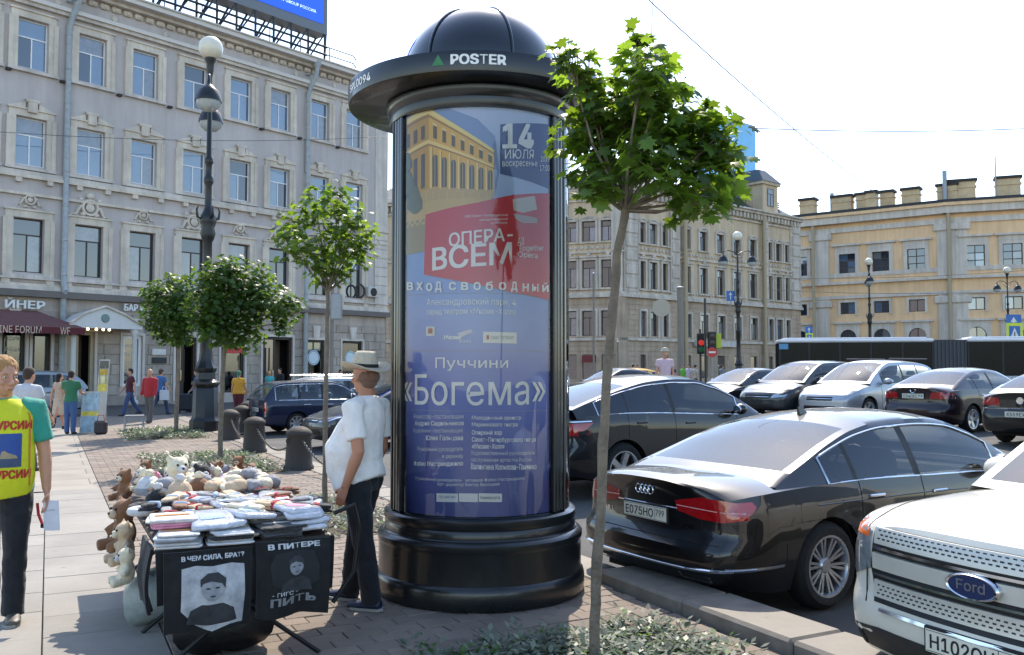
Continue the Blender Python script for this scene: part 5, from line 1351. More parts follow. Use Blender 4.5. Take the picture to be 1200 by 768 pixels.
A['line']([(-.93, .405), (-.5, .375), (.5, .375), (.93, .405)], CHROME, .014, 'rear', nm='bumper_trim', k=14)
A['side']('bumper_trim', [(.06, .395), (.62, .40), (.62, .42), (.06, .418)], CHROME, -1, off=.004); A['side']('bumper_trim', [(.06, .395), (.62, .40), (.62, .42), (.06, .418)], CHROME, 1, off=.004)
for s in (1, -1): A['side']('sill_trim', [(1.62, .275), (3.66, .275), (3.66, .297), (1.62, .297)], CHROME, s, off=.004)
A['line']([(-.9, .575), (.9, .575)], SEAM, .004, 'rear', k=16)
for s in (1, -1): A['side']('fuel_cap' if s < 0 else 'panel_gap', rrect(.80, 1.0, .70, .86, .04) if s < 0 else [(.62, .56), (.64, .56), (.64, .57), (.62, .57)], BLK, s, off=.0015, sp_=.05)
for s in (1, -1): A['line']([(.64, .57), (.64, .43)], SEAM, .003, s=s); A['line']([(1.95, 0.0 + s * .001), (1.95, .001)], SEAM, .001, 'side', s)
for s in (1, -1): A['line']([(1.0, .83), (2.4, .835), (4.4, .80)], BLK, .006, s=s, nm='body_crease', k=24)
plate(A, ('Е075НО', '799'), 0, .735)
xh = A['bvh'].ray_cast(V((-4, 0, .915)), V((1, 0, 0)))[0].x
q = MB()
for k in range(4): q.tube([V((xh - .012, -.072 + .048 * k + .034 * cos(t), .915 + .034 * sin(t))) for t in [2 * pi * i / 20 for i in range(21)]], .0065, 6)
q.build('rings_badge', CHROME, A['root'], smooth=60)
def rear_text(C, txt, y, z, w_, h_):
    x = C['bvh'].ray_cast(V((-4, y, z)), V((1, 0, 0)))[0].x; vs, fs = text_fit(txt, w_, h_, 'CENTER', .03)
    MB().add([V((x - .008, y - a, z + b)) for a, b in vs], fs).build('badge_lettering', CHROME, C['root'])
rear_text(A, 'A8 L', .50, .69, .13, .032); rear_text(A, 'TFSI', -.47, .665, .13, .035)
q = MB(); p = A['bvh'].ray_cast(V((1.98 - SEDAN['L'] / 2, 0, 3)), V((0, 0, -1)))[0]; q.add([p + V(t) for t in ((-.06, -.018, -.01), (.07, -.012, -.01), (.07, .012, -.01), (-.06, .018, -.01), (-.075, -.005, .062), (-.02, -.004, .06), (-.02, .004, .06), (-.075, .005, .062))], [(0, 1, 5, 4), (1, 2, 6, 5), (2, 3, 7, 6), (3, 0, 4, 7), (4, 5, 6, 7)]); q.build('roof_antenna', BLK, A['root'])

# ---- black coupe-like off-roader behind the column
CSUV = dict(L=4.9, W=1.98, wr=.38, axles=(1.02, 3.95), gap=.045, sill=.28, rim='five', cr=.6, lr=.2,
    belt=[(0, 1.06), (.3, 1.12), (.9, 1.16), (1.6, 1.15), (2.6, 1.11), (3.6, 1.07), (4.3, .99), (4.9, .80)],
    deck=[(0, 1.19), (.10, 1.23), (.3, 1.24), (.6, 1.2), (1.2, 1.14), (3.6, 1.1), (3.9, 1.12), (4.4, 1.04), (4.9, .86)],
    roof=[(.22, 1.24), (.7, 1.40), (1.2, 1.55), (1.7, 1.655), (2.2, 1.695), (2.6, 1.69), (3.0, 1.60), (3.4, 1.40), (3.85, 1.11)],
    rear_glass=(.34, 1.3), front_glass=(2.85, 3.75), side_win=[(.62, 1.12), (1.15, 1.98), (2.05, 3.35)], vt=.87,
    rear_prof=[(.2, .16), (.35, .05), (.55, .0), (.7, .03), (.8, .07), (1.0, .06), (1.2, .05)], front_prof=[(.2, .12), (.45, .0), (.8, .05), (.9, .12)],
    dlo=CHROME, seams=[(1.1, 0), (2.0, 0), (3.3, 0)], handles=(1.35, 2.3), mirror=3.25)
hB = 56.
pB = on_road(xy_from((AT(664, 432, 11.9).x, 11.9), hB, CSUV['L'], CSUV['W'], 'rr'))
pB.z -= .08
B = car('black_coupe_suv', 'tall black coupe style off-roader with chrome window outline parked beside the column', CSUV, pB, hB, paint('black_blue_paint', '#0a0c11'), 'car', group=None)
for s in (1, -1):
    B['rear']('tail_lamp', [(s * .45, .98), (s * .85, 1.03), (s * .97, 1.0), (s * .96, .88), (s * .5, .86)], TAILR, off=.006); B['side']('tail_lamp_return', [(.12, .88), (.16, 1.04), (.48, 1.05), (.36, .96)], TAILR, s, off=.006, sp_=.05)
    B['side']('chrome_strip', [(.16, 1.055), (.46, 1.065), (.45, 1.08), (.16, 1.07)], CHROME, s, off=.006)
plate(B, ('В412КХ', '98'), 0, .80)

# ---- white off-roader nosing into the picture
FSUV = dict(L=5.0, W=2.0, wr=.39, axles=(1.1, 3.97), gap=.05, sill=.30, rim='five', cr=.5, cf=.55, lf=.20, bow_f=.17, crown=4.,
    belt=[(0, 1.1), (1., 1.13), (2.6, 1.13), (3.5, 1.12), (4.2, 1.09), (4.7, 1.05), (5.0, 1.0)],
    deck=[(0, 1.14), (1., 1.15), (3.5, 1.17), (3.8, 1.18), (4.3, 1.165), (4.7, 1.13), (4.9, 1.095), (5.0, 1.06)],
    roof=[(.05, 1.15), (.2, 1.45), (.4, 1.68), (.8, 1.76), (1.8, 1.80), (2.6, 1.78), (2.95, 1.69), (3.3, 1.47), (3.75, 1.165)],
    rear_glass=(.08, .36), front_glass=(2.85, 3.68), side_win=[(.45, 1.25), (1.32, 2.1), (2.18, 3.2)], vt=.86, inset=.18,
    rear_prof=[(.2, .1), (.5, .0), (1.0, .02)], front_prof=[(.25, .16), (.38, .06), (.5, .0), (.62, .0), (.68, .035), (.9, .03), (1.02, .05), (1.08, .10)],
    dlo=None, seams=[(1.28, 0), (2.14, 0), (3.3, 0)], handles=(1.5, 2.35), mirror=3.2)
WHT = paint('white_car_paint', '#d6d1c4', rough=.4)
hF = 63 + 180.; em = V((2.19, 4.30, 0)); pF = xy_from((em.x, em.y), hF, 5.0, 2.0, 'fc'); pF.z = -.15
Fd = car('white_offroader', 'big white off-roader with perforated grille and oval blue badge facing the kerb', FSUV, pF, hF, WHT, 'car', step=.04)
fr = Fd['front']; GRD = mat('grille_black', '#0b0b0c', .5); SILV = mat('grille_silver', '#c9c6bc', .35, .3, var=.06)
g = fr('grille', [(-.66, .63), (.66, .63), (.70, .80), (.68, 1.0), (.55, 1.03), (-.55, 1.03), (-.68, 1.0), (-.70, .80)], GRD, off=.003, sp_=.05)
for nm, z0, z1, m, off in (('grille_bar', .942, 1.028, SILV, .02), ('chrome_line', .915, .93, CHROME, .03), ('grille_bar', .81, .895, SILV, .03), ('chrome_line', .775, .788, CHROME, .028), ('grille_bar', .66, .75, SILV, .02)):
    fr(nm, rrect(-.66, .66, z0, z1, .006), m, g, off=off, sp_=.045, skirt=.02)
holes = MB()
for z0, n_, rws in ((.972, 34, 3), (.682, 34, 3)):
    for r__ in range(rws):
        for k in range(n_):
            y = -.62 + 1.24 * (k + (.5 if r__ % 2 else 0)) / n_; z = z0 + r__ * .021
            h = Fd['bvh'].ray_cast(V((4, y, z)), V((-1, 0, 0)))[0]
            if h: holes.box(h.x + .0205, h.x + .0215, y - .0095, y + .0095, z - .0042, z + .0042)
o_ = holes.build('grille_perforation', mat('perforation_dark', '#262626', .7), g); o_['kind'] = 'stuff'
h = Fd['bvh'].ray_cast(V((4, 0, .855)), V((-1, 0, 0)))[0]
Mx = Matrix.Translation(h + V((.05, 0, 0))) @ Matrix.Rotation(pi / 2, 4, 'Y') @ Matrix.Rotation(pi / 2, 4, 'Z')
ob = MB(); ob.add([Mx @ V((.135 * cos(t) * q_, .058 * sin(t) * q_, z_o)) for q_, z_o in ((1.06, -.03), (1.06, .0), (.98, .008), (.9, .004)) for t in [2 * pi * k / 32 for k in range(32)]], [(i * 32 + k, i * 32 + (k + 1) % 32, (i + 1) * 32 + (k + 1) % 32, (i + 1) * 32 + k) for i in range(3) for k in range(32)]); eb = ob.build('badge', CHROME, g, smooth=40)
ob = MB(); ob.add([Mx @ V((.122 * cos(t), .052 * sin(t), .0045)) for t in [2 * pi * k / 32 for k in range(32)]], [tuple(range(32))]); ob.build('badge_field', mat('badge_blue', '#12244f', .25, coat=.8), eb)
vs, fs = text_fit('Ford', .15, .05, 'CENTER', .01); ob = MB().add([Mx @ V((a, b - .02, .0065)) for a, b in vs], fs); ob.build('badge_lettering', CHROME, eb)
for s in (1, -1):
    hl = fr('head_lamp', [(s * .70, .80), (s * .70, 1.0), (s * .80, 1.045), (s * .93, 1.04), (s * .965, .93), (s * .95, .80), (s * .84, .74)], HEADL, off=.008, sp_=.04)
    fr('indicator', [(s * .715, .965), (s * .72, 1.0), (s * .80, 1.04), (s * .87, 1.043), (s * .86, .98)], AMBER, hl, off=.013, sp_=.03)
    Fd['side']('head_lamp_return', [(4.55, .80), (4.50, .98), (4.60, 1.04), (4.80, 1.03), (4.85, .82)], HEADL, s, off=.006, sp_=.05)
    hk = fr('tow_eye', [(s * .80 + .035 * cos(t), .40 + .045 * sin(t)) for t in [2 * pi * k / 14 for k in range(14)]], SEAM, off=.01, sp_=.03)
fr('lower_bumper', [(-.92, .33), (.92, .33), (.90, .47), (.62, .50), (-.62, .50), (-.90, .47)], mat('grey_plastic', '#26282a', .6), off=.006, sp_=.06)
fr('chrome_line', rrect(-.60, .60, .595, .612, .005), CHROME, off=.02)
Fd['line']([(4.93, -.72), (4.80, -.75), (4.2, -.82), (3.85, -.86)], SEAM, .004, 'top'); Fd['line']([(4.93, .72), (4.80, .75), (4.2, .82), (3.85, .86)], SEAM, .004, 'top')
plate(Fd, ('Н102ОН', '178'), 0, .545, 'front')
for s in (1, -1): MB().tube([V((3.72 - 2.5, s * .05 + .55 * k * s, 1.185 + .02 * k)) for k in (0, .5, 1)] + [V((3.55 - 2.5, s * .66, 1.25))], .012, 6).build('wiper', DARK, Fd['root'])

# ---- cars further off
SUV = dict(FSUV, L=4.45, W=1.84, wr=.34, axles=(.92, 3.55), sill=.28, lf=.24, cf=.7, bow_f=.2, crown=3.,
    belt=[(0, 1.0), (1., 1.04), (2.4, 1.03), (3.2, 1.0), (3.8, .93), (4.2, .84), (4.45, .74)], deck=[(0, 1.05), (1., 1.06), (3.1, 1.06), (3.4, 1.06), (3.9, .99), (4.25, .89), (4.45, .78)],
    roof=[(.05, 1.05), (.25, 1.35), (.5, 1.56), (.9, 1.65), (1.7, 1.68), (2.3, 1.66), (2.6, 1.57), (2.95, 1.36), (3.4, 1.05)], rear_glass=(.1, .45), front_glass=(2.5, 3.32), side_win=[(.55, 1.15), (1.2, 1.88), (1.95, 2.9)],
    rear_prof=[(.2, .1), (.5, 0), (1., .03)], front_prof=[(.2, .14), (.4, .0), (.6, .0), (.74, .06), (.8, .12)], seams=[(1.17, 0), (1.92, 0), (3.0, 0)], handles=(1.3, 2.1), mirror=2.88, dlo=None)
MID = dict(SEDAN, L=4.55, W=1.78, wr=.315, axles=(.98, 3.62), rim='five',
    belt=[(0, .90), (.3, .95), (.9, .98), (1.8, .975), (2.8, .94), (3.5, .88), (4.1, .77), (4.55, .64)], deck=[(0, 1.01), (.1, 1.045), (.4, 1.05), (.7, 1.02), (3.1, .98), (3.4, .985), (3.9, .90), (4.3, .78), (4.55, .68)],
    roof=[(.42, .99), (.52, 1.045), (.9, 1.22), (1.25, 1.36), (1.65, 1.45), (2.1, 1.47), (2.45, 1.45), (2.8, 1.32), (3.1, 1.15), (3.45, .975)], rear_glass=(.6, 1.3), front_glass=(2.5, 3.36), side_win=[(1.05, 1.22), (1.26, 1.88), (1.96, 2.95)],
    seams=[(1.24, 0), (1.92, 0), (3.0, 0)], handles=(1.4, 2.1), mirror=2.9, dlo=None)
def lamps(C, col_front=True):
    for s in (1, -1):
        C['front']('head_lamp', [(s * .45, .62), (s * .5, .72), (s * .72, .77), (s * .82, .74), (s * .8, .66)], HEADL, off=.008, sp_=.06)
        C['rear']('tail_lamp', [(s * .38, .77), (s * .42, .90), (s * .70, .93), (s * .83, .90), (s * .82, .78), (s * .6, .76)], TAILR, off=.008, sp_=.06)
    C['front']('grille', rrect(-.40, .40, .60, .70, .03), GRD, off=.006); C['front']('lower_grille', rrect(-.5, .5, .34, .46, .04), GRD, off=.006)
    C['front']('grille_strip', rrect(-.40, .40, .645, .66, .005), CHROME, off=.014)
def suv_at(name, label, px, Y, heading, end, spec, pm, **k):
    p = on_road(xy_from((AT(px, 432, Y).x, Y), heading, spec['L'], spec['W'], end)); return car(name, label, spec, p, heading, pm, step=.09, **k)
c = suv_at('silver_suv', 'silver compact off-roader with roof rails parked nose out between dark cars', 958, 23.6, 236, 'fc', SUV, paint('silver_paint', '#a7abb0', .5), glassm=WIN_C); lamps(c)
for s in (1, -1): MB().tube([V((x_ - 2.22, s * .66, 1.70)) for x_ in (.5, .9, 1.6, 2.3)], .025, 6).build('roof_rail', DARK, c['root'])
c = suv_at('grey_suv', 'dark grey off-roader facing out beside the silver one', 886, 25.2, 236, 'fc', SUV, paint('dark_grey_paint', '#2e3236', .4)); lamps(c)
c = suv_at('plum_sedan', 'dark plum saloon with red tail lamps parked in front of the articulated bus', 1067, 20.2, 56, 'rc', MID, paint('plum_paint', '#1d1118', .2), glassm=WIN_C); lamps(c); plate(c, ('О340ЕС', '98'), 0, .82); 
MB().lathe([(.05, 0), (.062, .008), (.07, 0)], 16, M=Matrix.Translation(V((c['bvh'].ray_cast(V((-4, 0, .95)), V((1, 0, 0)))[0].x - .006, 0, .95))) @ Matrix.Rotation(-pi / 2, 4, 'Y')).build('badge', CHROME, c['root'])
VW = dict(MID, rear_prof=[(.2, .12), (.4, .0), (.62, .0), (.66, .05), (.9, .05), (1.05, .03)])
c = suv_at('black_saloon', 'black saloon with a round chrome badge on its boot lid beside the plum one', 1193, 16.9, 56, 'rc', VW, paint('black_saloon_paint', '#0d0d0f'), glassm=WIN_C); lamps(c); plate(c, ('Х559ЕУ', '178'), 0, .60)
xh = c['bvh'].ray_cast(V((-4, 0, .86)), V((1, 0, 0)))[0].x
MB().lathe([(.001, .012), (.05, .012), (.055, .016), (.066, .016), (.072, 0)], 20, M=Matrix.Translation(V((xh, 0, .86))) @ Matrix.Rotation(-pi / 2, 4, 'Y')).build('badge', CHROME, c['root'])
c['line']([(-.7, .70), (.7, .70)], CHROME, .01, 'rear', nm='chrome_bar')
c = suv_at('dark_blue_saloon', 'dark blue saloon with sun glinting on its windscreen behind the black cars', 818, 27.5, 236, 'fc', MID, paint('dark_blue_paint', '#11151c')); lamps(c)
c = suv_at('charcoal_hatchback', 'charcoal car whose bonnet shows behind the man in the straw hat', 362, 20.3, 236, 'fc', MID, paint('charcoal_paint', '#33373c', .5)); lamps(c)
TAXI = paint('taxi_yellow', '#d7a21c')
c = suv_at('yellow_taxi', 'yellow taxi beyond the black off-roader in front of the corner house', 690, 38, 236, 'fc', MID, TAXI, glassm=WIN_C); lamps(c)
c = suv_at('dark_hatchback', 'small dark car standing beside the yellow taxi', 668, 34, 236, 'fc', MID, paint('dark_hatch_paint', '#1b1e22')); lamps(c)
# old blue estate car by the bollards
EST = dict(L=4.12, W=1.62, wr=.29, axles=(.92, 3.34), gap=.04, sill=.24, rim='steel', cr=.25, lr=.06, cf=.25, lf=.06, bow_r=.03, bow_f=.05, crown=6., inset=.14, drop=.05,
    belt=[(0, .90), (.4, .92), (2.4, .91), (3.2, .89), (4.12, .84)], deck=[(0, .92), (.4, .93), (2.6, .94), (2.95, .95), (3.6, .91), (4.12, .86)],
    roof=[(.02, .93), (.22, 1.22), (.40, 1.38), (.7, 1.43), (1.5, 1.45), (2.0, 1.44), (2.25, 1.37), (2.55, 1.17), (2.95, .93)], rear_glass=(.07, .38), front_glass=(2.12, 2.85), side_win=[(.36, .95), (1.02, 1.62), (1.70, 2.55)], vt=.86, bow_ws=.06, bow_rw=.03,
    rear_prof=[(.2, .05), (.35, 0), (.5, .03), (.95, .05)], front_prof=[(.2, .05), (.4, 0), (.6, .03), (.86, .06)], dlo=CHROME, seams=[(.98, 0), (1.66, 0), (2.62, 0)], handles=(1.2, 1.85), mirror=2.5, handle_mat=CHROME)
wl = V((AT(349.5, 432, 24.3).x, 24.3, 0)); d_ = V((sin(radians(56)), cos(radians(56)), 0)); r_ = V((cos(radians(56)), -sin(radians(56)), 0))
pE = wl + d_ * (EST['L'] / 2 - .92) - r_ * (EST['W'] / 2); pE.z = on_road(pE).z
c = car('blue_estate_car', 'old dark blue estate car with upright red tail lamps beside the chained bollards', EST, pE, 56, paint('navy_paint', '#101a36', .1), step=.08, glassm=WIN_C)
for s in (1, -1):
    c['rear']('tail_lamp', rrect(min(s * .60, s * .76), max(s * .60, s * .76), .58, .86, .01), TAILR, off=.008, sp_=.08); c['front']('head_lamp', rrect(min(s * .42, s * .74), max(s * .42, s * .74), .6, .76, .02), HEADL, off=.008, sp_=.08)
c['rear']('bumper', rrect(-.8, .8, .38, .48, .02), mat('grey_plastic', '#26282a'), off=.05, sp_=.1, skirt=.06); plate(c, ('М803ТА', '47'), 0, .66)
SWG = dict(SUV, deck=[(a, b - .1) for a, b in SUV['deck']], belt=[(a, b - .1) for a, b in SUV['belt']], roof=[(a, b - .18) for a, b in SUV['roof']])
c = suv_at('silver_estate_car', 'silver estate car with roof rails behind the old blue estate', 330, 28., 56, 'rc', SWG, paint('silver_paint', '#a7abb0'), glassm=WIN_C); lamps(c)
for s in (1, -1): MB().tube([V((x_ - 2.22, s * .64, 1.53)) for x_ in (.5, .9, 1.6, 2.3)], .025, 6).build('roof_rail', CHROME, c['root'])
c = suv_at('grey_hatchback', 'pale grey car parked by the wine bar awning', -62, 31.5, 236, 'fc', SUV, paint('pale_grey_paint', '#8f979b', .5), glassm=WIN_C); lamps(c)
# ------------------------------------------------------------ street furniture
def P2(px, py, z=0.): return G(px, py, z)
# ---- big cast-iron lamp
GLOBE = mat('opal_globe', '#d9d2bd', .35, var=.1, ns=3, coat=.3); LENS = mat('lamp_lens', '#aab0ae', .2, var=.2, coat=.5)
def lamp_post(label, loc, rz, group):
    t = thing('street_lamp', label, 'street lamp', loc, rz, group)
    MB().lathe([(.001, 0), (.42, 0), (.42, .28), (.37, .34), (.345, .42), (.33, 1.15), (.30, 1.2), (.34, 1.26), (.38, 1.3), (.38, 1.36), (.27, 1.44), (.25, 1.62), (.29, 1.68), (.30, 1.75), (.24, 1.84), (.19, 2.0), (.17, 2.2)], 8).build('pedestal', DARKIRON, t, smooth=30)
    MB().lathe([(.17, 2.19), (.15, 2.6), (.14, 4.0), (.17, 4.04), (.17, 4.1), (.13, 4.16), (.125, 5.3), (.17, 5.4), (.21, 5.55), (.17, 5.7), (.22, 5.85), (.23, 6.0), (.15, 6.15), (.10, 6.3), (.09, 6.9), (.13, 7.0), (.14, 7.1), (.09, 7.2), (.085, 7.5), (.12, 7.56), (.12, 7.66), (.075, 7.75), (.06, 9.2), (.055, 10.0), (.09, 10.15), (.11, 10.3), (.11, 10.4), (.16, 10.5), (.17, 10.58)], 16).build('shaft', DARKIRON, t, smooth=40)
    for k in range(4):
        a = k * pi / 2 + .4; MB().tube([V((.15 * cos(a), .15 * sin(a), 5.95)), V((.3 * cos(a), .3 * sin(a), 6.0)), V((.33 * cos(a), .33 * sin(a), 6.2)), V((.28 * cos(a), .28 * sin(a), 6.3))], [.05, .045, .03, .015], 6).build('acanthus_leaf', DARKIRON, t, smooth=60)
    MB().ell((0, 0, 10.86), .34, 20, 14).build('globe', GLOBE, t, smooth=90)
    for s in (1, -1):
        arm = MB().tube([V((0, 0, 9.55)), V((s * .35, 0, 9.75)), V((s * .8, 0, 9.85)), V((s * 1.08, 0, 9.72)), V((s * 1.1, 0, 9.55))], .035, 8).tube([V((s * .05, 0, 9.2)), V((s * .3, 0, 9.35)), V((s * .45, 0, 9.6)), V((s * .3, 0, 9.72))], .02, 6).build('arm', DARKIRON, t, smooth=60)
        MB().lathe([(.04, 9.62), (.05, 9.5), (.12, 9.44), (.27, 9.30), (.33, 9.12), (.35, 9.05), (.35, 9.0)], 18, c=(s * 1.1, 0, 0)).build('lantern', DARKIRON, arm, smooth=50)
        MB().lathe([(.33, 9.01), (.30, 8.88), (.18, 8.76), (.001, 8.72)], 18, c=(s * 1.1, 0, 0)).build('lens', LENS, arm, smooth=60)
    return t
lp = P2(240, 505); 
l0 = lamp_post('tall black cast iron lamp with globe and two lanterns beside the trimmed trees', (lp.x, lp.y, 0), radians(107), None)
for px, gy, rz, lab in ((864, 277, .2, 'black globe lamp in front of the corner house by the no entry sign'), (1018, 307, 1.25, 'black globe lamp in front of the yellow house between its upper windows'), (1180, 317, .15, 'black globe lamp beside a blue and yellow crossing sign before the yellow house')):
    d = ray(px, gy); Y = (10.86 + .3 - CAMZ) / d.z * d.y; p = AT(px, gy, Y); c = copy_tree(l0); c.location = (p.x, p.y, .3); c.rotation_euler = (0, 0, rz); c['label'] = lab
# ---- bollards and chains
BOL = mat('rusty_dark_iron', '#3a322c', .75, var=.35, ns=9, bump=.4, bs=45)
bprof = [(.001, .0), (.26, 0), (.26, .05), (.235, .08), (.205, .56), (.215, .58), (.225, .60), (.225, .63), (.20, .665), (.14, .71), (.06, .735), (.001, .74)]
bmesh_ = MB().lathe(bprof, 24).mesh('bollard_body', 40); bmesh_.materials.append(BOL)
eye = MB().tube([V((.215 + .035 * cos(t), 0, .5 + .035 * sin(t))) for t in [2 * pi * k / 10 for k in range(11)]], .012, 6).mesh('chain_eye', 60); eye.materials.append(BOL)
bpos = [(P2(350, 550), 'conical rusty iron bollard beside the old blue estate car'), (P2(298, 530), 'conical rusty iron bollard behind the grey leaf bed'), (P2(269, 515), 'conical rusty iron bollard between the lamp base and the blue estate'), (P2(283, 507), 'conical rusty iron bollard behind the row, near the woman in yellow'), (P2(290, 499), 'conical rusty iron bollard nearest the woman in yellow')]
for p, lab in bpos:
    t = thing('bollard', lab, 'bollard', p, random.uniform(0, 3), 'iron bollards along the kerb'); link('bollard_body', bmesh_, None, t)
    for a in (0, pi): link('chain_eye', eye, None, t, rot=(0, 0, a))
lk = MB(); lk.tube([V((.032 * cos(t) * (1 if abs(cos(t)) < .7 else 1.25), .017 * sin(t), 0)) for t in [2 * pi * k / 12 for k in range(13)]], .0075, 5); lkm = lk.mesh('chain_link', 60); lkm.materials.append(mat('chain_steel', '#6a645c', .5, .6, var=.3))
def chain(a, b, z, sag, lab):
    d = (b - a); n = int(d.length / .06); t = thing('chain', lab, 'chain', a, 0, 'chains between the bollards')
    for i in range(n):
        f = (i + .5) / n; p = d * f + V((0, 0, z - sag * 4 * f * (1 - f))); sl = -sag * 4 * (1 - 2 * f) / d.length
        link('chain_link', lkm, None, t, p, Euler((pi / 2 * (i % 2), -math.atan(sl), atan2(d.y, d.x)), 'XYZ'))
for i, j, lab in ((0, 1, 'chain hanging from the bollard beside the blue estate'), (1, 2, 'chain hanging in front of the blue estate tail'), (2, 3, 'short chain behind the grey leaf bed')):
    a, b = bpos[i][0], bpos[j][0]; d = (b - a).normalized() * .24; chain(a + d, b - d, .5, .3, lab)
q = bpos[0][0]; ee = UV(12.4, 4.0); chain(q + (ee - q).normalized() * .24, ee, .5, .3, 'chain hanging down beside the man in the straw hat')
# ---- folding stool, boards
p = P2(157, 507); t = thing('folding_stool', 'small grey metal stool standing alone on the sunlit pavement', 'stool', p, .3)
MB().bbox(-.24, .24, -.17, .17, .44, .47, .01).build('seat', mat('stool_grey', '#8b8f8f', .5), t)
for sx in (-1, 1):
    for sy in (-1, 1): MB().tube([V((sx * .21, sy * .14, .44)), V((sx * .25, sy * .17, 0))], .012, 6).build('leg', STEEL, t)
    MB().tube([V((sx * .24, -.16, .12)), V((sx * .24, .16, .12))], .009, 6).build('stretcher', STEEL, t)
def picture_board(name, label, px0, px1, py0, py1, rows):
    a = P2(px0, py1); b = P2(px1, py1); s_ = a.y / FPX; w_ = (px1 - px0) * s_; h_ = (py1 - py0) * s_
    t = thing(name, label, 'board', ((a.x + b.x) / 2, a.y, 0), 0)
    M = Matrix.Rotation(radians(-8), 4, 'X')
    MB().box(-w_ / 2, w_ / 2, -.01, .01, 0, h_, M).build('panel', mat('board_frame', '#b7b4ab', .6), t)
    for i, (z0, z1, c1) in enumerate(rows):
        MB().box(-w_ / 2 + .02, w_ / 2 - .02, -.016, -.0105, z0 * h_, z1 * h_, M).build('printed_picture', mat('board_' + c1[1:], c1, .5, var=.45, ns=7), t)
    MB().tube([V((-w_ * .3, .3, 0)), V((-w_ * .3, .12, h_ * .9))], .012, 6).build('prop', STEEL, t); MB().tube([V((w_ * .3, .3, 0)), V((w_ * .3, .12, h_ * .9))], .012, 6).build('prop', STEEL, t)
    return t
picture_board('tour_board', 'excursion board with cathedral photographs leaning by the person in green', 93, 114, 459, 508, [(.03, .40, '#8fa7b5'), (.42, .52, '#cfc04a'), (.54, .97, '#9db2bf')])
t = picture_board('brochure_stand', 'narrow stand of yellow excursion leaflets behind the cathedral board', 110, 122, 421, 505, [(.55, .66, '#cdb94a'), (.67, .77, '#d8cf9a'), (.78, .86, '#c9a42e'), (.87, .98, '#5a5648')])
# bags by the boards
p = P2(118, 509); t = thing('shopping_bag', 'dark bag with red trim standing by the excursion board', 'bag', p); MB().bbox(-.16, .16, -.1, .1, 0, .36, .05).build('bag_body', mat('bag_dark', '#3b3434', .8), t); MB().tube([V((-.1, 0, .34)), V((-.07, 0, .5)), V((.07, 0, .5)), V((.1, 0, .34))], .012, 6).build('bag_handle', mat('bag_red', '#9b2a2a', .7), t)
# ---- articulated bus
bl = AT(913, 432, 49.5); brt = AT(1262, 432, 46.5); bd = V((brt.x - bl.x, brt.y - bl.y, 0)); BL = bd.length
bus = thing('articulated_bus', 'long white articulated bus with dark windows crossing the square', 'bus', (bl.x, bl.y, .3), atan2(bd.y, bd.x))
BW = mat('bus_white', '#c9ccd0', .35, var=.08, ns=1, coat=.4); BG = mat('bus_grey', '#a9adb3', .4, var=.1, ns=1, coat=.3)
j0 = (1101 - 913) / (1262 - 913) * BL; j1 = (1139 - 913) / (1262 - 913) * BL
PB = [mat('bus_pane', '#1a1816', .25, var=.6, ns=.9, spec=.12)]
for k, (a, b) in enumerate(((0, j0), (j1, BL))):
    q = MB(); q.bbox(a, b, 0, 2.5, .35, 1.05, .05); q.build('lower_body', BG, bus)
    q = MB(); q.bbox(a, b, 0, 2.5, 2.86, 3.05, .06); q.bbox(a + .3, b - .3, .3, 2.2, 3.051, 3.14, .04); q.build('roof', BW, bus)
    q = MB(); n = int((b - a) / 1.35); w_ = (b - a) / n
    for i in range(n + 1):
        xx = min(max(a + i * w_, a + .06), b - .06)
        MB().box(xx - .05, xx + .05, .02, .1, 1.051, 2.859).build('window_post', DARK, bus)
        if i < n: MB().box(a + i * w_ + .055, a + (i + 1) * w_ - .055, .04, .05, 1.052, 2.858).build('pane', PB[0], bus)
    MB().box(a + .02, b - .02, 2.4, 2.45, 1.051, 2.859).build('far_windows', DARK, bus)
    for i in range(int((b - a) / .9)): MB().bbox(a + .3 + i * .9, a + .7 + i * .9, .5, 1.2, .8, 1.6 + .05 * (i % 2), .06).build('seat', mat('bus_seat', '#4a3a33', .8, isl=.4), bus)
    for xw in ((a + 2.2, b - 2.4) if k == 0 else (a + 1.6, b - 2.)):
        wh = link('wheel', wheel_meshes(.48, 'steel')[0], None, bus, (xw, .12, .18)); wh.name = 'wheel'
        if not wh.data.materials: wh.data.materials.append(RUBBER)
q = MB()
for i in range(17):
    f = (i + .5) / 17; q.box(j0 + (j1 - j0) * (i + .1) / 17, j0 + (j1 - j0) * (i + .9) / 17, .06 + .05 * (i % 2), 2.4, .6, 2.98)
MB().box(j0 + .01, j1 - .01, .12, 2.38, .55, 2.95).build('joint_core', DARK, bus); o = q.build('bellows', mat('bellows_grey', '#4b4d50', .8), bus); o['kind'] = 'stuff'
MB().box(.02, .5, -.01, .03, 2.5, 2.8).build('route_display', mat('route_blue', '#4b86ad', .4), bus)
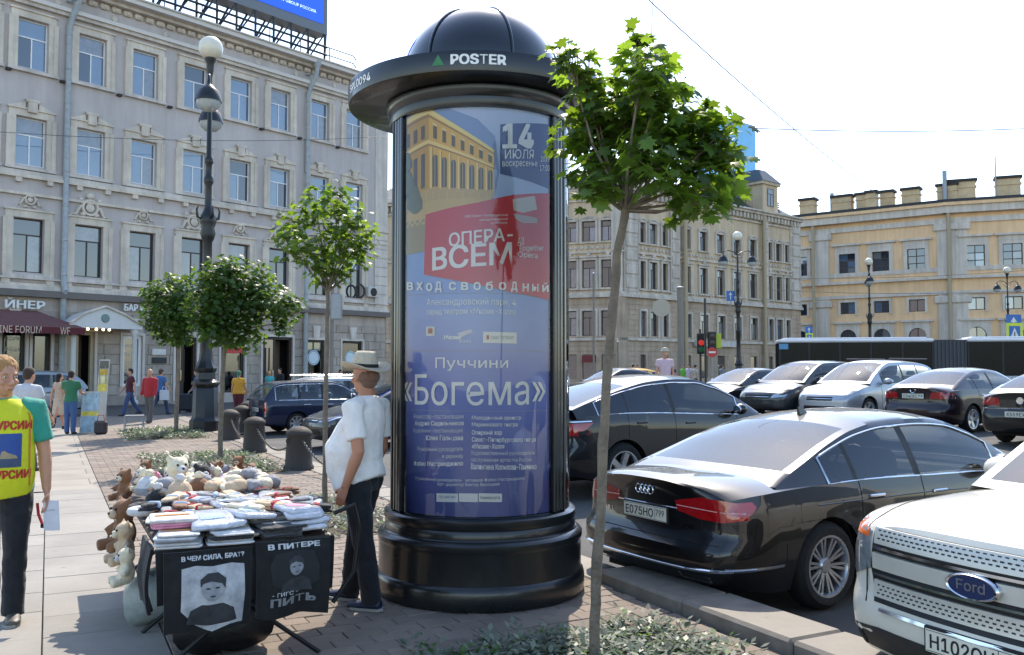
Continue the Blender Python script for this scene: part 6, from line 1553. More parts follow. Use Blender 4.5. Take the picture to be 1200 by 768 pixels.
# ---- traffic lights and signs
def pole_thing(name, label, cat, px, py_top, Y, r=.06, m=DARKIRON, group=None):
    p = AT(px, py_top, Y); t = thing(name, label, cat, (p.x, p.y, 0), 0, group)
    MB().tube([V((0, 0, .2)), V((0, 0, p.z))], r, 8).build('pole', m, t, smooth=60); return t, p.z, Y / FPX
t, z, s_ = pole_thing('traffic_light', 'traffic light showing a red walking figure beside the no entry sign', 'traffic light', 820.5, 386, 46)
MB().bbox(-.2, .2, -.25, -.02, AT(820, 415, 46).z, AT(820, 391, 46).z, .03).build('housing', DARK, t)
for py, c in ((402, '#b52a22'), (410, '#1f5a36')): MB().lathe([(.001, .03), (.13, .02), (.15, 0)], 14, M=Matrix.Translation(V((0, -.25, AT(820, py, 46).z))) @ RX).build('lamp', emit('lit_red', c, .25) if c == '#b52a22' else mat('unlit_green', c, .3), t)
t, z, s_ = pole_thing('traffic_light', 'traffic light on the tall post carrying the no entry sign', 'traffic light', 826, 350, 45)
MB().bbox(.1, .5, -.25, -.02, AT(832, 415, 45).z, AT(832, 389, 45).z, .03).build('housing', DARK, t)
for py in (394, 402, 410): MB().lathe([(.001, .03), (.13, .02), (.15, 0)], 14, M=Matrix.Translation(V((.3, -.25, AT(832, py, 45).z))) @ RX).build('lamp', mat('unlit_lamp', '#2a1512', .3), t)
MB().box(.5, .78, -.1, -.06, AT(832, 408, 45).z, AT(832, 391, 45).z).build('backing_board', mat('signal_yellow', '#a8b534', .6), t)
def sign(name, label, px, py, Y, r, kind, zb=.2):
    p = AT(px, py, Y); t = thing(name, label, 'road sign', (p.x, p.y, 0), 0); z = p.z
    MB().tube([V((0, .05, zb)), V((0, .05, z + r))], .035, 6).build('pole', STEEL, t)
    M = Matrix.Translation(V((0, 0, z))) @ RX
    if kind == 'noentry':
        f = MB().lathe([(.001, .01), (r, .01), (r, -.01)], 24, M=M).build('plate', mat('sign_red', '#b3201f', .4), t); MB().box(-r * .7, r * .7, -.02, -.012, z - r * .18, z + r * .18).build('bar', SIGNW, f)
    elif kind == 'back':
        MB().lathe([(.001, .01), (r, .01), (r, -.01)], 24, M=M).build('plate', mat('sign_back', '#b0a795', .7, .0), t)
    else:
        c = {'blue': '#2a62a8', 'cross': '#c9d62f'}[kind]
        f = MB().box(-r * .8, r * .8, -.01, .01, z - r, z + r).build('plate', mat('sign_' + kind, c, .4), t)
        if kind == 'cross':
            g_ = MB().box(-r * .55, r * .55, -.016, -.011, z - r * .7, z + r * .7).build('field', mat('sign_blue', '#2a62a8', .4), f); MB().add([(-r * .45, -.02, z - r * .5), (r * .45, -.02, z - r * .5), (0, -.02, z + r * .55)], [(0, 1, 2)]).build('triangle', SIGNW, g_); MB().box(-.05, .05, -.024, -.021, z - r * .45, z + r * .1).build('figure', DARK, g_)
        else: MB().add([(-r * .08, -.016, z - r * .7), (r * .08, -.016, z - r * .7), (r * .08, -.016, z + r * .2), (r * .35, -.016, z + r * .2), (0, -.016, z + r * .75), (-r * .35, -.016, z + r * .2), (-r * .08, -.016, z + r * .2)], [(0, 1, 2, 6), (6, 2, 3, 4, 5)]).build('arrow', SIGNW, f)
    return t
sign('road_sign', 'round red no entry sign in front of the corner house', 834.5, 413, 44, .24, 'noentry')
sign('road_sign', 'large round sign seen from behind in front of the corner house', 775, 361, 62, .62, 'back')
sign('road_sign', 'blue arrow sign on the globe lamp by the corner house', 856, 347, 64, .36, 'blue', 6.)
sign('road_sign', 'blue arrow sign above a crossing sign at the end of the bus', 948, 388, 60, .3, 'blue'); sign('road_sign', 'yellow bordered crossing sign at the end of the bus', 948.5, 396, 59.8, .3, 'cross')
sign('road_sign', 'blue arrow sign by the lamp over the bus roof', 1188, 380, 84, .9, 'blue'); sign('road_sign', 'yellow bordered crossing sign by the lamp over the bus roof', 1189, 390.5, 83.8, .95, 'cross')
for px, py, Y, r, lab in ((797, 338, 60, .22, 'thick buff tram wire mast before the corner house'), (695.5, 322, 50, .06, 'thin pale mast to one side of the maple trunk'), (724, 402, 52, .06, 'short dark pole behind the black off-roader'), (842, 430, 60, .05, 'short pole behind the parked dark blue saloon'), (389.5, 338, 33, .07, 'slim grey pole standing behind the blue estate')):
    t, z, s_ = pole_thing('street_pole', lab, 'pole', px, py, Y, r, mat('pole_grey', '#7c756a', .6, var=.2)); MB().lathe([(r, z), (r * 1.3, z + .02), (r * 1.3, z + .08), (.001, z + .14)], 8).build('pole_cap', STEEL, t)
    MB().lathe([(r * 2, .0), (r * 2, .3), (r, .45)], 10, c=(0, 0, .1)).build('pole_base', DARKIRON, t)
t = sign('road_sign', 'pale sign panel seen from behind on the slim pole', 394, 357, 32.5, .55, 'back') if False else None
p = AT(394, 360, 32.8); t = thing('signboard', 'pale sign panel seen from behind above the blue estate', 'signboard', (p.x, p.y, 0)); MB().bbox(-.22, .22, -.06, .06, p.z - .5, p.z + .5, .08).build('panel', mat('panel_pale', '#9a9c9b', .5), t); MB().tube([V((-.1, .02, p.z - .4)), V((-.13, .18, p.z - .4))], .03, 6).build('clamp', STEEL, t)
# shop signs on the corner house handled as fascia things
for px0, px1, py0, py1, c, lab in ((684, 696, 417, 425, '#6e1f25', 'dark red shop fascia on the corner house behind the maple trunk'), (811, 860, 399, 406, '#b9b4ab', 'pale shop fascia with coloured letters on the corner house')):
    x0, x1 = (fx(px0), fx(px1)) if px0 > 730 else (fx2(px0), fx2(px1)); e_ = e if px0 > 730 else e2
    Yw = (C2 + D2 * fx(px0)).y if px0 > 730 else 82
    oo = MB().box(x0, x1, -.5, -.2, AT(px0, py1, Yw).z, AT(px0, py0, Yw).z).build('shop_fascia', mat('fascia_' + c[1:], c, .5, var=.3, ns=1.5), e_)
# ---- overhead wires
def wire(label, pts, r=.012):
    P = []
    for (a, b) in zip(pts, pts[1:]):
        for k in range(12): P.append(a.lerp(b, k / 12) - V((0, 0, .35 * 4 * (k / 12) * (1 - k / 12))))
    P.append(pts[-1]); o = MB().tube(P, r, 5).build('overhead_wire', mat('wire_black', '#3a3f44', .6), None); tag(o, label, 'wire')
wire('thin overhead wire crossing the sky above the yellow house', [AT(884, 150.5, 60), AT(1290, 146, 66)], .035)
wire('thin overhead wire slanting down across the sky past the maple', [AT(760, 0, 40), AT(1028, 228, 70)], .028)
wire('tram wire sagging across the yellow house front', [AT(905, 326, 75), AT(1250, 313, 78)], .02)
wire('tram wire strung low over the bus roof', [AT(905, 340, 72), AT(1250, 338, 70)], .02)
wire('thin wire rising steeply beside the maple top', [AT(766, -20, 9), AT(757, 50, 9)], .004)
wire('thin wire strung across the grey house front between its upper floors', [AT(-40, 152, 36), AT(452, 160, 50)], .012)
# ------------------------------------------------------------ trees and beds
LEAF = leafmat('maple_leaf', (.06, .11, .022), (.22, .34, .025)); LEAF2 = leafmat('maple_leaf_dense', (.045, .095, .02), (.13, .22, .02))
LEAF1 = leafmat('maple_leaf_deep', (.05, .1, .018), (.25, .38, .025), .5)
BARK = mat('young_maple_bark', '#75695a', .9, var=.45, ns=9, bump=.8, bs=35)
half = [(0, 0), (.16, -.13), (.44, -.10), (.30, .10), (.60, .27), (.34, .34), (.40, .56), (.15, .50), (0, .88)]
outl = half + [(-x, y) for x, y in half[-2:0:-1]]
def leaf_mesh(name, m):
    q = MB(); vs = [V((x, y, -.22 * abs(x) - .12 * y * y)) for x, y in outl] + [V((0, .22, .02))]; n = len(outl)
    q.add(vs, [(i, (i + 1) % n, n) for i in range(n)]); me = q.mesh(name, 60); me.materials.append(m); return me, vs, [(i, (i + 1) % n, n) for i in range(n)]
leafme, LV, LF = leaf_mesh('leaf', LEAF); leafme1, _, _ = leaf_mesh('leaf', LEAF1)
def leaf_matrix(rg, p, c, size):
    out = (p - c); out.z *= .3
    n = V((rg.gauss(0, .55), rg.gauss(0, .55), 1)) + (out.normalized() * .5 if out.length > 1e-4 else V((0, 0, 0)))
    n.normalize(); a = rg.uniform(0, 2 * pi); tq = n.to_track_quat('Z', 'Y').to_matrix().to_4x4()
    # tips hang outwards
    return Matrix.Translation(p) @ tq @ Matrix.Rotation(a, 4, 'Z') @ Matrix.Rotation(rg.uniform(-.5, .1), 4, 'X') @ Matrix.Scale(size, 4)
def tree(label, base, trunk, clumps, nleaf, size, nparts, m, seed, r0=.032, spread=1.22):
    """trunk: world points; clumps: (centre, radius)"""
    rg = random.Random(seed); t = thing('maple_tree', label, 'tree', base)
    tp = [V(p) - base for p in trunk]; n = len(tp)
    q = MB(); P = []
    for i in range(n - 1):
        for k in range(5): P.append(tp[i].lerp(tp[i + 1], k / 5) + V((rg.uniform(-.006, .006), rg.uniform(-.006, .006), 0)))
    P.append(tp[-1]); q.tube(P, [lerp(r0, r0 * .72, i / (len(P) - 1)) * (1 + (.12 if rg.random() < .2 else 0)) for i in range(len(P))], 10)
    q.build('trunk', BARK, t, smooth=60)
    top = tp[-1]; fol = MB(); objs = []
    crown = bpy.data.objects.new('crown', None); COL.objects.link(crown); crown.parent = t; crown.empty_display_size = .1
    tot = sum(r ** 2.2 for _, r in clumps)
    for c, r in clumps:
        c = V(c) - base
        mid = top.lerp(c, .45) + V((rg.uniform(-.05, .05), rg.uniform(-.05, .05), -.04))
        lb = MB().tube([top - V((0, 0, .02)), mid, c, c + (c - top).normalized() * r * .6], [r0 * .42, r0 * .26, r0 * .15, r0 * .06], 6)
        for _ in range(5):
            d = V((rg.gauss(0, 1), rg.gauss(0, 1), rg.gauss(0, .8))).normalized() * r * .9; s = mid.lerp(c, rg.uniform(.4, 1)); lb.tube([s, s.lerp(c + d, .55) + V((0, 0, .03)), c + d], [r0 * .12, r0 * .09, r0 * .04], 4)
        lb.build('limb', BARK, crown, smooth=60)
        k = int(nleaf * r ** 2.2 / tot)
        for _ in range(k):
            d = V((rg.gauss(0, 1), rg.gauss(0, 1), rg.gauss(0, 1))).normalized() * (rg.random() ** .5 * spread) * r; d.z *= .9
            M = leaf_matrix(rg, c + d, top.lerp(c, .8), size * rg.uniform(.6, 1.2)); objs.append(M)
    objs.sort(key=lambda M: -M.to_scale().x * (1.2 - (M.translation.y)))
    for i, M in enumerate(objs):
        if i < nparts: o = link('leaf', leafme1 if m is LEAF1 else leafme, None, crown); o.matrix_local = M
        else: fol.add([M @ v for v in LV], LF)
    if fol.v: o = fol.build('leaves', m, crown, smooth=60); o['kind'] = 'stuff'
    return t
def pxc(lst, Y, jit, seed):
    rg = random.Random(seed); return [(AT(px, py, Y + rg.uniform(-jit, jit)), r) for px, py, r in lst]
Y1 = 5.33; b1 = AT(695, 778, Y1); b1.z = 0.
tree('slender young maple with an open leafy crown beside the poster column', b1, [b1, AT(699, 690, Y1), AT(707, 520, Y1), AT(715, 400, Y1), AT(723, 300, Y1), AT(733, 243, Y1)],
     pxc([(664, 62, .10), (682, 85, .14), (698, 125, .19), (674, 160, .15), (694, 205, .16), (745, 50, .10), (752, 85, .17), (770, 105, .19), (735, 140, .2), (790, 150, .22), (715, 175, .2), (765, 190, .2), (820, 150, .17), (850, 150, .12), (848, 190, .15), (815, 205, .2), (838, 235, .12), (800, 240, .1), (700, 225, .11), (855, 215, .1), (740, 232, .06)], Y1, .26, 5), 1550, .105, 300, LEAF1, 11, spread=1.32)
Y2 = 10.9; b2 = AT(381, 600, Y2); b2.z = 0
tree('slender young maple with a bright crown behind the souvenir table', b2, [b2, AT(381, 520, Y2), AT(383, 420, Y2), AT(384, 340, Y2)],
     pxc([(345, 262, .2), (370, 240, .2), (395, 235, .2), (415, 262, .22), (350, 290, .2), (380, 275, .25), (405, 295, .22), (428, 275, .14), (370, 310, .2), (395, 318, .18), (332, 278, .12), (425, 300, .12)], Y2, .3, 6), 900, .105, 220, LEAF, 12, spread=1.5)
Y3 = 16.9; b3 = AT(258, 541, Y3); b3.z = 0
tree('young maple with a dense flat crown in front of the tall lamp', b3, [b3, AT(259, 480, Y3), AT(262, 420, Y3), AT(266, 385, Y3)],
     pxc([(246, 332, .38), (268, 318, .36), (296, 330, .4), (246, 360, .42), (278, 355, .5), (312, 350, .4), (338, 358, .28), (332, 378, .24), (256, 386, .34), (286, 390, .36), (236, 375, .25)], Y3, .45, 7), 3400, .115, 0, LEAF2, 13, r0=.05, spread=1.25)
Y4 = 24.; b4 = AT(206, 509, Y4); b4.z = 0
tree('young maple with a dense dark crown standing behind the others near the lamp', b4, [b4, AT(208, 450, Y4), AT(210, 405, Y4)],
     pxc([(185, 347, .42), (202, 338, .42), (216, 350, .4), (182, 372, .42), (204, 368, .5), (222, 375, .35), (194, 390, .34), (212, 392, .34)], Y4, .5, 8), 2800, .125, 0, LEAF2, 14, r0=.06, spread=1.15)
# ---- silvery ground cover
SILV_L = leafmat('silver_leaf', (.19, .225, .165), (.13, .17, .09), .4); GREEN_L = leafmat('bed_green_leaf', (.07, .15, .03), (.14, .26, .03), .35)
for bi, (u0, u1, v0, v1) in enumerate(BEDS):
    rg = random.Random(40 + bi); q = MB(); g = MB(); n = (620, 330, 520, 480)[bi]
    for i in range(n):
        u, v = rg.uniform(u0 - .08, u1 + .08), rg.uniform(v0 - .08, v1 + .08)
        edge = min(u - u0, u1 - u, v - v0, v1 - v)
        if edge < .1 and rg.random() < .45: continue
        c = UV(u, v, .0); hgt = rg.uniform(.05, .14) * (1 if edge > .15 else .7); mb_ = g if rg.random() < .1 else q
        for k in range(rg.randint(9, 15) if bi else rg.randint(12, 18)):
            a = rg.uniform(0, 2 * pi); z = hgt * rg.uniform(.25, 1); rad = rg.uniform(.02, .09); p = c + V((rad * cos(a), rad * sin(a), z))
            l = rg.uniform(.035, .065) * (1.25 if bi > 1 else 1); w_ = l * .3; d = V((cos(a), sin(a), rg.uniform(-.3, .9))).normalized(); s_ = d.cross(V((0, 0, 1))).normalized()
            mb_.add([p - d * l * .1, p + d * l * .45 + s_ * w_, p + d * l, p + d * l * .45 - s_ * w_], [(0, 1, 2, 3)])
    t = thing('leaf_bed', None, None, (0, 0, 0)); tag(t, ('silvery leafed ground cover round the slender maple by the kerb', 'silvery leafed ground cover behind the straw hat man', 'silvery leafed ground cover behind the souvenir table', 'silvery leafed ground cover below the lamp base')[bi], 'ground cover', 'silver leaf beds', 'stuff')
    bpy.data.objects.remove(t)
    o = q.build('ground_cover', SILV_L, smooth=None); tag(o, ('silvery leafed ground cover round the slender maple by the kerb', 'silvery leafed ground cover behind the straw hat man', 'silvery leafed ground cover behind the souvenir table', 'silvery leafed ground cover below the lamp base')[bi], 'ground cover', None, 'stuff')
    if g.v: g.build('green_leaves', GREEN_L, o)['kind'] = 'stuff'
# ------------------------------------------------------------ people
from mathutils import noise as mnoise
def wrinkle(o, fx_, amp, seed=0.):
    """soft folds: push the skin of a garment along its normals by drawn-out noise"""
    me = o.data; N_ = [v.normal.copy() for v in me.vertices]; F = V(fx_); S_ = V((seed, seed * 1.7, seed * .6))
    for v, n in zip(me.vertices, N_):
        a = mnoise.noise(V((v.co.x * F.x + v.co.z * F.z * .35, v.co.y * F.y, v.co.z * F.z + v.co.x * 3)) + S_); b = mnoise.noise(v.co * 24 + S_)
        v.co += n * (amp * (1 - 2.2 * abs(a)) * .8 + amp * .25 * b)
    me.update()
def blob(mb, name, m, parent, voxel, it=4, smooth=True):
    """fuse overlapping closed shapes into one continuous skin"""
    me = mb.mesh('tmp'); ob = bpy.data.objects.new('tmp', me)
    md = ob.modifiers.new('r', 'REMESH'); md.mode = 'VOXEL'; md.voxel_size = voxel
    nm = evaluated(ob); bpy.data.objects.remove(ob); bpy.data.meshes.remove(me)
    bm = bmesh.new(); bm.from_mesh(nm)
    for _ in range(it): bmesh.ops.smooth_vert(bm, verts=bm.verts, factor=.5, use_axis_x=True, use_axis_y=True, use_axis_z=True)
    bm.to_mesh(nm); bm.free(); nm.shade_smooth(); nm.name = name
    return link(name, nm, m, parent)
SKIN = mat('skin', '#b98a6f', .55, var=.12, ns=9, bump=.05, bs=120); SKIN2 = mat('skin_tan', '#a8755a', .55, var=.12, ns=9)
def cloth(c, name=None): return mat('cloth_' + (name or c.lstrip('#')), c, .9, var=.14, ns=10, bump=.25, bs=30, sheen=.15)
def person(label, loc, rz, H=1.75, legs=((.1, .05), (-.1, .1)), arms=((.1, .12, .2), (-.1, .12, .2)), head=(0, 0), lean=0., belly=0., female=False, skin=None, shirt='#808080', sleeve=.55, bottom='#2a2d38', kind='trousers', shoes='#222222', hair='#3a2f28', hairstyle='short', detail=False, group=None, fingers=None, fat=1., shirtm=None, shift=(0, 0)):
    t = thing('person', label, 'person', loc, rz, group); k = H / 1.75; vx = .0085 if detail else .022; skin = skin or SKIN
    J = {}
    lo = 1e9
    for i, (s, (a, b)) in enumerate(zip((1, -1), legs)):
        hip = V((s * .085 * k, 0, 0)); kn = hip + V((s * .012, -sin(a), -cos(a))) * .43 * k; an = kn + V((0, -sin(a - b), -cos(a - b))) * .42 * k
        J[s, 'leg'] = [hip, kn, an]; lo = min(lo, an.z - .075 * k)
    up = V((0, 0, -lo)); 
    for s in (1, -1): J[s, 'leg'] = [p + up for p in J[s, 'leg']]
    pel = up.copy(); sd_ = V((0, -sin(lean), cos(lean))); fw = V((0, -cos(lean), -sin(lean)))
    def T(h, f=0., x=0.): return pel + sd_ * h * k + fw * f * k + V((x * k, 0, 0))
    sw = .185 if not female else .165
    # shirt / torso
    f_ = fat
    tors = [(T(-.085, .0), (.178 * f_ * k, (.132 + .3 * belly) * f_ * k)), (T(-.05, .005 + belly * .1), (.18 * f_ * k, (.135 + .35 * belly) * f_ * k)), (T(.03, .02 + belly * .35), (.170 * f_ * k, (.118 + belly * .55) * f_ * k)), (T(.14, .02 + belly * .42), ((.155 + belly * .25) * f_ * k, (.112 + belly * .62) * f_ * k)), (T(.25, .01 + belly * .25), (.165 * f_ * k, (.115 + belly * .35) * f_ * k)), (T(.37, .0), (.178 * f_ * k, .118 * f_ * k)), (T(.45, -.01), (.175 * k, .10 * k)), (T(.50, -.015), (.115 * k, .075 * k)), (T(.53, -.01), (.06 * k, .058 * k))]
    if female: tors[3] = (T(.25, .02), (.14 * f_ * k, .11 * f_ * k)); tors[4] = (T(.34, .03), (.15 * f_ * k, .125 * f_ * k))
    sh = MB(); sh.tube([p for p, _ in tors], [r for _, r in tors], 16, up=(1, 0, 0))
    sk = MB()
    A = {}
    for s, (sw_, ab, eb) in zip((1, -1), arms):
        S0 = T(.445, -.01, s * sw); d1 = V((s * sin(ab), -sin(sw_) * cos(ab), -cos(sw_) * cos(ab))); el = S0 + d1 * .295 * k
        d2 = V((s * sin(ab) * .4, -sin(sw_ + eb), -cos(sw_ + eb))).normalized(); wr_ = el + d2 * .255 * k; A[s] = (S0, el, wr_, d2)
        q = S0.lerp(el, sleeve)
        if sleeve <= 1.: sh.tube([T(.455, -.01, s * .11), S0 + V((0, 0, .01)), S0.lerp(el, sleeve * .5), q], [.07 * k, .074 * k, .068 * k, .068 * k], 12)
        else: sh.tube([T(.455, -.01, s * .11), S0 + V((0, 0, .01)), el, el.lerp(wr_, .93)], [.07 * k, .074 * k, .056 * k, .042 * k], 12)
        sk.tube([T(.44, -.01, s * .10), S0, S0.lerp(el, .5), el, el.lerp(wr_, .3), wr_], [.05 * k, .052 * k, .048 * k, .042 * k, .043 * k, .028 * k], 10)
        # hand: palm and five fingers hanging slightly curled
        side = V((1, 0, 0)) * s; ax = d2.cross(side); ax = ax.normalized() if ax.length > .1 else V((0, -1, 0)); wdt = V((0, -1, 0)); wdt = (wdt - d2 * wdt.dot(d2)).normalized(); inn = (-side - d2 * (-side).dot(d2)).normalized()
        pc = wr_ + d2 * .045 * k; sk.tube([wr_ - d2 * .01, wr_ + d2 * .03 * k, wr_ + d2 * .085 * k], [(.028 * k, .02 * k), (.036 * k, .018 * k), (.04 * k, .015 * k)], 10, up=wdt)
        if detail:
            for fi, (o_, ln, cu) in enumerate(((.03, .072, .25), (.011, .082, .3), (-.009, .077, .36), (-.028, .062, .45))):
                b0 = wr_ + d2 * .08 * k + wdt * o_ * k; e1 = b0 + (d2 * cos(cu) + inn * sin(cu)) * ln * .48 * k; e2 = e1 + (d2 * cos(cu * 2.4) + inn * sin(cu * 2.4)) * ln * .52 * k; sk.tube([b0 - d2 * .015, b0, e1, e2], [.0095, .0095, .0088, .0075], 8)
            b0 = wr_ + d2 * .03 * k + wdt * .034 * k; e1 = b0 + (d2 * .6 + wdt * .6 + inn * .3).normalized() * .034 * k; e2 = e1 + (d2 * .85 + wdt * .15 + inn * .45).normalized() * .032 * k; sk.tube([b0 - wdt * .012, b0, e1, e2], [.012, .012, .0105, .0085], 8)
        else:
            for o_ in (.022, .0, -.022): sk.tube([wr_ + d2 * .07 * k + wdt * o_, wr_ + d2 * .15 * k + wdt * o_ + inn * .03], [.013, .01], 6)
            sk.tube([wr_ + d2 * .03 * k + wdt * .03, wr_ + d2 * .09 * k + wdt * .05 + inn * .015], [.013, .01], 6)
    # neck and head
    hy, hp = head; RH = Matrix.Rotation(hy, 3, 'Z') @ Matrix.Rotation(hp, 3, 'X'); HC = T(.655, .025)
    def hd(x, y, z): return HC + RH @ V((x, y, z)) * k
    sk.tube([T(.44, -.01), T(.53, -.005), HC + RH @ V((0, .015, -.05)) * k], [.075 * k, .056 * k, .058 * k], 12)
    M4 = RH.to_4x4()
    sk.ell(hd(0, .012, .03), (.077 * k, .097 * k, .098 * k), 20, 14, M4); sk.ell(hd(0, -.018, -.042), (.060 * k, .072 * k, .072 * k), 18, 12, M4); sk.ell(hd(0, -.04, -.088), (.036 * k, .036 * k, .026 * k), 12, 8, M4)
    if detail:
        sk.tube([hd(0, -.085, .03), hd(0, -.098, .0), hd(0, -.115, -.022), hd(0, -.10, -.032)], [.011, .012, .0165, .014], 8)
        for s in (1, -1):
            sk.ell(hd(s * .014, -.098, -.026), (.01, .012, .009), 8, 6, M4); sk.ell(hd(s * .034, -.079, .034), (.027, .012, .009), 10, 6, M4); sk.ell(hd(s * .042, -.07, -.02), (.026, .02, .022), 10, 6, M4)
            sk.ell(hd(s * .08, .012, -.005), (.011, .022, .034), 10, 8, M4)
        sk.ell(hd(0, -.093, -.058), (.025, .011, .007), 10, 6, M4); sk.ell(hd(0, -.090, -.07), (.021, .012, .008), 10, 6, M4)
    else:
        sk.ell(hd(0, -.095, -.015), (.014, .02, .024), 8, 6, M4)
        for s in (1, -1): sk.ell(hd(s * .079, .012, -.005), (.012, .022, .032), 8, 6, M4)
    sk.tube([T(.0), T(.2), T(.42)], [(.10 * k, .07 * k), (.10 * k, .07 * k), (.12 * k, .07 * k)], 10, up=(1, 0, 0))
    tr = MB()
    if kind in ('skirt', 'dress'):
        zk = (J[1, 'leg'][1] + J[-1, 'leg'][1]) / 2
        tr.tube([T(.06), T(-.05), (pel + zk) / 2, zk + V((0, 0, -.04))], [(.15 * f_ * k, .115 * f_ * k), (.175 * f_ * k, .13 * f_ * k), (.19 * f_ * k, .15 * f_ * k), (.2 * f_ * k, .17 * f_ * k)], 16, up=(1, 0, 0))
    for s in (1, -1):
        h_, kn, an = J[s, 'leg']
        if kind == 'trousers':
            tr.tube([T(.0, 0, s * .055), h_ + V((0, 0, -.05)), h_.lerp(kn, .4), kn, kn.lerp(an, .5), an + V((0, 0, -.035 * k))], [(.085 * f_ * k, .09 * f_ * k), (.094 * f_ * k, .105 * f_ * k), .092 * f_ * k, .073 * k, .068 * k, .066 * k], 12, up=(1, 0, 0))
        elif kind == 'shorts':
            tr.tube([T(.03, 0, s * .06), h_ + V((0, 0, -.03)), h_.lerp(kn, .95)], [(.10 * f_ * k, .105 * f_ * k), (.102 * f_ * k, .112 * f_ * k), .09 * f_ * k], 12, up=(1, 0, 0))
        if kind != 'trousers': sk.tube([h_, h_.lerp(kn, .5), kn, kn.lerp(an, .35), an + V((0, 0, -.03))], [.07 * k, .068 * k, .05 * k, .052 * k, .034 * k], 10); sk.tube([T(.0), h_], [.06 * k, .06 * k], 8)
    if kind == 'trousers' or kind == 'shorts': tr.tube([T(.04, .0), T(-.03, .0), T(-.12, .0)], [(.14 * f_ * k, .09 * f_ * k), (.152 * f_ * k, .105 * f_ * k), (.14 * f_ * k, .105 * f_ * k)], 14, up=(1, 0, 0))
    body = blob(sk, 'body', skin, t, vx * (.82 if detail else 1.), 3)
    shirt_o = blob(sh, 'shirt', shirtm or cloth(shirt), t, vx, 5); bot_o = blob(tr, kind if kind != 'dress' else 'skirt', cloth(bottom), t, vx, 5)
    wrinkle(shirt_o, (9, 9, 5), .0075 if detail else .008, H * 7); wrinkle(bot_o, (7, 7, 9), .008 if detail else .009, H * 3)
    for s in (1, -1):
        an = J[s, 'leg'][2]; a, b = legs[0 if s > 0 else 1]; hl = max(0, an.z - .075 * k); tilt = -(a - b) * .6 if hl > .02 else 0
        q = MB(); z0 = an.z - .075 * k
        q.tube([V((an.x, an.y + .065 * k, z0 + .038)), V((an.x, an.y + .02, z0 + .045)), V((an.x + s * .01, an.y - .07 * k, z0 + .036)), V((an.x + s * .015, an.y - .15 * k, z0 + .028)), V((an.x + s * .012, an.y - .185 * k, z0 + .024))], [(.034 * k, .036), (.042 * k, .044), (.048 * k, .035), (.047 * k, .027), (.03 * k, .02)], 12, up=(1, 0, 0)); q.tube([an + V((0, .01, -.045)), an + V((0, .01, .03))], [.05 * k, .045 * k], 10)
        o = blob(q, 'shoe', mat('shoe_' + shoes[1:], shoes, .5, var=.1), t, .011 if detail else .02, 2)
        if detail:
            q = MB(); pts = [(an.x + dx * k, an.y + dy * k) for dx, dy in ((-.04, .06), (-.045, 0), (-.05, -.08), (-.045, -.15), (-.01, -.19), (.03, -.185), (.055, -.14), (.055, -.07), (.045, 0), (.04, .06), (.0, .085))]; q.prism(pts, z0 + .0, z0 + .02); q.build('sole', mat('sole_grey', '#8f8c86', .7), o)
    if hairstyle:
        q = MB(); hm = cloth(hair, 'hair_' + hair[1:])
        if hairstyle == 'short': q.ell(hd(0, .026, .05), (.087 * k, .099 * k, .094 * k), 18, 12, M4); q.ell(hd(0, .06, .0), (.079 * k, .06 * k, .075 * k), 14, 10, M4)
        elif hairstyle == 'bald': q.ell(hd(0, .05, .0), (.0765 * k, .071 * k, .058 * k), 16, 12, M4); q.ell(hd(0, .055, -.04), (.055 * k, .05 * k, .04 * k), 14, 10, M4)
        elif hairstyle == 'scarf': q.ell(hd(0, .02, .04), (.088 * k, .105 * k, .1 * k), 18, 12, M4); q.tube([hd(0, .08, .0), hd(0, .12, -.12)], [.05, .02], 8)
        else: q.ell(hd(0, .03, .045), (.086 * k, .096 * k, .092 * k), 18, 12, M4); q.tube([hd(0, .06, .03), hd(0, .075, -.08), hd(0, .07, -.2)], [(.075 * k, .05 * k), (.085 * k, .045 * k), (.06 * k, .03 * k)], 12, up=(1, 0, 0))
        # cut the hair back from the face
        o = blob(q, 'hair', hm, t, vx * .9, 1)
        if detail: wrinkle(o, (60, 30, 16), .007, 2.)
    if detail:
        for s in (1, -1):
            MB().ell(hd(s * .033, -.082, .016), (.0125, .008, .0075), 10, 8, M4).build('eye', mat('eye_white', '#c9c3bb', .3), t, smooth=60); MB().ell(hd(s * .033, -.0885, .016), (.0055, .004, .0058), 8, 6, M4).build('iris', mat('iris_dark', '#33291f', .2), t, smooth=60)
            MB().tube([hd(s * .016, -.093, .036), hd(s * .034, -.094, .042), hd(s * .054, -.082, .036)], [.0018, .003, .0018], 6).build('eyebrow', cloth(hair, 'hair_' + hair[1:]), t)
        MB().ell(hd(0, -.101, -.064), (.023, .006, .003), 10, 6, M4).build('mouth', mat('lip', '#8d5147', .5), t, smooth=60)
    return dict(root=t, T=T, J=J, A=A, hd=hd, RH=RH, k=k, shirt=shirt_o, body=body, M4=M4, bottom=bot_o)
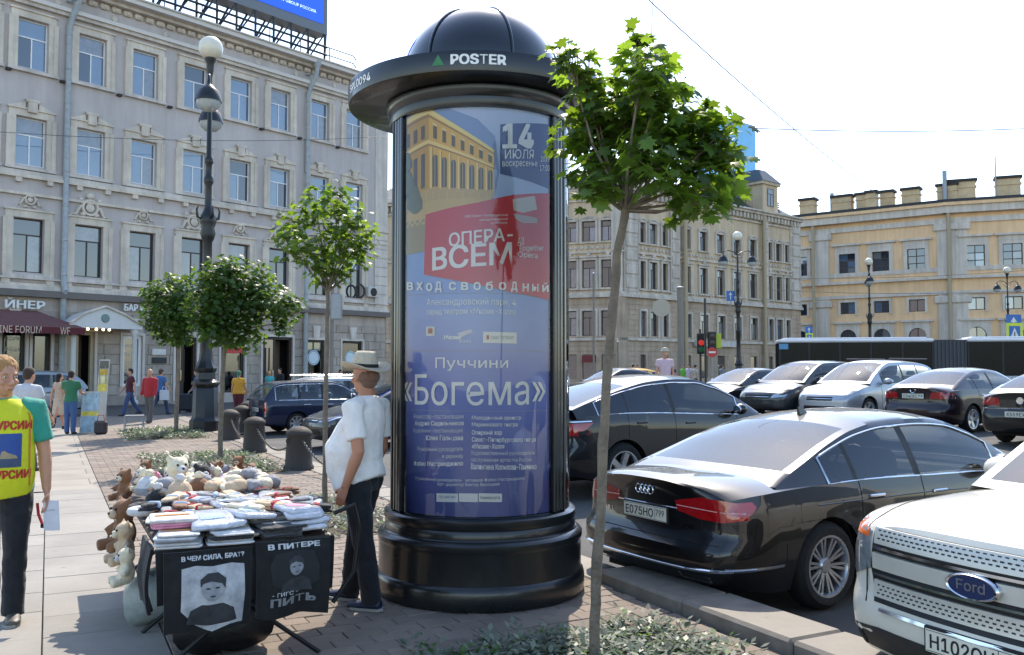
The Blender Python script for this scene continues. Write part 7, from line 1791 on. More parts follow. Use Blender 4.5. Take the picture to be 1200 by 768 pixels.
# ---- the man in the straw hat leaning by the column
hm = P2(423, 709)
hp = person('man in a straw hat, white T-shirt and dark trousers beside the poster column', (hm.x, hm.y, 0), radians(-112), 1.87, legs=((-.14, .06), (.20, .05)), arms=((-.24, .12, .62), (.0, .1, .6)), head=(-.4, .05), lean=-.06, belly=.13, shirt='#dcd9d4', sleeve=.72, bottom='#0b0d14', shoes='#16203a', hair='#6b4f3f', hairstyle='bald', detail=True, skin=SKIN2, fat=1.06)
HD = hp['hd']; t = hp['root']
STRAW = mat('straw', '#b3aa97', .85, var=.2, ns=40, bump=.5, bs=90)
hat = bpy.data.objects.new('straw_hat', None); COL.objects.link(hat); hat.parent = t
Mh = Matrix.Translation(HD(0, .012, .062)) @ hp['M4'] @ Matrix.Rotation(radians(-7), 4, 'X')
def hatpt(r, z, a, sx=1., sy=1.16): return Mh @ V((r * sx * cos(a), r * sy * sin(a), z))
q = MB(); N_ = 40; prof = [(.088, .02), (.088, .0), (.105, -.004), (.13, -.004), (.165, .004), (.176, .012), (.175, .016), (.164, .009), (.13, .002), (.1, .004), (.092, .012)]
q.grid([[hatpt(r, z + (.028 * abs(cos(a)) ** 2 * max(0, (r - .09) / .07)) - .018 * max(0, (r - .09) / .07) * sin(a) ** 2, a) for r, z in prof] for a in [2 * pi * i / N_ for i in range(N_ + 1)]]); q.build('hat_brim', STRAW, hat, smooth=70)
q = MB(); prof = [(.0915, .0), (.090, .04), (.086, .08), (.080, .11), (.066, .126), (.045, .124), (.02, .112), (.001, .108)]
q.grid([[hatpt(r * (1 - .1 * max(0, -sin(a)) * max(0, z - .05) / .07), z - (.012 * max(0, z - .1) / .03 * 1 if False else 0), a) for r, z in prof] for a in [2 * pi * i / N_ for i in range(N_ + 1)]]); q.build('hat_crown', STRAW, hat, smooth=70)
q = MB(); q.grid([[hatpt(r, z, a) for r, z in ((.0925, .004), (.0935, .006), (.0925, .034), (.09, .036))] for a in [2 * pi * i / N_ for i in range(N_ + 1)]]); q.build('hat_band', mat('hat_band', '#141414', .8), hat, smooth=70)
q = MB(); q.tube([hp['T'](.02, .1, -.15), hp['T'](-.05, .12, -.05), hp['T'](-.05, .12, .05), hp['T'](.0, .06, .15)], .012, 6); q.build('belt', mat('belt_black', '#0f0e0d', .5), t)
# ---- excursion man in the yellow tabard
vm = V((AT(6, 432, 6.34).x, 6.34, 0))
vp = person('man in a yellow excursion tabard and green T-shirt walking with a sheet of paper', vm, radians(24), 1.87, legs=((.18, .08), (-.28, .25)), arms=((-.02, .2, .12), (.2, .12, .3)), head=(.55, .16), lean=.04, belly=.04, shirt='#2f8f7c', sleeve=.74, bottom='#16161c', shoes='#4c463f', hair='#9a7448', hairstyle='short', detail=True, fat=1.08)
T = vp['T']; kk_ = vp['k']
q = MB(); q.tube([T(-.10, .02), T(.0, .035), T(.14, .04), T(.27, .03), T(.38, .01), T(.455, -.01), T(.505, -.015)], [(.20, .155), (.205, .165), (.202, .168), (.200, .158), (.202, .145), (.175, .118), (.11, .09)], 20, up=(1, 0, 0))
TABM = mat('tabard_yellow', '#c7cc1e', .75, var=.1, ns=6, bump=.25, bs=18)
tab = blob(q, 'tabard', TABM, vp['root'], .011, 4); wrinkle(tab, (6, 6, 4), .008, 3.)
tb = BVHTree.FromPolygons([v.co.copy() for v in tab.data.vertices], [tuple(p.vertices) for p in tab.data.polygons])
def ontab(nm, outline, m, off=.004, verts=None, faces=None):
    return onto(tb, outline, .03, lambda a, b: V((a, -1, b)), V((0, 1, 0)), off, .0, verts, faces).build(nm, m, tab, smooth=60)
zc_ = T(.20).z
pic = ontab('printed_picture', rrect(-.13, .13, zc_ - .13, zc_ + .10, .01), mat('tab_blue', '#23488e', .6, var=.3, ns=5), .004)
ontab('printed_picture', [(-.13, zc_ - .13), (.13, zc_ - .13), (.13, zc_ - .075), (.06, zc_ - .06), (-.02, zc_ - .07), (-.13, zc_ - .06)], mat('tab_river', '#3a4a66', .6, var=.3, ns=12), .006)
ontab('printed_picture', [(.0, zc_ - .07), (.012, zc_ - .02), (.03, zc_ - .015), (.05, zc_ - .03), (.10, zc_ - .05), (.11, zc_ - .07)], mat('tab_domes', '#9a8a6a', .6, var=.3, ns=12), .007)
ontab('printed_picture', [(-.035, zc_ - .07), (-.03, zc_ + .03), (-.026, zc_ + .09), (-.022, zc_ + .03), (-.016, zc_ - .07)], mat('tab_spire', '#c2a34d', .6), .007)
REDT = mat('tabard_red', '#b02a1e', .7)
for z in (zc_ + .125, zc_ - .21):
    vs, fs = fine2d(*text_fit('ЭКСКУРСИИ', .37, .062, 'CENTER', .035), .02); ontab('lettering', None, REDT, .005, [(a, b + z) for a, b in vs], fs)
for s in (1, -1): ontab('piping', [(s * .175, zc_ - .27), (s * .183, zc_ - .27), (s * .178, zc_ + .2), (s * .165, zc_ + .24), (s * .157, zc_ + .24), (s * .168, zc_ + .2)], mat('tabard_orange', '#d0762a', .7), .005)
# sheet of paper in his hand
S0, el, wr_, d2 = vp['A'][1]; Mw = Matrix.Translation(vm) @ Matrix.Rotation(radians(24), 4, 'Z'); hand = Mw @ (wr_ + d2 * .12)
pa = thing('paper_sheet', 'white sheet of paper held in the hand of the tabard man', 'paper', hand + V((.01, -.02, 0)), .35)
q = MB(); n = 8; q.grid([[V((x * .105 + .02 + .012 * z, -.02 * sin(x * 2 + z) - .01, -.21 * z + .05)) for x in [-.5 + i / n for i in range(n + 1)]] for z in [i / n for i in range(n + 1)]]); q.build('sheet', mat('paper_white', '#cfcfd6', .8), pa, smooth=60)
vs, fs = text_fit('ЭКСКУРСИИ', .06, .01); MB().add([V((a + .02, -.045, b - .02)) for a, b in vs], fs).build('lettering', DARK, pa)
rb = thing('red_strap', 'narrow red strap hanging beside the paper in the tabard man\'s hand', 'strap', hand + V((-.05, -.01, 0))); MB().tube([V((-.02, 0, .03)), V((-.01, 0, -.05)), V((.02, 0, -.12))], .011, 6).build('strap_band', mat('strap_red', '#b02a35', .6), rb); MB().bbox(.01, .035, -.012, .012, -.145, -.115, .004).build('strap_buckle', DARK, rb)
# ---- people further off
def far(label, px, fy, rz, z=0., Y=None, **k):
    p = P2(px, fy, z) if Y is None else V((AT(px, 432, Y).x, Y, z)); return person(label, p, rz, **k)
W1 = ((.35, .12), (-.3, .35)); W2 = ((-.3, .35), (.35, .12)); ST = ((.03, .02), (-.03, .03))
AW = ((-.3, .1, .25), (.35, .1, .3))
far('man in a white shirt walking away behind the tabard man', 34, 0, pi - .25, Y=15., H=1.84, legs=W1, arms=AW, shirt='#b9b9bd', bottom='#3a3f4a', hair='#3b2c22')
far('person in a green excursion tabard and jeans with back turned by the cathedral board', 82, 509, pi + .1, H=1.72, legs=ST, arms=((.5, .1, .9), (.5, .1, .9)), shirt='#2f6a4a', bottom='#3b5680', hair='#2a1f1a')
far('woman in a beige dress with long black hair beside the green tabard person', 68, 504, pi - .5, H=1.68, legs=W1, arms=AW, shirt='#b59a82', bottom='#c0a890', kind='dress', female=True, hair='#17120f', hairstyle='long', sleeve=.2)
far('man in a dark red T-shirt and jeans striding past the wine bar', 153, 0, -.9, Y=33, H=1.82, legs=W1, arms=AW, shirt='#4a1820', bottom='#39486a', hair='#2a201b')
far('bald man in a red top and grey jacket walking on the pavement', 175, 496, -.15, H=1.78, legs=((.15, .05), (-.12, .12)), arms=((.1, .12, .3), (.1, .12, .4)), shirt='#a3252b', bottom='#5a5653', hair='#8a8078', hairstyle='bald', sleeve=1.2)
far('man in a blue shirt carrying a white bag past the shop doors', 189, 0, pi - .6, Y=34, H=1.8, legs=W2, arms=AW, shirt='#3f6492', bottom='#30405e', hair='#4a3a2f')
far('man in a bright blue T-shirt walking behind the lamp base', 231, 0, -1.3, Y=36, H=1.78, legs=W2, arms=AW, shirt='#1f4fa0', bottom='#1a1d26', hair='#231c18')
far('stout woman in a yellow top, dark red trousers and green headscarf', 280, 0, pi + .15, Y=32, H=1.70, legs=ST, arms=((.15, .25, .5), (.15, .25, .5)), shirt='#c08a2a', bottom='#4f1720', hair='#2f6a52', hairstyle='scarf', female=True, fat=1.3)
far('woman in teal and yellow clothes standing by the open shop door', 316, 0, .2, Y=44, H=1.66, legs=ST, shirt='#3f9a9a', bottom='#c8b23a', hair='#c8a23a', hairstyle='long', female=True)
far('man in a dark jacket beside the open shop door', 328, 0, -.5, Y=44.5, H=1.8, legs=ST, shirt='#1d1a1c', bottom='#1a1a1f', hair='#1a1512', sleeve=1.2)
far('woman in grey passing the cafe window', 365, 0, -1.2, Y=46, H=1.66, legs=W1, shirt='#8e9096', bottom='#4a4d55', hair='#5a4432', female=True, hairstyle='long')
far('person in a white shirt and dark vest passing the second cafe window', 399, 0, 1.2, Y=47, H=1.76, legs=W1, shirt='#b8bcc2', bottom='#20222a', hair='#211a17')
isl_ = AT(779, 432, 25.5); q = MB(); q.prism([(isl_.x + x, isl_.y + y) for x, y in ((-1.0, -.5), (-.8, -.75), (.8, -.75), (1.0, -.5), (1.0, .5), (.8, .75), (-.8, .75), (-1.0, .5))], .1, .5); tag(q.build('pavement_island', GRAN), kind='structure')
pk = far('man in a pale pink shirt and cap standing behind the black off-roader', 779, 0, .2, z=.5, Y=25.5, H=1.84, legs=ST, arms=((.05, .16, .15), (.05, .16, .15)), shirt='#c7aab0', bottom='#4c4f5a', hair='#a59a8a', hairstyle='short')
MB().lathe([(.11, 0), (.13, -.01), (.13, 0), (.1, .03), (.09, .09), (.001, .11)], 16, c=pk['hd'](0, .01, .07)).build('cap', STRAW, pk['root'], smooth=50)
for px, Y, sh, bt, lab in ((742, 62, '#a8433f', '#39405a', 'pedestrian in a red top by the corner house door'), (746.5, 63, '#b9bcc4', '#1f2733', 'pedestrian in a white shirt by the corner house door'), (788, 58, '#2d3440', '#22252c', 'pedestrian in dark clothes behind the man in pink'), (801, 56, '#5fae3c', '#2d3138', 'pedestrian in a bright green vest by the tram mast'), (807, 55, '#b7aebb', '#39404a', 'pedestrian in a lilac shirt near the tram mast'), (815, 54, '#a9a79c', '#4b4a48', 'pedestrian in a beige shirt by the traffic light'), (846, 60, '#7b8796', '#2b2e36', 'pedestrian in a grey blue shirt by the archway')):
    far(lab, px, 0, random.uniform(-2, 2), z=.3, Y=Y, H=1.76, legs=random.choice((W1, W2, ST)), shirt=sh, bottom=bt)
# suitcase and small bags carried
p = P2(57, 500); t = thing('suitcase', 'dark grey rolling suitcase beside the woman in beige', 'suitcase', p, .4); MB().bbox(-.2, .2, -.13, .13, .06, .62, .04).build('case_shell', mat('case_grey', '#36393d', .5), t)
for s in (1, -1): MB().tube([V((s * .1, .1, .6)), V((s * .1, .12, 1.0))], .01, 6).build('pull_rod', STEEL, t); MB().lathe([(.04, -.015), (.04, .015)], 10, M=Matrix.Translation(V((s * .15, .1, .04))) @ Matrix.Rotation(pi / 2, 4, 'Y')).build('wheel', RUBBER, t)
MB().tube([V((-.1, .12, 1.0)), V((.1, .12, 1.0))], .015, 6).build('handle', DARK, t)
p = AT(193, 432, 33.8); t = thing('paper_bag', 'white paper bag in the hand of the blue shirted man', 'bag', (p.x, p.y, .55)); MB().bbox(-.16, .16, -.06, .06, 0, .38, .01).build('bag_body', mat('bag_white', '#c3c4c4', .7), t); MB().tube([V((-.08, 0, .37)), V((-.06, 0, .5)), V((.06, 0, .5)), V((.08, 0, .37))], .008, 6).build('handle', SIGNW, t)
p = AT(217, 432, 35.5); t = thing('trolley_bag', 'dark trolley bag pulled by the man in bright blue', 'bag', (p.x, p.y, 0), .5); MB().bbox(-.28, .28, -.18, .18, .08, .75, .06).build('bag_body', mat('case_dark', '#1b1e26', .7), t); MB().tube([V((.1, 0, .74)), V((.4, 0, 1.0))], .015, 6).build('pull_rod', STEEL, t)
for s in (1, -1): MB().lathe([(.06, -.02), (.06, .02)], 10, M=Matrix.Translation(V((s * .2, -.15, .06))) @ Matrix.Rotation(pi / 2, 4, 'Y')).build('wheel', RUBBER, t)
# ------------------------------------------------------------ souvenir table
TA = V((-1.95, 5.0, 0)); TANG = UANG                        # near corner; local x across (v), local y along (u)
TW, TL, TZ = .97, 2.9, .74
tbl = thing('souvenir_table', 'long folding souvenir table heaped with soft toys and folded shirts', 'table', TA, TANG)
BK = mat('table_frame_black', '#121213', .5, .3)
MB().bbox(0, TW, 0, TL, TZ - .03, TZ, .008).build('table_top', mat('table_board', '#3b2f27', .7, var=.2), tbl)
for y0 in (.12, 1.05, 1.95, 2.78):
    for x0, x1 in ((.06, TW - .02), (TW - .06, .02)): MB().tube([V((x0, y0, TZ - .03)), V((x1, y0 + .05, 0))], .014, 8).build('leg', BK, tbl)
for x in (.08, TW - .08): MB().tube([V((x, .05, TZ - .05)), V((x, TL - .05, TZ - .05))], .014, 6).build('rail', BK, tbl)
MB().tube([V((TW + .03, .05, TZ + .12 + .0)), V((TW + .16, .06, TZ + .16)), V((TW + .2, .08, TZ + .02)), V((TW + .17, .08, TZ - .25)), V((TW + .03, .06, TZ - .42))], .014, 8).build('side_hoop', BK, tbl, smooth=60)
Mt = Matrix.Translation(TA) @ Matrix.Rotation(TANG, 4, 'Z')
def tloc(x, y, z=0.): return Mt @ V((x, y, z))
BLKC = mat('black_cotton', '#0c0c0e', .9, var=.2, ns=8, bump=.3, bs=14, sheen=.1)
def hang(name, label, cat, x0, x1, z0, z1, y, m, wav=.012, bulge=.05, cut=0., seed=0):
    """cloth panel hanging on the near edge: front sheet with folds, returned thickness"""
    rg = random.Random(seed); t = thing(name, label, cat, tloc((x0 + x1) / 2, y), TANG); n, m_ = 22, 16; w2 = (x1 - x0) / 2
    ph = [rg.uniform(0, 6) for _ in range(4)]
    def f(a, b): return -bulge * sin(pi * b) * (1 - .5 * abs(a)) + wav * (sin(a * 5 + ph[0] + b * 2) + .6 * sin(a * 11 + ph[1])) * (.3 + .7 * b)
    def P(a, b): return V((a * w2 * (1 - .03 * b), f(a, b), lerp(z1, z0 + cut * (a > .3) * b, b) + .012 * sin(a * 4 + ph[2]) * b))
    fr_ = [[P(-1 + 2 * i / n, j / m_) for j in range(m_ + 1)] for i in range(n + 1)]
    q = MB(); q.grid(fr_); q.grid([[p + V((0, .018, 0)) for p in r] for r in fr_])
    for r in (fr_[0], fr_[-1], [r[0] for r in fr_], [r[-1] for r in fr_]): q.grid([list(r), [p + V((0, .018, 0)) for p in r]])
    o = q.build('cloth', m, t, smooth=60, merge=.0005); return t, P
def onp(nm, t, P, pts, m, off=.004, verts=None, faces=None):
    """print laid on the hanging cloth: (a, b) run -1..1, 0..1"""
    if verts is None: verts, faces = patch2d(pts, .09)
    return MB().add([P(a, b) - V((0, off, 0)) for a, b in verts], faces).build(nm, m, t, smooth=60)
def ptxt(t, P, txt, a0, a1, b0, b1, m, bold=.02):
    vs, fs = fine2d(*text_fit(txt, 1., 1., 'LEFT', bold), .12); onp('lettering', t, P, None, m, .006, [(lerp(a0, a1, x), lerp(b1, b0, y)) for x, y in vs], fs)
PRW = mat('print_silver', '#b4b6b8', .7, var=.1, ns=20); PRG = mat('print_grey_mottle', '#7a7c80', .8, var=.5, ns=14); PRD = mat('print_dark_mottle', '#2e3033', .8, var=.7, ns=18)
t, P = hang('tote_bag', 'black cotton tote bag printed with a grey picture under a white slogan', 'bag', .02, .50, .27, .72, -.03, BLKC, seed=1)
ptxt(t, P, 'В ЧЕМ СИЛА, БРАТ?', -.62, .80, .05, .12, PRW, .035)
onp('printed_picture', t, P, [(-.62, .20), (-.3, .17), (.1, .19), (.5, .17), (.80, .2), (.83, .55), (.80, .95), (.5, .93), (.1, .98), (-.3, .9), (-.64, .72)], mat('print_light_mottle', '#a3a5a8', .8, var=.5, ns=10))
def figure_print(t, P, cx, cb, s, light, mid, dark):
    """anonymous head and shoulders in flat tones"""
    E = lambda a0, b0, ra, rb, n=14: [(cx + s * (a0 + ra * cos(2 * pi * k / n)), cb + s * (b0 + rb * sin(2 * pi * k / n))) for k in range(n)]
    onp('printed_shape', t, P, [(cx + s * a, cb + s * b) for a, b in ((-.75, .52), (-.62, .30), (-.3, .2), (.3, .2), (.6, .3), (.72, .52))], dark, .005)
    onp('printed_shape', t, P, E(0, -.04, .33, .19), mid, .0065); onp('printed_shape', t, P, E(-.1, -.01, .16, .13), light, .0075)
    onp('printed_shape', t, P, [(cx + s * a, cb + s * b) for a, b in ((-.35, -.06), (-.36, -.18), (-.15, -.27), (.15, -.27), (.37, -.17), (.35, -.02), (.26, -.1), (-.05, -.15), (-.27, -.12))], dark, .008)
    for a in (-.14, .13): onp('printed_shape', t, P, E(a, -.045, .07, .014, 8), dark, .009)
    onp('printed_shape', t, P, E(0, .075, .09, .012, 8), dark, .009)
PRM = mat('print_mid_grey', '#8e9094', .8, var=.35, ns=16)
figure_print(t, P, .08, .48, .8, PRM, PRM, PRD)
t, P = hang('tote_bag', 'black cotton tote bag with a dark picture and outlined slogan', 'bag', .52, .95, .30, .735, -.035, BLKC, seed=2)
ptxt(t, P, 'В ПИТЕРЕ', -.70, .72, .03, .10, PRW, .035)
onp('printed_picture', t, P, [(-.5, .16), (0, .13), (.55, .15), (.7, .35), (.68, .55), (.3, .63), (-.2, .62), (-.6, .55), (-.66, .3)], mat('print_night', '#1a1b1d', .8, var=.5, ns=10))
figure_print(t, P, .05, .36, .6, PRG, PRG, PRD)
ptxt(t, P, '- ГИГС -', -.62, .10, .645, .70, PRW, .01); ptxt(t, P, 'ПИТЬ', -.66, .60, .72, .83, PRG, .03)
t, P = hang('black_apron', 'plain black cloth hanging from the table side by the toy monkey', 'cloth', .0, .30, .22, .72, 2.55, BLKC, seed=3); t.location = tloc(-.03, 1.9); t.rotation_euler = (0, 0, TANG + pi / 2 + pi)
t, P = hang('black_cover', 'black cover cloth hanging behind the tote bags', 'cloth', -.02, .99, .42, .735, -.004, BLKC, bulge=.02, seed=5)
t, P = hang('dark_shawl', 'dark shawl hanging over the table corner', 'cloth', .0, .5, .36, .73, 0, BLKC, bulge=.04, seed=6); t.location = tloc(-.035, .32); t.rotation_euler = (0, 0, TANG - pi / 2)
# bags on the ground under the table
def soft(c, r, p=.55, n=14, m_=10, jit=.06, rg=random, M=None):
    """soft superellipsoid lump"""
    sg = lambda v: (1 if v >= 0 else -1) * abs(v) ** p; P = []; ph = [rg.uniform(0, 6) for _ in range(3)]
    for j in range(m_ + 1):
        t_ = -pi / 2 + pi * j / m_; row = []
        for i in range(n + 1):
            a = 2 * pi * (i % n) / n; w_ = 1 + jit * (sin(3 * a + ph[0]) + .6 * sin(5 * a + ph[1] + 2 * t_))
            v_ = V((r[0] * sg(cos(t_)) * sg(cos(a)) * w_, r[1] * sg(cos(t_)) * sg(sin(a)) * w_, r[2] * sg(sin(t_)) * w_)); row.append((M @ v_ if M else v_) + V(c))
        P.append(row)
    return MB().grid(P)
o = soft((0, 0, .19), (.30, .22, .19), .8, jit=.1).build('rubbish_sack', mat('black_sack', '#0d0d0f', .45, var=.2, ns=10, bump=.6, bs=10), loc=tloc(.42, .5), merge=.0005, smooth=60); tag(o, 'black plastic sack lying under the souvenir table', 'sack')
o = soft((0, 0, .17), (.18, .2, .17), .8, jit=.1).build('plastic_bag', mat('pale_bag', '#8e9692', .4, var=.3, ns=8, bump=.5, bs=14), loc=tloc(.12, 1.35), merge=.0005, smooth=60); tag(o, 'pale plastic bag standing under the souvenir table', 'bag')
o = soft((0, 0, .2), (.3, .3, .2), .8, jit=.1).build('rubbish_sack', mat('black_sack', '#0d0d0f'), loc=tloc(.5, 1.9), merge=.0005, smooth=60); tag(o, 'bulky black sack under the middle of the souvenir table', 'sack')
# ---- goods
rg = random.Random(21)
COLN = {'white': '#c9c8c8', 'grey': '#8d8d92', 'dark grey': '#4a4a50', 'black': '#141416', 'pink': '#d98fa8', 'beige': '#c0a88a', 'brown': '#7d5638', 'light blue': '#9fb6cc', 'red': '#a8262c', 'cream': '#d8cdb2', 'orange': '#c98440', 'lilac': '#b3a5c8'}
def cm(c): return mat('goods_' + c.replace(' ', '_'), COLN[c], .85, var=.22, ns=16, bump=.5, bs=50, sheen=.2)
PLST = mat('clear_wrap', '#b9bcc4', .18, var=.3, ns=12, bump=.6, bs=22, coat=.5)
def goods(name, label, cat, group, x, y, z, rz):
    p = tloc(x, y, TZ + z); o_ = thing(name, label, cat, p, TANG + rz, group)
    if name in ('sock_bundle', 'wrapped_pack', 'slipper'): o_.rotation_euler = (rg.uniform(-.16, .16), rg.uniform(-.16, .16), TANG + rz)
    return o_
def socks(c, x, y, z, rz=None):
    bc = rg.choice(('white', 'red', 'light blue'))
    t = goods('sock_bundle', f'{c} folded pair of knitted socks with a {bc} paper band', 'socks', f'{c} sock pairs with {bc} bands', x, y, z, rg.uniform(-.6, .6) if rz is None else rz)
    for k in (0, 1): soft((rg.uniform(-.006, .006), rg.uniform(-.01, .01), .014 + .024 * k), (.045, .12, .012), .45, 14, 6, .09, rg).build('sock', cm(c), t, smooth=60, merge=.0004)
    soft((0, -.02, .028), (.048, .016, .030), .5, 12, 6, .02, rg).build('paper_band', cm(bc), t, smooth=60, merge=.0004)
def shirt(c, x, y, z, n=3, c2=None):
    n = n + 2
    t = goods('shirt_stack', f'stack of folded {c} and {c2 or c} shirts on the souvenir table', 'shirts', f'{c} and {c2 or c} shirt stacks', x, y, z, rg.uniform(-.3, .3))
    for k in range(n): soft((rg.uniform(-.008, .008), rg.uniform(-.01, .01), .006 + .0125 * k), (.125 + rg.uniform(-.014, .014), .15 + rg.uniform(-.012, .012), .0072), .22, 24, 6, .018, rg, Matrix.Rotation(rg.uniform(-.09, .09), 3, 'Z') @ Matrix.Rotation(rg.uniform(-.03, .03), 3, 'X')).build('folded_shirt', cm(c if (k // 2) % 2 == 0 else (c2 or c)), t, smooth=60, merge=.0004)
    soft((0, 0, .0125 * n + .004), (.10, .02, .003), .3, 12, 4, .01, rg).build('price_slip', cm(rg.choice(('white', 'orange', 'cream'))), t, smooth=60, merge=.0004)
def pack(x, y, z):
    ic = rg.choice(('white', 'light blue', 'pink'))
    t = goods('wrapped_pack', f'flat clear plastic garment pack with a {ic} insert card on the souvenir table', 'pack', f'plastic packs with {ic} cards', x, y, z, rg.uniform(-.3, .3))
    soft((0, 0, .016), (.12, .16, .018), .35, 22, 6, .03, rg).build('wrapping', PLST, t, smooth=60, merge=.0004); soft((0, 0, .036), (.07, .05, .004), .4, 12, 4, .02, rg).build('insert_card', cm(ic), t, smooth=60, merge=.0004)
def plush(c, c2, x, y, z, s=1., rz=None, lie=False, kind='bear', label=None, loc=None, rot=None):
    t = goods('plush_toy', label or f'small {c} plush {kind} sitting among the goods on the souvenir table', 'toy', None if label else f'small {c} plush {kind}s', x, y, z, rg.uniform(-2, 2) if rz is None else rz)
    q = MB(); q.ell((0, 0, .06 * s), (.05 * s, .042 * s, .06 * s), 12, 8); q.ell((0, -.005, .145 * s), (.048 * s, .045 * s, .043 * s), 12, 8)
    for sx in (1, -1):
        q.ell((sx * .038 * s, 0, .182 * s), (.017 * s, .009 * s, .017 * s), 8, 6); q.tube([V((sx * .04 * s, 0, .095 * s)), V((sx * .075 * s, -.03 * s, .06 * s))], [.017 * s, .02 * s], 8); q.tube([V((sx * .028 * s, -.01, .025 * s)), V((sx * .05 * s, -.08 * s, .02 * s))], [.022 * s, .024 * s], 8)
    b = blob(q, 'toy_body', cm(c), t, .009 * s, 1)
    MB().ell((0, -.045 * s, .135 * s), (.022 * s, .016 * s, .018 * s), 10, 8).build('muzzle', cm(c2), t, smooth=60)
    for sx in (1, -1): MB().ell((sx * .018 * s, -.043 * s, .155 * s), .0055 * s, 6, 5).build('eye', cm('black'), t)
    MB().ell((0, -.06 * s, .14 * s), (.007 * s, .005 * s, .005 * s), 6, 5).build('nose', cm('black'), t)
    if loc: t.location = loc
    if rot: t.rotation_euler = rot
    return t
def knit_hat(c, x, y, z):
    t = goods('knitted_hat', f'{c} knitted hat lying on the souvenir table', 'hat', f'{c} knitted hats', x, y, z, rg.uniform(-2, 2)); prof = [(.085, 0), (.09, .02), (.088, .05), (.082, .06), (.075, .09), (.05, .12), (.02, .132), (.001, .134)]
    MB().lathe(prof, 20).build('hat_crown', cm(c), t, smooth=60); MB().lathe([(.09, .0), (.097, .012), (.097, .04), (.089, .05)], 20).build('hat_cuff', cm(rg.choice(('white', c, 'grey'))), t, smooth=60); soft((0, 0, .15), (.03, .03, .028), .9, 10, 8, .12, rg).build('pompom', cm(rg.choice(('white', 'cream', c))), t, smooth=60, merge=.0003)
def slipper(c, x, y, z):
    t = goods('slipper', f'{c} fur slipper in the heap on the souvenir table', 'slipper', f'{c} fur slippers', x, y, z, rg.uniform(-.8, .8)); soft((0, 0, .012), (.05, .13, .012), .7, 14, 6, .02, rg).build('sole', cm('brown'), t, smooth=60, merge=.0004); soft((0, -.045, .05), (.055, .075, .045), .8, 14, 8, .05, rg).build('upper', cm(c), t, smooth=60, merge=.0004); MB().tube([V((.05 * cos(a), .02 + .035 * sin(a), .05 + .012 * sin(a))) for a in [2 * pi * i / 14 for i in range(15)]], .016, 8).build('fur_cuff', cm('cream'), t, smooth=60)
def matryoshka(c, x, y, z, s=1.):
    t = goods('nesting_doll', f'{c} painted nesting doll standing at the back of the souvenir table', 'doll', f'{c} nesting dolls', x, y, z, rg.uniform(-2.5, -.8)); MB().lathe([(.001, 0), (.03 * s, 0), (.036 * s, .03 * s), (.03 * s, .06 * s), (.021 * s, .072 * s), (.023 * s, .088 * s), (.015 * s, .105 * s), (.001, .11 * s)], 14).build('doll_body', cm(c), t, smooth=60)
    MB().ell((.012 * s, 0, .086 * s), (.014 * s, .013 * s, .014 * s), 8, 6).build('face', cm('cream'), t, smooth=60); MB().ell((.02 * s, 0, .035 * s), (.019 * s, .02 * s, .02 * s), 8, 6).build('apron', cm('white'), t, smooth=60)
# rows from the near edge to the far end
for i, (x, c, c2) in enumerate(((.12, 'white', 'grey'), (.40, 'white', 'black'), (.68, 'black', 'dark grey'))): shirt(c, x, .12, .0, 4, c2)
shirt('pink', .10, .28, .09, 2, 'white'); shirt('white', .38, .36, .04, 4, 'grey'); shirt('grey', .64, .34, .06, 3, 'white'); pack(.86, .14, .02); pack(.87, .16, .06); pack(.86, .34, .03); pack(.88, .36, .07); pack(.83, .55, .04); pack(.66, .56, .07); pack(.88, .62, .08)
for x, y, z, c in ((.08, .50, .06, 'pink'), (.22, .48, .08, 'brown'), (.12, .62, .07, 'grey'), (.30, .56, .09, 'beige'), (.42, .60, .10, 'black'), (.50, .52, .11, 'white'), (.20, .74, .10, 'brown'), (.34, .72, .12, 'grey'), (.48, .75, .10, 'dark grey'), (.60, .74, .09, 'white'), (.10, .82, .05, 'orange'), (.24, .90, .08, 'orange'), (.38, .88, .09, 'beige'), (.54, .92, .08, 'grey'), (.70, .78, .10, 'light blue'), (.84, .82, .06, 'pink'), (.72, .95, .09, 'white'), (.9, 1.0, .05, 'pink'), (.12, 1.02, .06, 'orange'), (.30, 1.06, .06, 'beige'), (.46, 1.08, .05, 'orange')): socks(c, x, y, z)
for x, y, c in ((.58, 1.12, 'beige'), (.70, 1.14, 'grey'), (.82, 1.20, 'cream'), (.62, 1.32, 'grey'), (.76, 1.36, 'beige'), (.88, 1.42, 'grey'), (.66, 1.52, 'brown'), (.82, 1.58, 'grey'), (.55, 1.45, 'cream'), (.50, 1.25, 'beige')): slipper(c, x, y, .07 + rg.uniform(0, .07))
for x, y, c in ((.12, 1.28, 'black'), (.26, 1.24, 'beige'), (.40, 1.35, 'brown'), (.18, 1.46, 'white'), (.34, 1.55, 'cream'), (.90, 1.78, 'grey'), (.74, 1.76, 'red'), (.58, 1.72, 'lilac'), (.10, 1.65, 'white')): knit_hat(c, x, y, .04 + rg.uniform(0, .06))
plush('cream', 'white', .30, 1.72, .03, 1.7, lie=True, kind='dog'); plush('black', 'white', .46, 1.62, .05, 1.3, kind='dog')
for x, y, c, c2, s in ((.12, 1.86, 'brown', 'beige', 1.), (.28, 1.95, 'cream', 'white', 1.1), (.44, 1.90, 'brown', 'cream', 1.), (.6, 1.92, 'red', 'cream', .9), (.75, 1.96, 'beige', 'cream', 1.), (.88, 1.98, 'brown', 'beige', 1.1), (.18, 2.1, 'pink', 'white', .9), (.36, 2.12, 'white', 'cream', 1.), (.54, 2.1, 'beige', 'white', .9), (.72, 2.14, 'grey', 'white', 1.)): plush(c, c2, x, y, .04, s, kind=rg.choice(('bear',)))
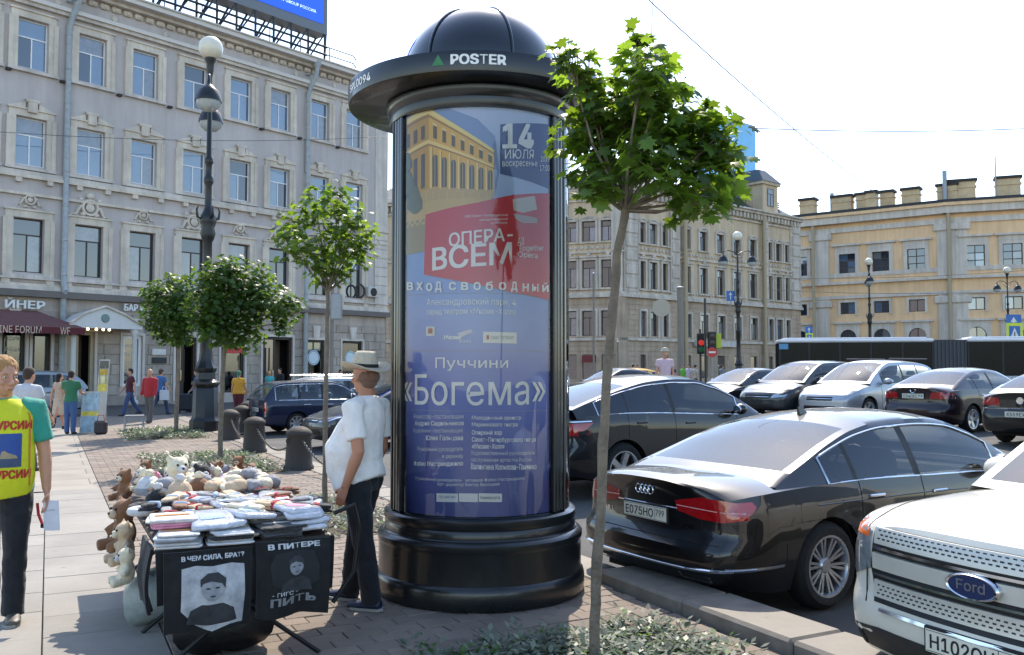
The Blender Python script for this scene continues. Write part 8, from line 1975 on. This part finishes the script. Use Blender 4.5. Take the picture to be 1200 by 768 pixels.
for i in range(22): matryoshka(rg.choice(('red', 'orange', 'pink', 'white', 'light blue')), .08 + .82 * rg.random(), 2.28 + .55 * rg.random(), .0, rg.uniform(.8, 1.3))
for i in range(10): socks(rg.choice(('white', 'pink', 'cream')), .1 + .8 * rg.random(), 2.2 + .6 * rg.random(), .0)
for i in range(34):
    x, y = rg.uniform(.04, .93), rg.uniform(.2, 1.1); socks(rg.choice(('white', 'grey', 'white', 'beige', 'brown', 'pink', 'dark grey', 'black', 'cream', 'beige')), x, y, .10 + rg.uniform(-.02, .03), rg.uniform(-1.5, 1.5))
for i in range(14): pack(rg.uniform(.3, .93), rg.uniform(.1, .9), .10 + rg.uniform(-.02, .03))
for i in range(10): slipper(rg.choice(('grey', 'beige', 'cream', 'brown')), rg.uniform(.1, .9), rg.uniform(1.1, 1.9), .12 + rg.uniform(0, .04))
for i in range(14): plush(*rg.choice((('brown', 'beige'), ('cream', 'white'), ('beige', 'cream'), ('white', 'cream'))), rg.uniform(.05, .9), rg.uniform(1.6, 2.5), .06 + rg.uniform(0, .05), rg.uniform(.7, 1.), kind='bear')
# toys hanging on the outer side
plush('brown', 'beige', -.06, 1.62, -.28, 1.9, rz=-1.2, kind='monkey', label='long brown plush monkey dangling from the table side')
plush('beige', 'cream', -.07, 1.38, -.33, 1.5, rz=-1.4, kind='bear', label='beige plush bear dangling below the long monkey')
plush('cream', 'white', -.07, 1.22, -.44, 1.3, rz=-1.5, kind='bear', label='cream plush bear dangling at the bottom of the toy string')
plush('brown', 'cream', -.04, 1.9, .03, 1.2, rz=-1.0, kind='monkey', label='brown plush monkey perched on the table edge above the others')
for i, (x, y) in enumerate(((.0, .95), (.02, 1.12))):
    t = goods('ring_handle', 'white moulded ring with blue stripes at the table edge' if i == 0 else 'dark ring at the table edge by the knitted hats', 'ring', None, x, y, .06, 0); MB().tube([V((.075 * cos(a), .075 * sin(a), .02)) for a in [2 * pi * k / 20 for k in range(21)]], .026, 8).build('ring_body', cm('white' if i == 0 else 'black'), t, smooth=60); MB().tube([V((.05, -.01, .045)), V((.09, .02, .045))], .006, 5).build('stripe', cm('light blue'), t)
bpy.data.scenes.remove(_TMP)
bpy.context.view_layer.update()
